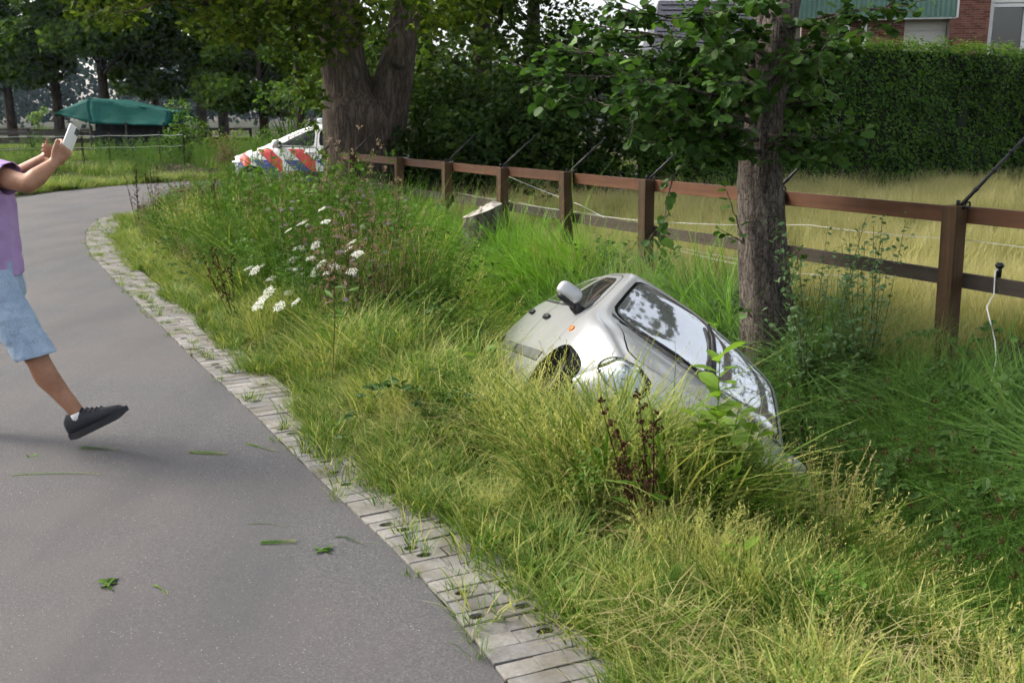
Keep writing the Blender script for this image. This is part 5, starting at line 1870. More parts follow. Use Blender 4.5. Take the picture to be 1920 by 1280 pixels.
    # cabin
    mb = MB(); lump((.74, 0, .76), (.24, .66, .12), None, 3, 20, mb); lump((.60, -.36, .85), (.12, .20, .06), None, 2.6, 14, mb)
    mb.build('dashboard', M['dark_inside'], root, True)
    mb = MB(); mb.lathe([(.17, -.012), (.185, 0), (.17, .012), (.157, 0)], 24, 'x', (0, 0, 0), closed=True); mb.lathe([(0, 0), (.05, .0)], 12, 'x')
    for a in (0, 120, 240): mb.tube([(0, 0, 0), (0, .16 * math.cos(R(a)), .16 * math.sin(R(a)))], .012, 6)
    o = mb.build('steering_wheel', M['black_plastic'], root, True); o.location = (.44, .34, .84); o.rotation_euler = (0, R(-24), 0)
    for y in (-.34, .34): seat(root, .12, y)
    mb = MB(); lump((-.75, 0, .45), (.26, .60, .10), None, 3, 16, mb); lump((-1.02, 0, .74), (.10, .60, .30), Matrix.Rotation(R(-18), 3, 'Y'), 3, 16, mb)
    mb.build('rear_bench', M['seat_cloth'], root, True)
    mb = lump((.53, 0, 1.235), (.02, .11, .03), None, 3, 14); mb.tube([(.53, 0, 1.24), (.50, 0, 1.31)], .012, 6); mb.build('rear_view_mirror', M['black_plastic'], root, True)
    # wiper swept up across the middle of the screen
    def ws(x, y):
        h = bvh.ray_cast(Vector((x, y, 2)), Vector((0, 0, -1)))
        return h[0] + h[1].normalized() * (0.018 if h[1].z > 0 else -0.018)
    wp = empty('wiper'); wp.parent = root
    mb = MB(); mb.tube([ws(1.085, .02), ws(.97, .03), ws(.82, .05), ws(.70, .05)], [.020, .016, .013, .010], 8); mb.build('wiper_arm', M['black_plastic'], wp, True)
    mb = MB(); mb.tube([ws(.98, .075), ws(.85, .07), ws(.72, .055), ws(.60, .03), ws(.51, -.02)], [.015, .019, .019, .017, .012], 6); mb.build('wiper_blade', M['black_plastic'], wp, True)
    mb = MB()
    mb.tube([ws(1.01, -.46), ws(1.0, -.2), ws(1.01, .0)], [.009, .012, .009], 6); mb.build('wiper_blade', M['black_plastic'], wp, True)
    # aerial-less front: grille, bumper strip, plate
    def fr(y, z, off=.006):
        h = bvh.ray_cast(Vector((3, y, z)), Vector((-1, 0, 0)))

        return (h[0] if h[0] is not None else Vector((1.8, y, z))) + Vector((off, 0, 0))
    mb = MB()
    for z0 in (.56, .535, .51):
        vs = []
        for i in range(13):
            y = -.30 + .6 * i / 12
            vs += [fr(y, z0 - .009, .004), fr(y, z0 + .009, .012)]
        mb.add(vs, [(2 * i, 2 * i + 1, 2 * i + 3, 2 * i + 2) for i in range(12)])
    mb.build('grille', M['black_plastic'], root)
    mb = MB(); c = fr(0, .36, .016); mb.box(c, (.012, .52, .11), bev=.004); mb.build('number_plate', plain('plate_yellow', (.62, .42, .03), .4, var=.05), root)
    for s in (-1, 1):
        c = fr(s * .44, .31, -.012); lump(c, (.02, .05, .035)).build('fog_lamp', M['lamp_glass'], root, True)
    return root
# ------------------------------------------------------------------ paddock fence with stay arms and wires
W = {}
W['post'] = mat_wood('post_wood', (.035, .02, .010), (.105, .062, .03), 2, .8, 30)
W['toprail'] = mat_wood('top_rail_wood', (.042, .017, .008), (.12, .051, .022), 0, .6, 26)
W['lowrail'] = mat_wood('low_rail_wood', (.028, .022, .017), (.085, .066, .05), 0, .85, 26)
W['grey'] = mat_wood('weathered_wood', (.05, .045, .04), (.12, .11, .10), 0, .9, 20)
W['wire'] = plain('white_cord', (.62, .62, .60), .6, var=.05)
W['black'] = plain('black_metal', (.012, .012, .013), .45, .3)


def fpt(t, s=0.0, z=0.0):
    p = F0 + FD * t + FN * s
    return Vector((p[0], p[1], z))


random.seed(17)
FANG = math.atan2(FD[1], FD[0])
fence = empty('paddock_fence', fpt(0)); tag(fence, 'brown post-and-rail fence running behind the ditch', 'fence')
FB = Vector(fence.location)
PT = [-3.6, -1.8, 0, 1.8, 3.62, 5.15, 6.77, 8.45, 10.25, 12.46]
frot = Matrix.Rotation(FANG, 3, 'Z')
for i, t in enumerate(PT):
    mb = MB(); h = 1.07 + random.uniform(-.012, .012) + .55
    mb.box((0, 0, h / 2 - .55), (.118, .118, h), bev=.008)
    o = mb.build('post', W['post'], fence); o.location = fpt(t, .0) - FB
    o.rotation_euler = (random.gauss(0, .008), random.gauss(0, .008) + (.03 if t == 0 else 0), FANG)
# rails run from post to post on the paddock side
for i in range(len(PT) - 1):
    for zc_, hh, mt, nm in ((1.005, .115, 'toprail', 'rail'), (.555, .105, 'lowrail', 'rail')):
        a, b = PT[i] + .0025, PT[i + 1] - .0025
        mb = MB(); mb.box((0, 0, 0), (b - a, .038, hh), bev=.004)
        o = mb.build(nm, W[mt], fence)
        o.location = fpt((a + b) / 2, -.0805, zc_ + random.uniform(-.006, .006)) - FB
        o.rotation_euler = (random.gauss(0, .01), random.gauss(0, .0025), FANG)
for zc_, hh, mt in ((1.005, .115, 'toprail'), (.555, .105, 'lowrail')):
    mb = MB(); mb.box((0, 0, 0), (.79, .038, hh), bev=.004); o = mb.build('rail', W[mt], fence)
    o.location = fpt(12.46 + .40, -.0805, zc_) - FB; o.rotation_euler = (0, 0, FANG)
# black stay arms leaning over the paddock, with a bracket and a cord eye
nf = Vector((-FN[0], -FN[1], 0))
for t in PT[1:]:
    if abs(t - 10.25) < .1: continue
    base = fpt(t, -.02, 1.075) - FB
    dirv = (nf * .44 + Vector((0, 0, .37)) + Vector((FD[0], FD[1], 0)) * random.uniform(-.06, .04))
    L = dirv.length * (1.35 if t <= 0 else 1.0); dirv.normalize()
    mb = MB()
    mb.tube([base, base + dirv * L * .5, base + dirv * L], [.014, .012, .009], 7)
    for k in (.2, .45, .7, .97): mb.tube([base + dirv * (L * k), base + dirv * (L * k + .025)], .018, 7)
    mb.box(base + Vector((0, 0, -.012)), (.07, .05, .02), frot)
    mb.box(base + nf * -.03 + Vector((0, 0, .012)), (.012, .03, .05), frot)
    mb.lathe([(.012, -.006), (.024, 0), (.012, .006)], 10, 'y', base + nf * .07 + Vector((0, 0, .004)), closed=True)
    mb.build('stay_arm', W['black'], fence, True)
# cords
def cord(pts, r=.0032, sag=.0):
    P = []
    for a, b in zip(pts[:-1], pts[1:]):
        for k in range(8):
            q = a.lerp(b, k / 8); q = q.copy(); q.z -= sag * math.sin(math.pi * k / 8); P.append(q)
    P.append(pts[-1])
    mb = MB(); mb.tube([p - FB for p in P], r, 6); mb.build('cord', W['wire'], fence, True)


cord([fpt(12.45, -.11, 1.06), fpt(10.3, -.11, 1.07), fpt(8.45, -.11, 1.07)], .003, .02)
cord([fpt(7.2, -.25, .95), fpt(5.15, -.16, .70), fpt(3.62, -.16, .42), fpt(1.8, -.18, .40)], .0028, .01)
cord([fpt(8.45, -.13, .64), fpt(6.77, -.13, .63), fpt(5.15, -.13, .62), fpt(3.62, -.13, .64), fpt(1.8, -.4, .76), fpt(0, -.13, .83), fpt(-1.8, -.13, .85)], .0024, .015)
cord([fpt(3.62, -.13, .41), fpt(1.8, -.15, .36), fpt(0, -.13, .58)], .0024, .02)
mb = MB(); q = fpt(-.30, -.0805, .650) - FB
mb.tube([q + Vector((0, 0, -.04)), q + Vector((0, 0, .06))], .018, 8); mb.lathe([(.018, -.02), (.032, 0), (.018, .02)], 10, 'z', q + Vector((0, 0, .04)), closed=True)
mb.build('insulator', W['black'], fence, True)
# loose white rope hanging from the insulator into the grass
rp = empty('rope', fpt(-.30, -.10, .0)); tag(rp, 'white cord hanging loose from the fence into the undergrowth', 'rope')
pts = [fpt(-.30, -.0805, .675), fpt(-.30, -.04, .655), fpt(-.30, -.045, .58), fpt(-.305, -.045, .50), at(1850, 575, 6.50), at(1856, 600, 6.45), at(1866, 640, 6.38), at(1868, 675, 6.34), at(1861, 705, 6.28), at(1853, 740, 6.22)]
mb = MB(); mb.tube([p - Vector(rp.location) for p in pts], .0045, 6); mb.build('strand', W['wire'], rp, True)

# low rail beside the police car
lb_ = empty('low_barrier', at(600, 340, 19.5)); lb_.location.z = 0; tag(lb_, 'low grey wooden rail between the oak and the police car', 'barrier')
mb = MB(); mb.box((0, 0, .62), (1.2, .05, .12), bev=.01); mb.build('rail', W['grey'], lb_)
for x in (-.45, .35):
    mb = MB(); mb.box((x, .06, .33), (.09, .07, .72), bev=.008); mb.build('post', W['grey'], lb_)

# lone post at the hedge
pp = on_ground(1608, 347, 0); mb = MB(); mb.tube([(0, 0, -.2), (.01, 0, .6), (0, 0, 1.35)], [.05, .048, .045], 10)
o = mb.build('hedge_post', mat_wood('pale_post', (.06, .04, .03), (.16, .11, .085), 2), None, True, pp + Vector((0, -.5, 0))); tag(o, 'single round wooden post standing before the hedge', 'post')

# stump with a pale cut face
def stump():
    random.seed(23)
    c = at(903, 400, 12.5); root = empty('tree_stump', (c.x, c.y, -.05)); tag(root, 'grey tree stump with a pale slanting cut, in front of the fence', 'stump')
    seg = 30; mb = MB(); vs = []
    H = [(-.1, 1.12), (.15, 1.05), (.4, 1.0), (.6, .98)]
    prof = [random.uniform(.86, 1.14) for _ in range(seg)]
    prof = [(prof[k - 1] + prof[k] * 2 + prof[(k + 1) % seg]) / 4 for k in range(seg)]
    def rim(w): return .63 + .09 * math.cos(w - .2)
    for hz_, q in H:
        for k in range(seg):
            w = 2 * math.pi * k / seg; r_ = .235 * prof[k] * q
            vs.append((math.cos(w) * r_ * 1.0, math.sin(w) * r_ * .85, hz_ if hz_ < .6 else rim(w) * .95))
    mb.add(vs, [(i * seg + k, i * seg + (k + 1) % seg, (i + 1) * seg + (k + 1) % seg, (i + 1) * seg + k) for i in range(3) for k in range(seg)])
    mb.build('stump_side', mat_bark('stump_bark', (.06, .052, .045), (.25, .225, .20), 12, 4, .9, .03), root, True)
    mb = MB(); top = vs[3 * seg:]
    ring2 = [(x * .55 + random.uniform(-.02, .02), y * .55, z + random.uniform(-.01, .05)) for x, y, z in top]
    zc_ = sum(p[2] for p in top) / seg
    mb.add(list(top) + ring2 + [(0, 0, zc_ + .04)], [(k, (k + 1) % seg, seg + (k + 1) % seg, seg + k) for k in range(seg)] + [(seg + k, seg + (k + 1) % seg, 2 * seg) for k in range(seg)])
    mb.build('cut_face', mat_wood('cut_wood', (.18, .16, .14), (.50, .47, .43), 0, .9, 34), root)


stump()
# ------------------------------------------------------------------ brick hall behind the hedge, house roof, shelter, paddock rails
M['brick'] = mat_brick()
M['mortar'] = plain('mortar', (.30, .27, .24), .95, var=.15, scale=60)
M['cladding'] = plain('green_cladding', (.13, .24, .19), .5, var=.06, scale=3)
M['white_trim'] = plain('white_trim', (.72, .72, .70), .5, var=.04)
M['door_panel'] = plain('cream_panel', (.60, .57, .51), .6, var=.03, scale=2)
M['pane'] = mat_glass('window_pane', (.10, .11, .13), 2.6)
M['roof_tile'] = plain('dark_roof_tile', (.05, .05, .065), .6, var=.25, scale=9)


def brick_face(parent, name_wall, o, ux, w, z0, z1, depth=.30, visible=None, bricks=True):
    """wall slab with its front face at o, running w along ux; running-bond bricks proud of the mortar"""
    ux = Vector(ux).normalized(); uy = Vector((-ux.y, ux.x, 0))
    wl = MB(); ang = math.atan2(ux.y, ux.x); rm = Matrix.Rotation(ang, 3, 'Z')
    o = Vector(o)
    wl.box(o + ux * (w / 2) + uy * (depth / 2 + .012) + Vector((0, 0, (0 + 8) / 2)), (w, depth, 8.0), rm)
    wall = wl.build(name_wall, M['mortar'], parent)
    if not bricks: return wall
    bl, bh, gp = .215, .056, .011
    z = z0; row = 0
    while z < z1:
        x = -bl / 2 if row % 2 else 0.0
        while x < w - .02:
            a = max(0.0, x); b = min(w, x + bl)
            if b - a > .03:
                key = (round(b - a, 3))
                if key not in BRM:
                    q = MB(); q.box((0, 0, 0), (b - a - .001, .03, bh)); BRM[key] = q.mesh('brick'); BRM[key].materials.append(M['brick'])
                ob = bpy.data.objects.new('brick', BRM[key]); C.objects.link(ob); ob.parent = wall
                ob.location = o + ux * ((a + b) / 2) + uy * .010 + Vector((0, 0, z)); ob.rotation_euler = (0, 0, ang)
            x += bl + gp
        z += bh + gp; row += 1
    return wall


BRM = {}
hall = empty('brick_hall'); tag(hall, 'brick hall with green corrugated cladding seen above the hedge', 'building')
Hx = Vector((.985, -.17, 0)).normalized()              # facade runs to the right and a little nearer
O = at(1500, 100, 31.9); O.z = 0
def hx(px, Y=31.2):                                    # metres along the facade for a picture column
    u = (px - 960) / FPX
    # intersect the sight line with the facade line
    # O + Hx*k  with x = u' * y (u' corrected for pitch at the top of the picture)
    up = u / (math.cos(PITCH) + math.sin(PITCH) * (540 / FPX))
    return (up * O.y - O.x) / (Hx.x - up * Hx.y)
zt0, zt1 = 3.55, 5.4
segs = [(1500, 1611, 'wall'), (1621, 1692, 'wall'), (1772, 1844, 'wall')]
hy = Vector((-Hx.y, Hx.x, 0))
for a, b, nm in segs:
    ka, kb = hx(a), hx(b)
    off = -.28 if a == 1772 else 0.0
    brick_face(hall, nm, O + Hx * ka + hy * off, Hx, kb - ka, zt0, zt1, .30)
# pier returns
ka = hx(1772); brick_face(hall, 'wall', O + Hx * ka + hy * .02, -hy, .30, zt0, zt1, .2) if False else None
# cream roller door, recessed
ka, kb = hx(1692) + .003, hx(1772) - .003
mb = MB(); mb.box(O + Hx * ((ka + kb) / 2) + hy * .16 + Vector((0, 0, 2.6)), (kb - ka, .05, 5.2), Matrix.Rotation(math.atan2(Hx.y, Hx.x), 3, 'Z'), bev=0)
rm = Matrix.Rotation(math.atan2(Hx.y, Hx.x), 3, 'Z')
dr = mb.build('roller_door', M['door_panel'], hall)
for k in range(22):
    q = MB(); q.box(O + Hx * ((ka + kb) / 2) + hy * .128 + Vector((0, 0, .25 + .23 * k)), (kb - ka - .02, .014, .222), rm, bev=.006); q.build('slat', M['door_panel'], dr)
# corrugated cladding over the left part, overhanging
ka, kb = hx(1440), hx(1782)
mb = MB(); n = 150; vs = []
for i in range(n + 1):
    k = ka + (kb - ka) * i / n; d = -.33 + (.035 if i % 4 in (1, 2) else 0)
    zb_ = 4.62 - .0 * i
    p = O + Hx * k + hy * d
    vs += [p + Vector((0, 0, zb_)), p + Vector((0, 0, 8.0))]
mb.add(vs, [(2 * i, 2 * i + 2, 2 * i + 3, 2 * i + 1) for i in range(n)])
o = mb.build('cladding', M['cladding'], hall); solid(o, .01)
mb = MB(); mb.box(O + Hx * ((ka + kb) / 2) + hy * -.16 + Vector((0, 0, 4.60)), (kb - ka, .30, .04), rm); mb.build('soffit', M['white_trim'], hall)
mb = MB(); mb.box(O + Hx * (kb + .02) + hy * -.33 + Vector((0, 0, 6.3)), (.05, .08, 3.4), rm); mb.build('cladding_trim', M['white_trim'], hall)
# white posts
for px in (1552, 1584, 1616):
    mb = MB(); mb.box(O + Hx * hx(px) + hy * -.10 + Vector((0, 0, 2.32)), (.15, .12, 4.5), rm, bev=.01); mb.build('downpipe' if px != 1616 else 'white_post', M['white_trim'], hall)
# big window to the right of the pier
ka, kb = hx(1844) + .003, hx(1990)
win = empty('window'); win.parent = hall
def bar(k0, k1, z0, z1, dd=.0, nm='window_frame', mt='white_trim', th=.10):
    q = MB(); q.box(O + Hx * ((k0 + k1) / 2) + hy * dd + Vector((0, 0, (z0 + z1) / 2)), (k1 - k0, th, z1 - z0), rm); q.build(nm, M[mt], win)
bar(ka, ka + .05, 0, 7.9, .05, 'reveal', 'black_plastic', .2)
for px in (1848, 1911, 1980):
    k = hx(px); bar(k, k + .10, 0, 5.02)
for i, (pa, pb) in enumerate(((1848, 1911), (1911, 1980))):
    bar(hx(pa) + .103, hx(pb) - .003, 4.90, 5.0); bar(hx(pa) + .103, hx(pb) - .003, 2.0, 2.1)
    bar(hx(pa) + .103, hx(pb) - .003, 2.1, 4.90, .03, 'pane', 'pane', .012)
bar(ka + .053, kb, 5.03, 8.0, .02, 'header', 'white_trim')
mb = MB(); mb.box(O + Hx * ((hx(1440) + hx(1990)) / 2) + hy * 3.2 + Vector((0, 0, 3.95)), (hx(1990) - hx(1440) - .2, 5.4, 7.9), rm); mb.build('hall_body', M['mortar'], hall)

# dark tiled house roof with a white gable, far behind the alder
hs_ = empty('house', at(1312, 230, 50)); hs_.location.z = 0; tag(hs_, 'white house with dark tiled roof glimpsed through the alder leaves', 'house')
mb = MB(); mb.box((0, 0, 2.2), (5.2, 5, 4.4)); mb.build('wall', M['white_trim'], hs_)
rf = MB(); rf.add([(-2.9, -2.9, 4.3), (2.9, -2.9, 4.3), (2.2, 0, 7.2), (-2.2, 0, 7.2), (-2.9, 2.9, 4.3), (2.9, 2.9, 4.3)], [(0, 1, 2, 3), (4, 3, 2, 5), (1, 5, 2), (0, 3, 4)])
ro = rf.build('roof', M['roof_tile'], hs_)
tm = MB(); tm.box((0, 0, 0), (.27, .34, .03), Matrix.Rotation(R(-6), 3, 'X')); tme = tm.mesh('roof_tile'); tme.materials.append(M['roof_tile'])
sl = math.atan2(2.9, 2.9)
for r_ in range(11):
    f = (r_ + .5) / 11; half = 2.9 - .7 * f - .1
    nx = int(2 * half / .28)
    for c_ in range(nx):
        ob = bpy.data.objects.new('roof_tile', tme); C.objects.link(ob); ob.parent = ro
        ob.location = (-half + .14 + c_ * .28 + random.uniform(-.004, .004), -2.9 + 2.9 * f - .03, 4.3 + 2.9 * f + .03); ob.rotation_euler = (sl, 0, 0)

# shelter under a green tarpaulin
def shelter():
    random.seed(8)
    t = NT('green_tarpaulin'); n_ = t.noise(2.2, 4, .6, t.coord('Object')); c = t.ramp(n_, [(.3, (.002, .052, .044)), (.7, (.004, .08, .066))])
    t.set(c, .75, 0, .12); t.bump(t.noise(4.5, 3, .6, t.coord('Object')), .3, .03)
    Y = 44.0; A = lambda px, py, dy=0: at(px, py, Y + dy)
    root = empty('tarpaulin_shelter', (A(220, 290).x, Y, 0)); tag(root, 'open shelter roofed with a green tarpaulin beyond the road bend', 'shelter')
    B = Vector(root.location)
    # front lower edge, ridge, back edge (left to right)
    def lerp(a, b, k): return a.lerp(b, k)
    peak = A(166, 184); tail = A(318, 209); eavL = A(103, 212); eavM = A(172, 232, -.6); eavR = A(312, 236, -.6); endR = A(357, 212, 1.2); back = A(357, 226, 1.2)
    mb = MB(); N = 14
    def patch(a, b, c_, d, nu=14, nv=6, sagk=.05):
        vs = []
        for i in range(nu + 1):
            for j in range(nv + 1):
                u = i / nu; v = j / nv
                p = lerp(lerp(a, b, u), lerp(d, c_, u), v)
                p = p + Vector((0, 0, -sagk * math.sin(math.pi * u) * math.sin(math.pi * v) + random.uniform(-.012, .012)))
                p += Vector((0, random.uniform(-.02, .02) - .10 * math.sin(u * 17 + v * 3) * v * .3, 0))
                vs.append(p - B)
        mb.add(vs, [(i * (nv + 1) + j, (i + 1) * (nv + 1) + j, (i + 1) * (nv + 1) + j + 1, i * (nv + 1) + j + 1) for i in range(nu) for j in range(nv)])
    patch(peak, tail, eavR, eavM, 18, 8, .08)              # front slope
    patch(eavL, peak, eavM, eavL + Vector((.02, 0, -.02)), 10, 6, .03)   # left hip
    peakb = peak + Vector((.9, 2.6, -.05)); tailb = endR
    patch(peakb, tailb, tail, peak, 16, 4, .05)            # top strip
    patch(tail, endR, back, eavR, 6, 4, .02)               # right end
    bk = A(166, 232, 3.0)
    patch(peakb, tailb, back + Vector((0, 1.5, 0)), bk, 10, 4, .05)
    patch(eavL, peak, peakb, bk + Vector((-1.5, 0, .3)), 6, 4, .03)
    o = mb.build('tarpaulin', t.m, root, True); solid(o, .02)
    mb = MB()
    fl, fr_ = A(176, 300, -.4), A(312, 292, -.4); h1 = A(176, 231, -.4).z
    ctr = ((fl + fr_) / 2); w = (fr_ - fl).x
    mb.box(Vector((ctr.x, Y + .1, (h1 - .1) / 2)) - B, (w, .06, h1 + .05)); mb.build('front_panel', plain('dark_boards', (.012, .013, .017), .85, var=.3), root)
    mb = MB(); mb.box(Vector((ctr.x, Y + 2.6, (h1 - .1) / 2)) - B, (w, .06, h1 + .05)); mb.build('back_panel', M['black_plastic'], root)
    for px in (173, 240, 310):
        mb = MB(); q = A(px, 290, -.55); mb.tube([Vector((q.x, q.y, -.1)) - B, Vector((q.x, q.y, h1 + .05)) - B], .04, 8); mb.build('pole', W['grey'], root)


shelter()

# paddock rails on the left, three runs at different depths
def rail_run(px0, px1, D0, D1, zs, label, mt, step=2.6, ph=1.25, hh=.11):
    a = at(px0, 260, D0); b = at(px1, 260, D1); a.z = b.z = 0
    root = empty('paddock_rails', a); tag(root, label, 'fence')
    L = (b - a).length; d = (b - a).normalized(); ang = math.atan2(d.y, d.x); n = max(1, int(L / step))
    for i in range(n + 1):
        mb = MB(); mb.box((0, 0, ph / 2 - .1), (.12, .12, ph + .2), bev=.01); o = mb.build('post', W[mt], root); o.location = d * (L * i / n); o.rotation_euler = (0, 0, ang)
    for z in zs:
        for i in range(n):
            mb = MB(); mb.box((0, 0, 0), (L / n - .01, .04, hh)); o = mb.build('rail', W[mt], root); o.location = d * (L * (i + .5) / n) + Vector((d.y, -d.x, 0)) * .0805 + Vector((0, 0, z + random.uniform(-.02, .02))); o.rotation_euler = (0, random.uniform(-.006, .006), ang)


W['darkrail'] = mat_wood('dark_rail', (.022, .017, .014), (.055, .043, .034), 0, .9, 12)
rail_run(-60, 172, 56, 54, (1.12, .62), 'dark brown paddock rails farthest back on the left', 'darkrail', 3.0, 1.22)
rail_run(-60, 180, 45, 46, (1.05, .70, .35), 'grey triple rails left of the tarpaulin shelter', 'grey', 2.4, 1.2, .16)
rail_run(395, 470, 60, 58, (1.1, .6), 'dark rails between the shelter and the weeds', 'darkrail', 2.5, 1.2)
# white tape fence on thin stakes
tf = empty('tape_fence', at(0, 300, 34)); tf.location.z = 0; tag(tf, 'thin stakes carrying two white tapes before the shelter', 'fence')
TB0 = Vector(tf.location)
stk = [(-40, 33), (60, 34), (155, 35), (205, 35.5), (300, 37), (345, 38)]
tops = []
for px, D in stk:
    q = at(px, 280, D); q.z = 0; mb = MB(); mb.box(q + Vector((0, 0, .6)) - TB0, (.05, .05, 1.3)); mb.build('stake', W['darkrail'], tf); tops.append(q)
for z, mt in ((1.12, 'wire'), (.72, 'wire')):
    for a, b in zip(tops[:-1], tops[1:]):
        mb = MB(); mb.tube([a + Vector((0, -.04, z)) - TB0, (a + b) / 2 + Vector((0, -.04, z - .03)) - TB0, b + Vector((0, -.04, z)) - TB0], .011, 5); mb.build('tape', W[mt], tf)
# ------------------------------------------------------------------ police car on the bend
S2 = dict(x0=-2.05, x1=1.95, plan_f=0.30, plan_r=0.10, bulge_f=0.16, bulge_r=0.06, zcap_f=0.30, zcap_r=0.42, nst=60,
    yw=[(-2.05, .78), (-1.6, .86), (-1.0, .89), (0, .90), (1.0, .89), (1.5, .87), (1.95, .76)],
    zs=[(-2.05, .38), (-1.6, .28), (-1, .25), (1, .25), (1.6, .26), (1.95, .28)],
    zb=[(-2.05, 1.0), (-1.3, 1.10), (-.9, 1.10), (0, 1.06), (.9, 1.02), (1.15, .99), (1.5, .92), (1.95, .78)],
    yb=[(-2.05, .70), (-1.4, .78), (-.9, .82), (0, .835), (.9, .825), (1.15, .81), (1.5, .76), (1.95, .63)],
    zr=[(-2.05, 1.08), (-1.9, 1.28), (-1.6, 1.46), (-1.2, 1.54), (-.5, 1.57), (-.05, 1.54), (.35, 1.40), (.8, 1.19), (1.15, 1.04), (1.5, .97), (1.95, .82)],
    yr=[(-2.05, .63), (-1.45, .62), (-.6, .64), (.25, .65), (.66, .70), (1.15, .745), (1.5, .67), (1.95, .55)],
    zc=[(-2.05, 1.12), (-1.9, 1.32), (-1.6, 1.52), (-1.2, 1.60), (-.5, 1.635), (-.05, 1.61), (.35, 1.49), (.8, 1.28), (1.15, 1.11), (1.5, 1.03), (1.95, .87)],
    axles=(1.28, -1.35), arch_r=0.36, arch_z=0.31)
S2['regions'] = [
    ('front_door', side([(.74, .31), (.80, .6), (.78, .98), (.70, 1.16), (.30, 1.355), (.0, 1.49), (-.24, 1.53), (-.26, 1.0), (-.24, .31)]), True),
    ('rear_door', side([(-.255, .31), (-.275, 1.0), (-.255, 1.53), (-.7, 1.545), (-1.05, 1.50), (-1.22, 1.2), (-1.18, .9), (-.98, .66), (-.92, .31)]), True),
    ('side_window', side([(.62, 1.13), (.28, 1.315), (-.02, 1.445), (-.2, 1.475), (-.21, 1.10)]), False),
    ('rear_side_window', side([(-.31, 1.11), (-.30, 1.48), (-.68, 1.50), (-.95, 1.45), (-1.08, 1.14)]), False),
    ('windscreen', topv([(1.20, 0), (1.16, .4), (1.05, .69), (.66, .64), (.05, .575), (.02, 0)], 1.0), False),
    ('bonnet', topv([(1.26, 0), (1.22, .4), (1.12, .67), (1.5, .63), (1.72, .55), (1.84, .36), (1.92, 0)], .70), True),
    ('headlight', ellip((1.80, .60, .735), (.26, .17, .085)), True),
    ('rear_window', topv([(-1.70, 0), (-1.70, .55), (-1.93, .54), (-1.94, 0)], 1.05), False),
]
S2['split'] = S1['split']; S2['glass'] = S1['glass']; S2['gap'] = .004
_q = lambda P: P[:, 0] - 1.15 * (P[:, 2] - .80)
_zf = lambda P: np.where(np.abs(P[:, 1]) > .5, P[:, 2], 9.0)
_xf = lambda P: P[:, 0]
S2['extra'] = [(_zf, .80), (_zf, 1.045)] + [(_q, 1.26 - .37 * k + .39 * 0 - 0.0) for k in ()]
bands = []
for k in range(-1, 4):
    o_ = 1.26 - .765 * k
    bands.append((o_ - .37, o_, o_ - .73))
for b0, b1, b2 in bands: S2['extra'] += [(_q, b0), (_q, b1), (_q, b2), (_xf, b2 - .01)]


def _pf2(cen, part):
    mi = np.zeros(len(cen), int)
    body = np.isin(part, ('body', 'front_door', 'rear_door', 'bonnet'))
    sd = body & (np.abs(cen[:, 1]) > .55) & (cen[:, 2] < 1.045) & (part != 'bonnet')
    Q = _q(cen); z = cen[:, 2]; x = cen[:, 0]
    for b0, b1, b2 in bands:
        mi[sd & (Q > b0) & (Q < b1) & (z < .80)] = 2
        mi[sd & (Q > b2) & (Q <= b0) & ((z >= .80) | (x > b2 - .01))] = 1
    return mi


S2['paintfun'] = _pf2


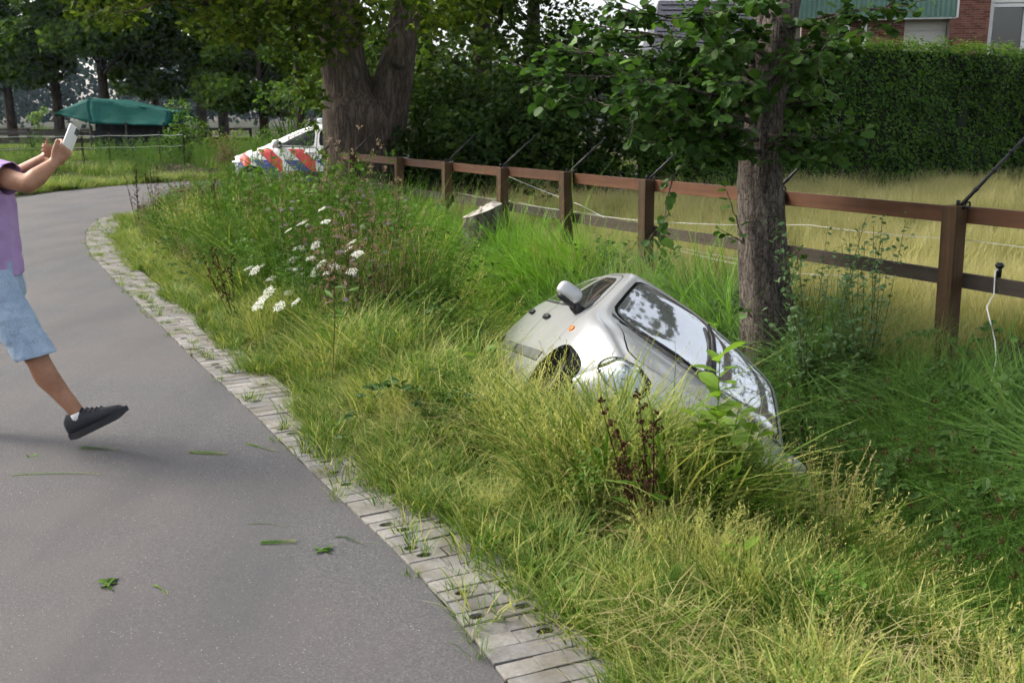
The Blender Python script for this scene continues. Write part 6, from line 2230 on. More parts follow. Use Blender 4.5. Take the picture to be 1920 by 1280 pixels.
def police_car():
    yaw = R(180 - 13)
    root = empty('police_car'); tag(root, 'white police car with red and blue diagonal stripes behind the oak', 'car')
    out, bvh = build_car(root, S2, M['white_paint'])
    P = {}
    paint = [M['white_paint'], M['red_film'], M['blue_film']]
    for (name, q), me in out.items():
        mats = {'windscreen': M['police_glass'], 'side_window': M['police_glass'], 'rear_side_window': M['police_glass'], 'rear_window': M['police_glass'], 'headlight': M['lamp_glass']}.get(name, paint)
        nm = {'side_window': 'window', 'rear_side_window': 'window', 'front_door': 'door', 'rear_door': 'door'}.get(name, name)
        par = P[('front_door', q)] if name == 'side_window' else P[('rear_door', q)] if name == 'rear_side_window' else root
        P[(name, q)] = link(nm, me, par, mats)
    for q, s in ((0, -1), (1, 1)):
        fd, rd = P[('front_door', q)], P[('rear_door', q)]
        for d, hx_ in ((fd, -.10), (rd, -.98)):
            p = surf_y(bvh, hx_, .97, s); lump((p.x, p.y + s * .014, p.z), (.11, .018, .02), e=3).build('handle', M['white_paint'], d, True)
        mr = empty('door_mirror'); mr.parent = fd; p = surf_y(bvh, .62, 1.12, s)
        lump(p + Vector((.0, s * .14, .05)), (.08, .12, .085), None, 2.8, 16).build('mirror_housing', M['white_paint'], mr, True)
        lump(p + Vector((-.055, s * .14, .05)), (.03, .10, .07), None, 2.8, 14).build('mirror_pane', M['mirror'], mr, True)
        lump(p + Vector((.0, s * .05, -.03)), (.05, .08, .03), None, 2.6, 12).build('mirror_arm', M['black_plastic'], mr, True)
        side_strip(bvh, .62, -.22, 1.105, 1.085, .012, s, .005).build('belt_trim', M['black_plastic'], fd)
        sv = [surf_y(bvh, x_, z_, s) + Vector((0, s * .006, 0)) for x_, z_ in ((.80, 1.06), (.58, 1.10), (.52, 1.19), (.60, 1.18))]
        mb = MB(); mb.add(sv, [(0, 1, 2, 3)]); mb.build('mirror_sail', M['black_plastic'], fd)
        hl = P[('headlight', q)]
        lump((1.72, s * .565, .725), (.2, .13, .062), Matrix.Rotation(-s * R(28), 3, 'Z'), 2.4, 16).build('reflector', M['chrome'], hl, True)
        side_strip(bvh, .78, -.85, .30, .30, .03, s, .012).build('sill_trim', M['black_plastic'], root)
        p = surf_y(bvh, -1.98, .95, s); lump((p.x, p.y - s * .03, p.z), (.05, .055, .16)).build('tail_lamp', M['red_lens'], root, True)
        # lettering along the rear door
        cu = bpy.data.curves.new('lettering', 'FONT'); cu.body = 'POLITIE'; cu.size = .17; cu.extrude = .002; cu.align_x = 'LEFT' if s > 0 else 'LEFT'
        to = bpy.data.objects.new('lettering_src', cu); C.objects.link(to)
        bpy.context.view_layer.update()
        me = bpy.data.meshes.new_from_object(to.evaluated_get(bpy.context.evaluated_depsgraph_get()))
        C.objects.unlink(to); bpy.data.objects.remove(to)
        lo = link('lettering', me, rd, M['blue_film'])
        if s > 0: lo.matrix_local = Matrix.Translation((-.30, .915, .73)) @ Matrix(((-1, 0, 0), (0, 0, 1), (0, 1, 0))).to_4x4()
        else: lo.matrix_local = Matrix.Translation((-.30 - .72, -.915, .73)) @ Matrix(((1, 0, 0), (0, 0, -1), (0, 1, 0))).to_4x4()
    for ax in S2['axles']:
        for s in (-1, 1):
            wheel_parts(root, (ax, s * .77, .315), .315, .205, s)
            lb = MB(); seg = 14
            arc = [(ax + .357 * math.cos(math.pi * (-.1 + 1.2 * k / seg)), .31 + .357 * math.sin(math.pi * (-.1 + 1.2 * k / seg))) for k in range(seg + 1)]
            lb.add([(x, s * yy, z) for x, z in arc for yy in (.55, .86)], [(2 * k, 2 * k + 1, 2 * k + 3, 2 * k + 2) for k in range(seg)])
            lb.add([(ax, s * .55, .31)] + [(x, s * .55, z) for x, z in arc], [(0, k + 1, k + 2) for k in range(seg)])
            lb.build('arch_liner', M['dark_inside'], root)
    mb = MB(); mb.box((0, 0, .29), (1.9, 1.4, .05)); mb.box((1.45, 0, .33), (.8, 1.0, .06)); mb.box((-1.55, 0, .36), (.8, 1.0, .06)); mb.build('underbody', M['dark_inside'], root)
    mb = MB(); lump((.86, 0, .96), (.26, .70, .12), None, 3, 16, mb); mb.build('dashboard', M['dark_inside'], root, True)
    for y in (-.38, .38):
        so = seat(root, .12, y); so.location.z = .14
    mb = MB(); lump((-1.05, 0, .85), (.12, .64, .33), Matrix.Rotation(R(-14), 3, 'Y'), 3, 14, mb); mb.build('rear_bench', M['seat_cloth'], root, True)
    lbar = empty('light_bar', (-.25, 0, 1.66)); lbar.parent = root
    lump((0, 0, 0), (.13, .52, .04), None, 3.5, 18).build('bar_housing', M['white_paint'], lbar, True)
    for s in (-1, 1): lump((0, s * .40, .02), (.11, .16, .05), None, 3, 14).build('beacon', M['pale_lens'], lbar, True)
    lump((0, 0, .03), (.07, .14, .035), None, 3, 14).build('display', M['lamp_glass'], lbar, True)
    nose = at(450, 300, 23.2)
    fw = Vector((math.cos(yaw), math.sin(yaw), 0))
    root.rotation_euler = (0, 0, yaw)
    p = Vector((nose.x, 23.2, 0)) - fw * 2.0
    root.location = (p.x, p.y, .03); root.scale = (1, 1, .96)
    return root


pcar = police_car()
crashed = crashed_car(CAR_M)
# ------------------------------------------------------------------ person walking in from the left, holding a phone
_t = NT('skin'); _p = _t.coord('Object'); _n = _t.noise(7, 5, .65, _p); _f = _t.noise(140, 3, .7, _p)
_c = _t.ramp(_n, [(.3, (.27, .125, .072)), (.5, (.36, .18, .105)), (.72, (.43, .235, .15))])
_c = _t.mix(.25, _c, _t.ramp(_f, [(.35, (.35, .35, .35)), (.65, (.6, .6, .6))]), 'OVERLAY')
_t.set(_c, .48, 0, .35); _t.b.inputs['Subsurface Weight'].default_value = .08; _t.b.inputs['Subsurface Radius'].default_value = (.012, .005, .003)
_t.bump(_f, .15, .002)
SK = _t.m
_t = NT('lilac_cotton'); _n = _t.noise(180, 3, .6, _t.coord('Object')); _w = _t.noise(7, 3, .6, _t.coord('Object'))
_t.set(_t.mix(.25, _t.ramp(_w, [(.35, (.40, .265, .50)), (.7, (.47, .325, .57))]), _t.ramp(_n, [(.3, (.3, .18, .4)), (.7, (.48, .36, .6))])), .9, 0, .15); _t.bump(_w, .5, .02)
SHIRT = _t.m
_t = NT('light_denim'); _n = _t.noise(240, 2, .6, _t.coord('Object', (1, 1, .35))); _w = _t.noise(9, 4, .6, _t.coord('Object'))
_t.set(_t.mix(.4, _t.ramp(_w, [(.3, (.22, .31, .44)), (.7, (.42, .52, .64))]), _t.ramp(_n, [(.3, (.18, .26, .38)), (.7, (.5, .6, .7))])), .9, 0, .1); _t.bump(_w, .4, .02)
DENIM = _t.m
SHOE = plain('black_mesh_shoe', (.012, .013, .018), .7, var=.4, scale=70, bump=.3)
SOLE = plain('dark_sole', (.018, .018, .022), .6, var=.3)
SOCK = plain('white_sock', (.7, .69, .68), .9, var=.06, bump=.2)
HAIR = plain('dark_hair', (.022, .015, .01), .6, var=.4, scale=50, bump=.5)


def capsule(mb, a, b, ra, rb, seg=14):
    a = Vector(a); b = Vector(b); d = (b - a).normalized()
    pts = []; rr = []
    for k in range(1, 5):
        w = math.pi / 2 * k / 4
        pts.append(a - d * ra * math.cos(w)); rr.append(ra * math.sin(w))
    for k in range(1, 4): pts.append(a.lerp(b, k / 4)); rr.append(ra + (rb - ra) * k / 4)
    for k in range(4, 0, -1):
        w = math.pi / 2 * k / 4
        pts.append(b + d * rb * math.cos(w)); rr.append(rb * math.sin(w))
    mb.tube(pts, rr, seg)


def fuse(mb, voxel, smooth=6, disp=None):
    """join overlapping lumps into one continuous skin"""
    me = mb.mesh('src'); o = bpy.data.objects.new('src', me); C.objects.link(o)
    m = o.modifiers.new('r', 'REMESH'); m.mode = 'VOXEL'; m.voxel_size = voxel
    m = o.modifiers.new('s', 'SMOOTH'); m.iterations = smooth; m.factor = .5
    if disp:
        tx = bpy.data.textures.new('folds', 'CLOUDS'); tx.noise_scale = disp[0]
        m = o.modifiers.new('d', 'DISPLACE'); m.texture = tx; m.strength = disp[1]; m.mid_level = .5
    bpy.context.view_layer.update()
    r_ = bpy.data.meshes.new_from_object(o.evaluated_get(bpy.context.evaluated_depsgraph_get()))
    C.objects.unlink(o); bpy.data.objects.remove(o)
    r_.polygons.foreach_set('use_smooth', np.ones(len(r_.polygons), dtype=bool))
    return r_


def cut(me, cuts):
    """drop what lies beyond each plane (point, normal, reach)"""
    bm = bmesh.new(); bm.from_mesh(me)
    for p, n_, reach in cuts:
        p = Vector(p); n_ = Vector(n_).normalized()
        gv = [v for v in bm.verts if (v.co - p).length < reach]
        fs = list({f for v in gv for f in v.link_faces}); es = list({e for f in fs for e in f.edges}); vv = list({v for f in fs for v in f.verts})
        bmesh.ops.bisect_plane(bm, geom=vv + es + fs, plane_co=p, plane_no=n_, clear_outer=False)
        kill = [f for f in bm.faces if (f.calc_center_median() - p).length < reach and (f.calc_center_median() - p).dot(n_) > 0]
        bmesh.ops.delete(bm, geom=kill, context='FACES')
    bm.to_mesh(me); bm.free()
    return me


def shoe(parent, heel, toe, roll=0.0):
    """low sneaker from heel point to toe point (sole line)"""
    heel = Vector(heel); toe = Vector(toe); L = (toe - heel).length
    d = (toe - heel).normalized(); s_ = d.cross(Vector((0, 0, 1))).normalized(); u = s_.cross(d)
    Mx = Matrix((d, s_, u)).transposed()
    root = empty('shoe'); root.parent = parent
    up = MB(); prof = []
    n = 22; seg = 16; vs = []
    for i in range(n + 1):
        t = i / n
        w = .040 * math.sin(math.pi * min(1, max(.02, t * .93 + .06))) ** .45 * (.80 + .30 * t if t < .7 else 1.01 - .35 * (t - .7))
        h = float(np.interp(t, [0, .08, .28, .42, .58, .78, .92, 1.0], [.088, .118, .118, .100, .078, .060, .046, .012]))
        for k in range(seg):
            a = 2 * math.pi * k / seg
            y = math.cos(a); z = math.sin(a)
            yy = math.copysign(abs(y) ** .75, y) * w * (1 - .25 * max(z, 0)); zz = .018 + max(0, (.5 + .5 * math.copysign(abs(z) ** .8, z))) * h
            vs.append(heel + Mx @ Vector((t * L, yy, zz)))
    up.add(vs, [(i * seg + k, i * seg + (k + 1) % seg, (i + 1) * seg + (k + 1) % seg, (i + 1) * seg + k) for i in range(n) for k in range(seg)] + [tuple(range(seg)), tuple(n * seg + k for k in range(seg))])
    up.build('upper', SHOE, root, True)
    so = MB(); vs = []
    for i in range(n + 1):
        t = i / n
        w = .044 * math.sin(math.pi * min(1, max(.03, t * .93 + .06))) ** .5 * (.82 + .30 * t if t < .7 else 1.03 - .35 * (t - .7))
        x = -.006 + t * (L + .010); lift = .018 * sstep(.70, 1, t) + .010 * (1 - sstep(0, .15, t))
        vs += [heel + Mx @ Vector((x, -w, lift)), heel + Mx @ Vector((x, w, lift)), heel + Mx @ Vector((x, w * 1.02, .034 + lift * .6)), heel + Mx @ Vector((x, -w * 1.02, .034 + lift * .6))]
    so.add(vs, [(4 * i + k, 4 * i + (k + 1) % 4, 4 * i + 4 + (k + 1) % 4, 4 * i + 4 + k) for i in range(n) for k in range(4)] + [(0, 1, 2, 3), (4 * n + 3, 4 * n + 2, 4 * n + 1, 4 * n)])
    so.build('sole', SOLE, root, False)
    lc = MB()
    for k in range(5):
        t = .36 + .07 * k; hz = .018 + float(np.interp(t, [.28, .42, .58, .78], [.118, .100, .078, .060])) + .002
        lc.tube([heel + Mx @ Vector((t * L, -.024, hz - .012)), heel + Mx @ Vector((t * L + .004, 0, hz + .004)), heel + Mx @ Vector((t * L, .024, hz - .012))], .0035, 6)
    lc.build('lace', SOLE, root, True)
    return root


def hand(mb, wrist, palm_dir, palm_n, curl, s=1.0, side_=1, spread=.02, thumb_dir=None):
    """palm, four curled fingers of different lengths and a thumb; lumps go into mb"""
    wr = Vector(wrist); d = Vector(palm_dir).normalized(); n_ = Vector(palm_n); n_ = (n_ - d * n_.dot(d)).normalized(); a = d.cross(n_) * side_
    capsule(mb, wr, wr + d * .03 * s, .026 * s, .030 * s, 10)
    for k in (-.028, -.010, .010, .027): capsule(mb, wr + d * .02 * s + a * k * .7 * s, wr + d * .085 * s + a * k * s, .017 * s, .0125 * s, 8)
    for k, (off, ln) in enumerate(((.030, .070), (.011, .080), (-.009, .074), (-.027, .058))):
        p = wr + d * .088 * s + a * off * s; ang = 0
        for j, f in enumerate((.45, .32, .25)):
            ang += curl[j]
            dd = d * math.cos(ang) + n_ * math.sin(ang)
            q = p + dd * (ln * f * 1.15 * s)
            capsule(mb, p, q, (.0098 - .001 * j) * s, (.0092 - .0012 * j) * s, 8)
            p = q
    p = wr + d * .028 * s + a * .030 * s
    td = Vector(thumb_dir).normalized() if thumb_dir is not None else (d * .7 + a * .6 + n_ * .45).normalized()
    q = p + td * .042 * s; capsule(mb, p, q, .014 * s, .0115 * s, 8)
    t2 = (td * .8 + d * .5 + n_ * .25).normalized(); capsule(mb, q, q + t2 * .034 * s, .0112 * s, .009 * s, 8)


def person():
    random.seed(2)
    Y = 4.95
    p = lambda px, py, y=Y: at(px, py, y)
    hipR, hipL = p(-8, 545, 4.87), p(-18, 545, 5.06)
    kneeR, ankR = p(70, 672, 4.85), p(147, 775, 4.86)
    kneeL, ankL = p(-50, 690, 5.08), p(-135, 770, 5.12)
    pel, waist, chest, neck, head = p(-17, 515, 4.97), p(-24, 455, 4.98), p(-41, 375, 4.98), p(-52, 296, 4.98), p(-60, 232, 4.98)
    shR, elR, wrR = p(-34, 322, 4.80), p(52, 346, 4.72), p(101, 306, 4.84)
    shL, elL, wrL = p(-26, 318, 5.16), p(22, 338, 5.22), p(78, 300, 5.03)
    ph_lo, ph_hi = p(126, 276, 4.90), p(140, 240, 4.95)
    mb = MB()
    capsule(mb, pel, waist, .125, .115); capsule(mb, waist, chest, .115, .13)
    for q in (-.10, .10): capsule(mb, pel + Vector((0, q * .7, 0)), chest + Vector((0, q, .04)), .10, .105)
    capsule(mb, chest + Vector((0, 0, .08)), neck, .10, .055); capsule(mb, neck, head + Vector((-.01, 0, -.06)), .055, .058)
    capsule(mb, shR, shL, .068, .068)
    # head: skull, face, jaw, nose, ears
    lump(head + Vector((-.015, 0, .03)), (.100, .077, .105), None, 2.1, 22, mb); lump(head + Vector((.022, 0, -.045)), (.070, .060, .075), None, 2.1, 18, mb)
    lump(head + Vector((.088, 0, -.012)), (.020, .013, .024), Matrix.Rotation(R(-18), 3, 'Y'), 2, 12, mb); lump(head + Vector((.076, 0, -.062)), (.016, .026, .014), None, 2, 12, mb)
    lump(head + Vector((.070, 0, -.10)), (.022, .026, .018), None, 2, 12, mb)
    for s in (-1, 1):
        lump(head + Vector((-.01, s * .078, -.01)), (.020, .010, .032), None, 2, 10, mb)
    for a, b, c, w, hd in ((shR, elR, wrR, 1, 0), (shL, elL, wrL, 1, 1)):
        capsule(mb, a, elb := a.lerp(b, .5), .056, .051); capsule(mb, elb, b, .051, .043)
        m1 = b.lerp(c, .35); capsule(mb, b, m1, .043, .046); capsule(mb, m1, c, .045, .027)
    for a, b, c in ((hipR, kneeR, ankR), (hipL, kneeL, ankL)):
        m1 = a.lerp(b, .5); capsule(mb, a, m1, .092, .076); capsule(mb, m1, b, .076, .057)
        back = Vector((-.022, 0, 0)); m2 = b.lerp(c, .32) + back; capsule(mb, b, m2, .055, .060); capsule(mb, m2, b.lerp(c, .65) + back * .5, .060, .045); capsule(mb, b.lerp(c, .65) + back * .5, c, .045, .036)
    # hands closing on the phone
    dR = (ph_lo - wrR).normalized(); dL = (ph_lo + Vector((-.012, .03, 0)) - wrL).normalized()
    hand(mb, wrR, (dR + Vector((.1, 0, .05))), Vector((-.35, .75, .5)), (.75, .75, .55), 1.0, 1, thumb_dir=Vector((.25, .15, 1)))
    hand(mb, wrL, (dL + Vector((.15, -.1, 0))), Vector((-.3, -.8, .4)), (.7, .75, .55), 1.0, -1, thumb_dir=Vector((.3, -.15, 1)))
    # feet inside the shoes
    hR, tR = p(139, 826, 4.86), p(243, 775, 4.80); hL, tL = p(-150, 812, 5.12), p(-60, 838, 5.10)
    tL.z = .01; hL.z = .10
    capsule(mb, ankR, ankR.lerp(hR.lerp(tR, .25), .5), .034, .028); capsule(mb, ankL, ankL.lerp(hL.lerp(tL, .25), .5), .034, .028)
    me = fuse(mb, .0075, 4)
    body = link('person', me, None, SK)
    tag(body, 'person in lilac T-shirt and light denim shorts striding and holding up a phone', 'person')
    # eyes, brows
    for s in (-1, 1):
        lump(head + Vector((.073, s * .030, .008)), (.008, .013, .007), None, 2, 10).build('eye', plain('eye', (.5, .5, .48), .2, var=.02), body, True)
        lump(head + Vector((.082, s * .031, .030)), (.006, .020, .005), None, 2, 10).build('brow', HAIR, body, True)
    mb = MB(); lump(head + Vector((-.028, 0, .048)), (.104, .084, .102), None, 2.1, 20, mb); lump(head + Vector((-.06, 0, -.01)), (.066, .078, .085), None, 2.2, 18, mb)
    hm = fuse(mb, .008, 2, (.02, .008)); cut(hm, [(head + Vector((.058, 0, .03)), Vector((1, 0, -.55)), .2)]); link('hair', hm, body, HAIR)
    # T-shirt
    mb = MB()
    capsule(mb, pel + Vector((0, 0, -.06)), waist, .146, .138); capsule(mb, waist, chest, .138, .150)
    for q in (-.105, .105): capsule(mb, pel + Vector((0, q * .75, -.06)), chest + Vector((0, q, .04)), .118, .122)
    capsule(mb, chest + Vector((0, 0, .07)), neck + Vector((0, 0, -.05)), .122, .085); capsule(mb, shR, shL, .088, .088)
    for a, b in ((shR, elR), (shL, elL)): capsule(mb, a, a.lerp(b, .66), .084, .080)
    sm = fuse(mb, .011, 5, (.10, .030))
    hem = p(0, 521, 4.97)
    cu = [(Vector((pel.x, pel.y, hem.z)), Vector((.10, 0, -1)), .35), (neck + Vector((.01, 0, -.005)), Vector((.25, 0, 1)), .09)]
    for a, b in ((shR, elR), (shL, elL)): cu.append((a.lerp(b, .60), (b - a), .15))
    cut(sm, cu); o = link('t_shirt', sm, body, SHIRT); solid(o, .004)
    # shorts
    mb = MB()
    capsule(mb, pel + Vector((0, 0, .02)), pel + Vector((0, 0, -.06)), .138, .135)
    for q in (-.08, .08): capsule(mb, pel + Vector((0, q, .03)), pel + Vector((0, q, -.10)), .112, .115)
    for a, b in ((hipR, kneeR), (hipL, kneeL)):
        capsule(mb, a, a.lerp(b, .55), .112, .100); capsule(mb, a.lerp(b, .55), a.lerp(b, 1.06), .100, .093)
    sm = fuse(mb, .010, 4, (.07, .022))
    cut(sm, [(b + (b - a).normalized() * -.012, (b - a).normalized() + Vector((-.25, 0, 0)), .16) for a, b in ((hipR, kneeR), (hipL, kneeL))])
    o = link('shorts', sm, body, DENIM); solid(o, .004)
    for h, t, ank in ((hR, tR, ankR), (hL, tL, ankL)):
        shoe(body, h, t)
        mb = MB(); f = (h.lerp(t, .22)) + Vector((0, 0, .03)); mb.tube([ank + (ank - f).normalized() * .004, ank.lerp(f, .12), ank.lerp(f, .25), ank.lerp(f, .38)], [.040, .040, .038, .034], 14); mb.build('sock', SOCK, body, True)
    # phone held in both hands
    ph = empty('phone', (0, 0, 0)); tag(ph, 'white phone held up in the hands of the person', 'phone')
    u = (ph_hi - ph_lo).normalized(); n_ = Vector((.82, -.45, -.3)); n_ = (n_ - u * n_.dot(u)).normalized(); a = u.cross(n_)
    Mx = Matrix((a, n_, u)).transposed().to_4x4(); c = ph_lo.lerp(ph_hi, .42)
    ph.matrix_world = Matrix.Translation(c) @ Mx
    mb = MB(); mb.box((0, 0, 0), (.068, .010, .138), bev=.0045); mb.build('case', plain('white_case', (.78, .77, .74), .4, var=.03), ph, True)
    mb = MB(); mb.box((0, -.0058, 0), (.060, .001, .128)); mb.build('screen', M['frit'], ph)
    mb = MB(); mb.box((.018, .0058, .048), (.028, .002, .034), bev=.0008); mb.build('camera_bump', M['grey_plastic'], ph)


person()
# ------------------------------------------------------------------ single plants and litter
def gz(x, y): return float(ground_z(np.array([x]), np.array([y]))[0])


def plant(name, T, mats, loc, label, cat, group=None, parts=None, rz=0.0):
    root = empty(name, loc, rz); tag(root, label, cat, group)
    return root


def tb_part(nm, T, mats, parent):
    me = T.mesh(nm, mats); return link(nm, me, parent)


# wild carrot: white umbels, a few closed green heads
random.seed(41)
UM = [(604, 392), (566, 419), (541, 432), (611, 416), (449, 451), (661, 454), (654, 467), (671, 476), (560, 464), (592, 460), (518, 480), (549, 487), (583, 484), (466, 503), (478, 507), (526, 502), (544, 504), (560, 504), (591, 506), (604, 494), (627, 500),
      (614, 512), (660, 509), (510, 522), (563, 513), (589, 517), (553, 535), (541, 549), (505, 546), (495, 559), (524, 574), (485, 572), (555, 566), (491, 499)]
CL = [(504, 396), (427, 467), (452, 496), (521, 468), (569, 471), (607, 476), (578, 426), (650, 533), (474, 452), (680, 428)]
U = random.uniform


def umbel_mesh(seed, closed):
    random.seed(seed); T = TB(); r = .047 if not closed else .026
    if closed:
        for k in range(70):
            a = U(0, 6.28); h = U(-.5, 1); q = math.sqrt(max(0, 1 - h * h))
            T.quad((math.cos(a) * q * r, math.sin(a) * q * r, r * (h * .8 + .4)), .011, 0, nrm=(math.cos(a) * q, math.sin(a) * q, h))
    else:
        for k in range(26):
            a = k * 2.4; rr = r * math.sqrt((k + .5) / 26); c = Vector((math.cos(a) * rr, math.sin(a) * rr, .006 - rr * rr * 3 + U(-.003, .003)))
            T.path([Vector((0, 0, -.035)), c], .0012, .001, 1, .5)
            for j in range(7): T.quad(c + Vector((U(-.008, .008), U(-.008, .008), U(-.002, .003))), U(.0042, .0062), 0, nrm=(U(-.35, .35), U(-.35, .35), 1))
    for k in range(7):
        a = k * .9; T.leaf((0, 0, -.036), (math.cos(a), math.sin(a), -.4), .03, .004, 1, n=3)
    return T.mesh('umbel', [G['umbel_green'] if closed else G['umbel'], G['feather']])


um = [umbel_mesh(k, False) for k in range(4)]; uc = [umbel_mesh(10 + k, True) for k in range(2)]
for i, (px, py) in enumerate(UM + CL):
    closed = i >= len(UM)
    hz_ = .78 + .14 * U(-1, 1) + (.10 if py < 440 else 0)
    for _k in range(12):
        q = on_ground(px, py, hz_)
        if fields([q.x], [q.y])[1][0] > 1.05: break
        hz_ *= .93
    z0 = gz(q.x, q.y)
    root = empty('wild_carrot', (q.x + U(-.06, .06), q.y + U(-.05, .05), z0 - .02))
    tag(root, 'closed greenish wild carrot head on a thin stem in the verge' if closed else 'white flat wild carrot flower on a thin stem in the verge', 'flower', 'closed wild carrot heads' if closed else 'white wild carrot flowers')
    B = Vector(root.location); top = q - B
    T = TB(); T.path([Vector((0, 0, 0)), top * .5 + Vector((U(-.02, .02), U(-.02, .02), 0)), top + Vector((0, 0, -.035))], .005, .003, 0)
    for k in range(5):
        t = U(.1, .7); w = U(0, 6.28)
        for j in range(5): T.leaf(top * t + Vector((math.cos(w), math.sin(w), .4)) * .025 * j, (math.cos(w + U(-1, 1)), math.sin(w + U(-1, 1)), U(0, .5)), .03, .007, 0, n=3)
    tb_part('stem', T, [G['feather']], root)
    h = bpy.data.objects.new('umbel', (uc[i % 2] if closed else um[i % 4])); C.objects.link(h); h.parent = root; h.location = top
    h.rotation_euler = (U(.1, .75), U(-.6, -.05) if not closed else U(-.3, .3), U(-.4, .4))
    s_ = U(.7, 1.1); h.scale = (s_, s_, s_)

# creeping thistles gone to brown seed, some lilac heads
random.seed(43)
th = []
for k in range(4):
    T = TB(); H = 1.0; hd = []
    b = Vector((0, 0, 0)); top = Vector((U(-.06, .06), U(-.06, .06), H))
    T.path([b, top * .5 + Vector((U(-.02, .02), 0, 0)), top], .008, .004, 0)
    for j in range(13):
        t = U(.5, .98); w = U(0, 6.28); p0 = top * t; e = p0 + Vector((math.cos(w), math.sin(w), 1.4)) * U(.05, .13); T.path([p0, e], .004, .002, 0); hd.append(e)
    hd.append(top)
    for j in range(12):
        t = U(.08, .7); w = U(0, 6.28); T.leaf(top * t, (math.cos(w), math.sin(w), U(-.4, .5)), U(.07, .13), .026, 1)
    st = T.mesh('stem', [G['brown'], G['herb']])
    th.append((st, hd))
hdm = []
for k in range(5):
    T2 = TB()
    for j in range(18):
        d = Vector((random.gauss(0, 1), random.gauss(0, 1), abs(random.gauss(0, 1)))).normalized()
        T2.leaf(d * .003, d, U(.016, .028), .008, 0, n=3)
    hdm.append(T2.mesh('seed_head', [G['lilac'] if k == 4 else G['fluff']]))
for i, (px, py) in enumerate([(505, 345), (545, 350), (575, 372), (600, 356), (628, 380), (648, 352), (668, 385), (690, 372), (715, 382), (735, 398), (470, 352), (530, 390), (560, 400), (610, 440), (640, 420), (700, 410), (590, 405), (480, 330), (655, 402), (745, 372)]):
    hz_ = .92 * U(.9, 1.08); q = on_ground(px, py, hz_)
    if q.y > 19.5: q = at(px, py, 18.5)
    z0 = gz(q.x, q.y); st, hd = th[i % 4]
    root = empty('thistle', (q.x, q.y, z0 - .02), U(0, 6.28)); tag(root, 'brown thistle gone to fluffy seed among the weeds before the oak', 'thistle', 'seeding thistles'); root.scale = (1, 1, max(.5, (q.z - z0)))
    o = bpy.data.objects.new('stem', st); C.objects.link(o); o.parent = root
    for e in hd:
        o = bpy.data.objects.new('seed_head', random.choice(hdm)); C.objects.link(o); o.parent = root; o.location = e; o.rotation_euler = (U(-.4, .4), U(-.4, .4), U(0, 6.28))

# dark brown docks
def dock(px, py, Y, H, label, lean=0.0, seed=1, w=1.0):
    random.seed(seed); q = at(px, py, Y); z0 = gz(q.x, q.y)
    root = empty('dock', (q.x, q.y, z0 - .02)); tag(root, label, 'dock plant')
    T = TB(); spikes = []
    for k in range(4):
        T2 = TB(); spikes.append(T2)
        top = Vector((lean + U(-.10, .10) * w, U(-.08, .08), H * U(.75, 1)))
        T.path([Vector((0, 0, 0)), top * .5 + Vector((U(-.02, .02), 0, 0)), top], .008, .003, 0)
        for j in range(9):
            t = .35 + .65 * j / 8; p0 = top * t; a = U(0, 6.28); e = p0 + Vector((math.cos(a), math.sin(a), 1.1)) * U(.04, .14) * (1.2 - t)
            T.path([p0, e], .004, .002, 0)
            for m in range(18): T2.quad(p0.lerp(e, U(.1, 1)) + Vector((U(-.01, .01), U(-.01, .01), U(-.01, .01))), U(.005, .010), 0)
        for m in range(26): T2.quad(top * U(.45, 1) + Vector((U(-.012, .012), U(-.012, .012), 0)), U(.005, .010), 0)
    for j in range(6):
        a = U(0, 6.28); T.leaf(Vector((0, 0, .03 + .05 * j)), (math.cos(a), math.sin(a), U(.1, .6)), U(.10, .18), .05, 1)
    tb_part('stem', T, [G['darkbrown'], G['herb']], root)
    for T2 in spikes: tb_part('seed_spike', T2, [G['darkbrown']], root)


dock(1215, 1010, 3.6, .66, 'dark reddish-brown dock in seed on the bank below the car', -.10, 5, 2.2)
dock(262, 440, 15.2, 1.0, 'dark brown dock at the tip of the verge where the road bends', -.12, 6, 2.0)
dock(300, 440, 14.6, .95, 'dark dock just inside the verge tip, right of the outermost one', .0, 7, 1.6)
dock(425, 480, 12.2, 1.05, 'tall dark dock among the weeds left of the white flowers', -.05, 8, 1.4)
dock(395, 470, 12.8, .9, 'slim brown dock beside the tall dark one in the weeds', .05, 9, 1.2)
dock(445, 640, 8.0, .72, 'dark branching weed leaning over the paver edge', -.16, 10, 2.2)


# light green sapling in front of the bonnet
def leafy(name, label, cat, loc, stems, mat, stemmat, seed, group=None):
    """stems: list of (top offset, n leaves, leaf length, width ratio)"""
    random.seed(seed); root = empty(name, loc); tag(root, label, cat, group)
    T = TB(); leaves = []
    for top, n_, L, wr in stems:
        top = Vector(top); T.path([Vector((0, 0, -.02)), top * .55 + Vector((U(-.02, .02), U(-.02, .02), 0)), top], .008, .003, 0)
        for j in range(n_):
            t = .25 + .75 * (j + U(0, .5)) / n_; a = j * 2.4 + U(-.4, .4); ll = L * U(.7, 1.15) * (1.1 - .35 * abs(t - .6))
            leaves.append((top * min(t, 1), (math.cos(a), math.sin(a), U(.0, .75)), ll, ll * wr))
    tb_part('stem', T, [stemmat], root)
    for p0, d, ll, w in leaves:
        T2 = TB(); T2.leaf(p0, d, ll, w, 0, fold=.12); tb_part('leaf', T2, [mat], root)
    return root


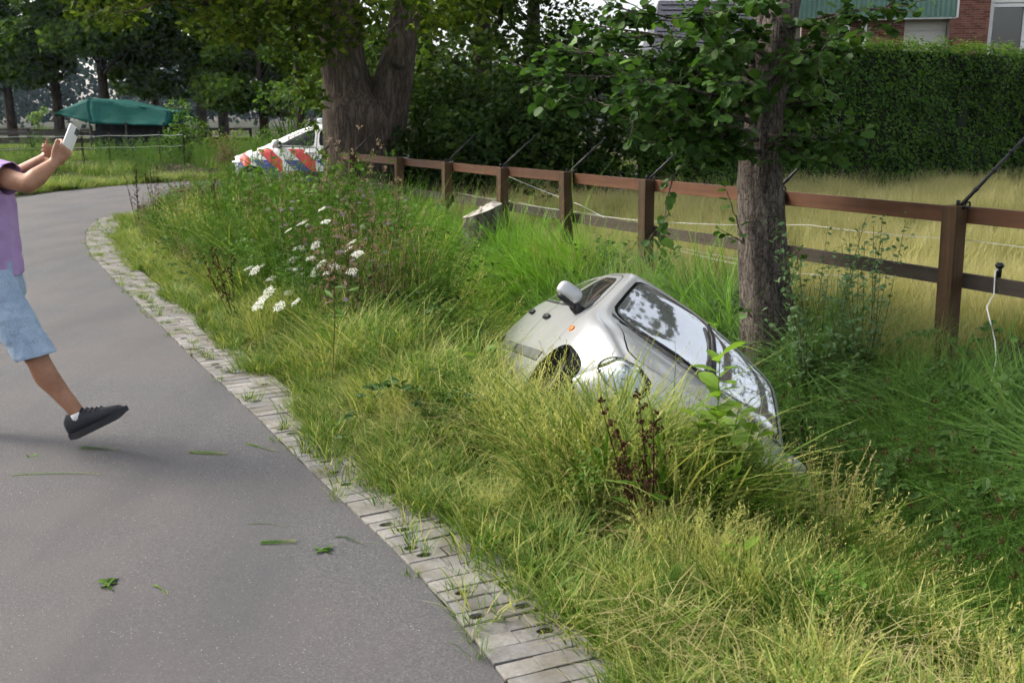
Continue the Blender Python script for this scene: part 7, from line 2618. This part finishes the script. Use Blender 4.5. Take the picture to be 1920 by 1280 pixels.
q = at(1345, 960, 4.10); z0 = gz(q.x, q.y)
leafy('sapling', 'light green broad-leaved sapling in front of the car bonnet', 'sapling', (q.x, q.y, z0), [((-.02, 0, .80), 30, .125, .55), ((.08, .03, .56), 20, .115, .55), ((-.10, .02, .52), 18, .115, .55), ((.17, 0, .46), 15, .11, .6), ((.02, -.05, .44), 15, .12, .55)], L_['lime'], G['herb'], 71)
q = at(1440, 930, 4.25); z0 = gz(q.x, q.y)
leafy('sapling', 'lower yellowish sapling at the end of the bonnet beside the ditch', 'sapling', (q.x, q.y, z0), [((-.04, 0, .50), 13, .10, .6), ((.08, .03, .46), 12, .10, .6), ((-.14, .02, .42), 11, .10, .6), ((.05, .05, .36), 10, .09, .6), ((.14, -.03, .40), 10, .09, .6)], L_['lime'], G['herb'], 72)
q = at(720, 415, 15.2)
leafy('sapling', 'bright green nettle-like plant before the fence posts by the oak', 'plant', (q.x, q.y, gz(q.x, q.y)), [((U(-.25, .25), U(-.1, .1), U(.5, .85)), 12, .13, .5) for _ in range(6)], G['herb'], G['herb'], 73)
q = at(840, 730, 5.9)
leafy('low_plant', 'cluster of broad yellow-green leaves at the wheel of the car', 'plant', (q.x, q.y, gz(q.x, q.y)), [((U(-.25, .25), U(-.1, .1), U(.12, .28)), 6, .09, .7) for _ in range(7)], L_['lime'], G['herb'], 74)
q = at(1400, 1080, 3.2)
leafy('low_plant', 'single bright green broad leaf plant on the near bank', 'plant', (q.x, q.y, gz(q.x, q.y)), [((U(-.05, .05), U(-.05, .05), U(.2, .3)), 5, .10, .35) for _ in range(2)], L_['lime'], G['herb'], 75)


# blue-green shrub against the alder foot and along the fence
def shrub(px, py, Y, H, label, seed, ns=12, spread=.35, L=.035, mat='shrub', n_=46):
    random.seed(seed); q = at(px, py, Y); z0 = gz(q.x, q.y); root = empty('shrub', (q.x, q.y, z0)); tag(root, label, 'shrub')
    T = TB(); T2 = TB()
    for k in range(ns):
        a = U(0, 6.28); top = Vector((math.cos(a) * spread * U(.2, 1), math.sin(a) * spread * U(.2, .8), H * U(.55, 1)))
        mid = top * .5 + Vector((U(-.05, .05), U(-.05, .05), .05))
        T.path([Vector((0, 0, -.03)), mid, top], .007, .003, 0)
        for j in range(n_):
            t = U(.2, 1); p0 = (mid * (2 * t) if t < .5 else mid.lerp(top, 2 * t - 1)); w = U(0, 6.28)
            p0 = p0 + Vector((U(-.04, .04), U(-.04, .04), U(-.03, .03)))
            T2.leaf(p0, (math.cos(w), math.sin(w), U(.0, 1.0)), L * U(.7, 1.4), L * U(.45, .7), 0)
    tb_part('stem', T, [G['brown']], root); tb_part('foliage', T2, [L_[mat]], root)


shrub(1520, 690, 7.1, 1.75, 'bushy blue-green willow shrub at the foot of the alder', 81, 17, .46, .045)
shrub(1610, 690, 6.9, 1.5, 'smaller blue-green shrub between alder and the near fence post', 82, 13, .40, .042)
shrub(1150, 520, 10.4, .62, 'low dark bramble bush against the fence behind the car roof', 83, 10, .5, .06, 'alder_m', 16)
shrub(1330, 640, 8.2, .6, 'leafy bramble between car roof and alder trunk', 84, 9, .45, .055, 'alder_m', 16)
shrub(1890, 790, 5.4, .62, 'bramble with broad leaves at the right edge of the ditch', 85, 8, .4, .07, 'alder_m', 14)
shrub(1240, 545, 9.5, .75, 'leafy shoots climbing the fence post left of the alder', 86, 6, .2, .06, 'alder_m', 16)


# clump of tall bleached grass at the lip of the ditch
def tall_clump(px, py, Y, H, n_, label, seed, mat, lean=(0, 0), w=.0045, head=True, spread=.12, nm='dry_grass_clump'):
    random.seed(seed); q = at(px, py, Y); z0 = gz(q.x, q.y); root = empty(nm, (q.x, q.y, z0 - .03)); tag(root, label, 'grass clump')
    T = TB(); T2 = TB()
    for k in range(n_):
        a = U(0, 6.28); r_ = U(0, spread); b = Vector((math.cos(a) * r_, math.sin(a) * r_, 0)); h = H * U(.6, 1.05)
        top = b + Vector((lean[0] * h + random.gauss(0, .16) * h, lean[1] * h + random.gauss(0, .12) * h, h))
        mid = b.lerp(top, .55) + Vector((-(top - b).x * .18, 0, .04 * h))
        T.path([b, b.lerp(mid, .5) + Vector((-(top - b).x * .05, 0, .02 * h)), mid, mid.lerp(top, .6), top], w, w * .4, 0, U(0, 1))
        if head and U(0, 1) < .6:
            d = (top - mid).normalized()
            T2 = TB()
            for j in range(13): T2.leaf(top - d * (.012 * j), d + Vector((U(-.5, .5), U(-.5, .5), 0)), U(.012, .024), .006, 0, n=3)
            tb_part('seed_head', T2, [mat], root)
    tb_part('stalks', T, [mat], root)


tall_clump(1545, 985, 3.92, .74, 40, 'bleached straw-coloured grass clump at the lip of the ditch', 91, G['straw'], (-.10, 0), .0062)
tall_clump(1720, 770, 6.0, .95, 60, 'tall dark rushes with brown tufts before the near fence post', 92, G['deep'], (0, 0), .0045, False, .42, 'rush_clump')
tall_clump(760, 640, 7.6, .95, 26, 'tall dry grass stalks standing in the weeds left of the car', 93, G['dry'], (.05, 0), .004, True, .3)
tall_clump(760, 420, 13.8, 1.0, 16, 'pale seeding grass stalks in front of the fence by the stump', 94, G['straw'], (.08, 0), .005, True, .35)
tall_clump(1060, 735, 5.1, .55, 14, 'thin straw stems standing before the front wheel arch', 95, G['dry'], (.10, 0), .003, True, .3)


# green litter lying on the asphalt
def litter(px, py, L, az, label, seed, kind='blade', n_=3):
    random.seed(seed); q = on_ground(px, py, .015); _f = fields([q.x], [q.y]); _w = float(_f[1][0] / (_f[1][0] + _f[2][0])); root = empty('grass_clipping', (q.x, q.y, .025 * (1 - (2 * _w - 1) ** 2) - .001), az); tag(root, label, 'clipping')
    T = TB()
    if kind == 'blade':
        for k in range(n_):
            pts = [Vector((L * (t - .5), U(-.01, .01) + .015 * math.sin(t * 4 + k), .004 + .004 * U(0, 1))) for t in (0, .25, .5, .75, 1)]
            T.path(pts, .006, .002, 0, U(0, 1))
        m_ = 'blades'
    else:
        for k in range(n_):
            a = U(0, 6.28); T.leaf((U(-.02, .02), U(-.02, .02), .006), (math.cos(a), math.sin(a), U(-.05, .22)), L * U(.5, .8), L * .25, 0)
        m_ = 'leaves'
    tb_part(m_, T, [G['lush'] if kind == 'blade' else G['herb']], root)


litter(108, 891, .40, .1, 'long grass stalk lying on the road below the shoe', 1, n_=2)
litter(390, 848, .19, -.05, 'small bunch of grass on the asphalt right of the shoe', 2, n_=9)
litter(185, 842, .2, -.1, 'thin grass blades under the raised shoe', 3, n_=5)
litter(58, 857, .06, .4, 'curled leaf at the left of the road', 4, 'leaf', 3)
litter(200, 1098, .075, 1.4, 'green leafy sprig lying on the near asphalt', 5, 'leaf', 9)
litter(302, 1108, .10, -.5, 'short grass blade right of the leafy sprig on the near asphalt', 6, n_=2)
litter(522, 1014, .14, .1, 'tangle of yellowish grass on the road in front of the pavers', 7, n_=7)
litter(606, 1028, .06, .2, 'small green leafy piece beside the paver strip', 8, 'leaf', 10)
litter(490, 835, .22, -.5, 'pale dry stalks lying towards the paver edge', 9, n_=3)
litter(500, 982, .16, -.05, 'faint dry blade on the middle of the near road', 10, n_=1)
litter(655, 1008, .14, -.4, 'curved straw next to the paver strip', 11, n_=2)
# ------------------------------------------------------------------ thin air that adds to the painted-in blue of the far wood
def haze():
    mb = MB(); mb.box((-20, 130, 9.2), (330, 360, 23.4)); me = mb.mesh('haze')
    m = bpy.data.materials.new('haze'); m.use_nodes = True; nt = m.node_tree; nt.nodes.clear()
    out = nt.nodes.new('ShaderNodeOutputMaterial'); v = nt.nodes.new('ShaderNodeVolumePrincipled')
    v.inputs['Color'].default_value = (.62, .78, 1.0, 1); v.inputs['Density'].default_value = HAZE; v.inputs['Anisotropy'].default_value = .3
    nt.links.new(v.outputs[0], out.inputs['Volume'])
    o = link('haze', me, None, m); tag(o, 'faint bluish haze in the air over the fields', 'haze', kind='stuff')


HAZE = .00016
haze()
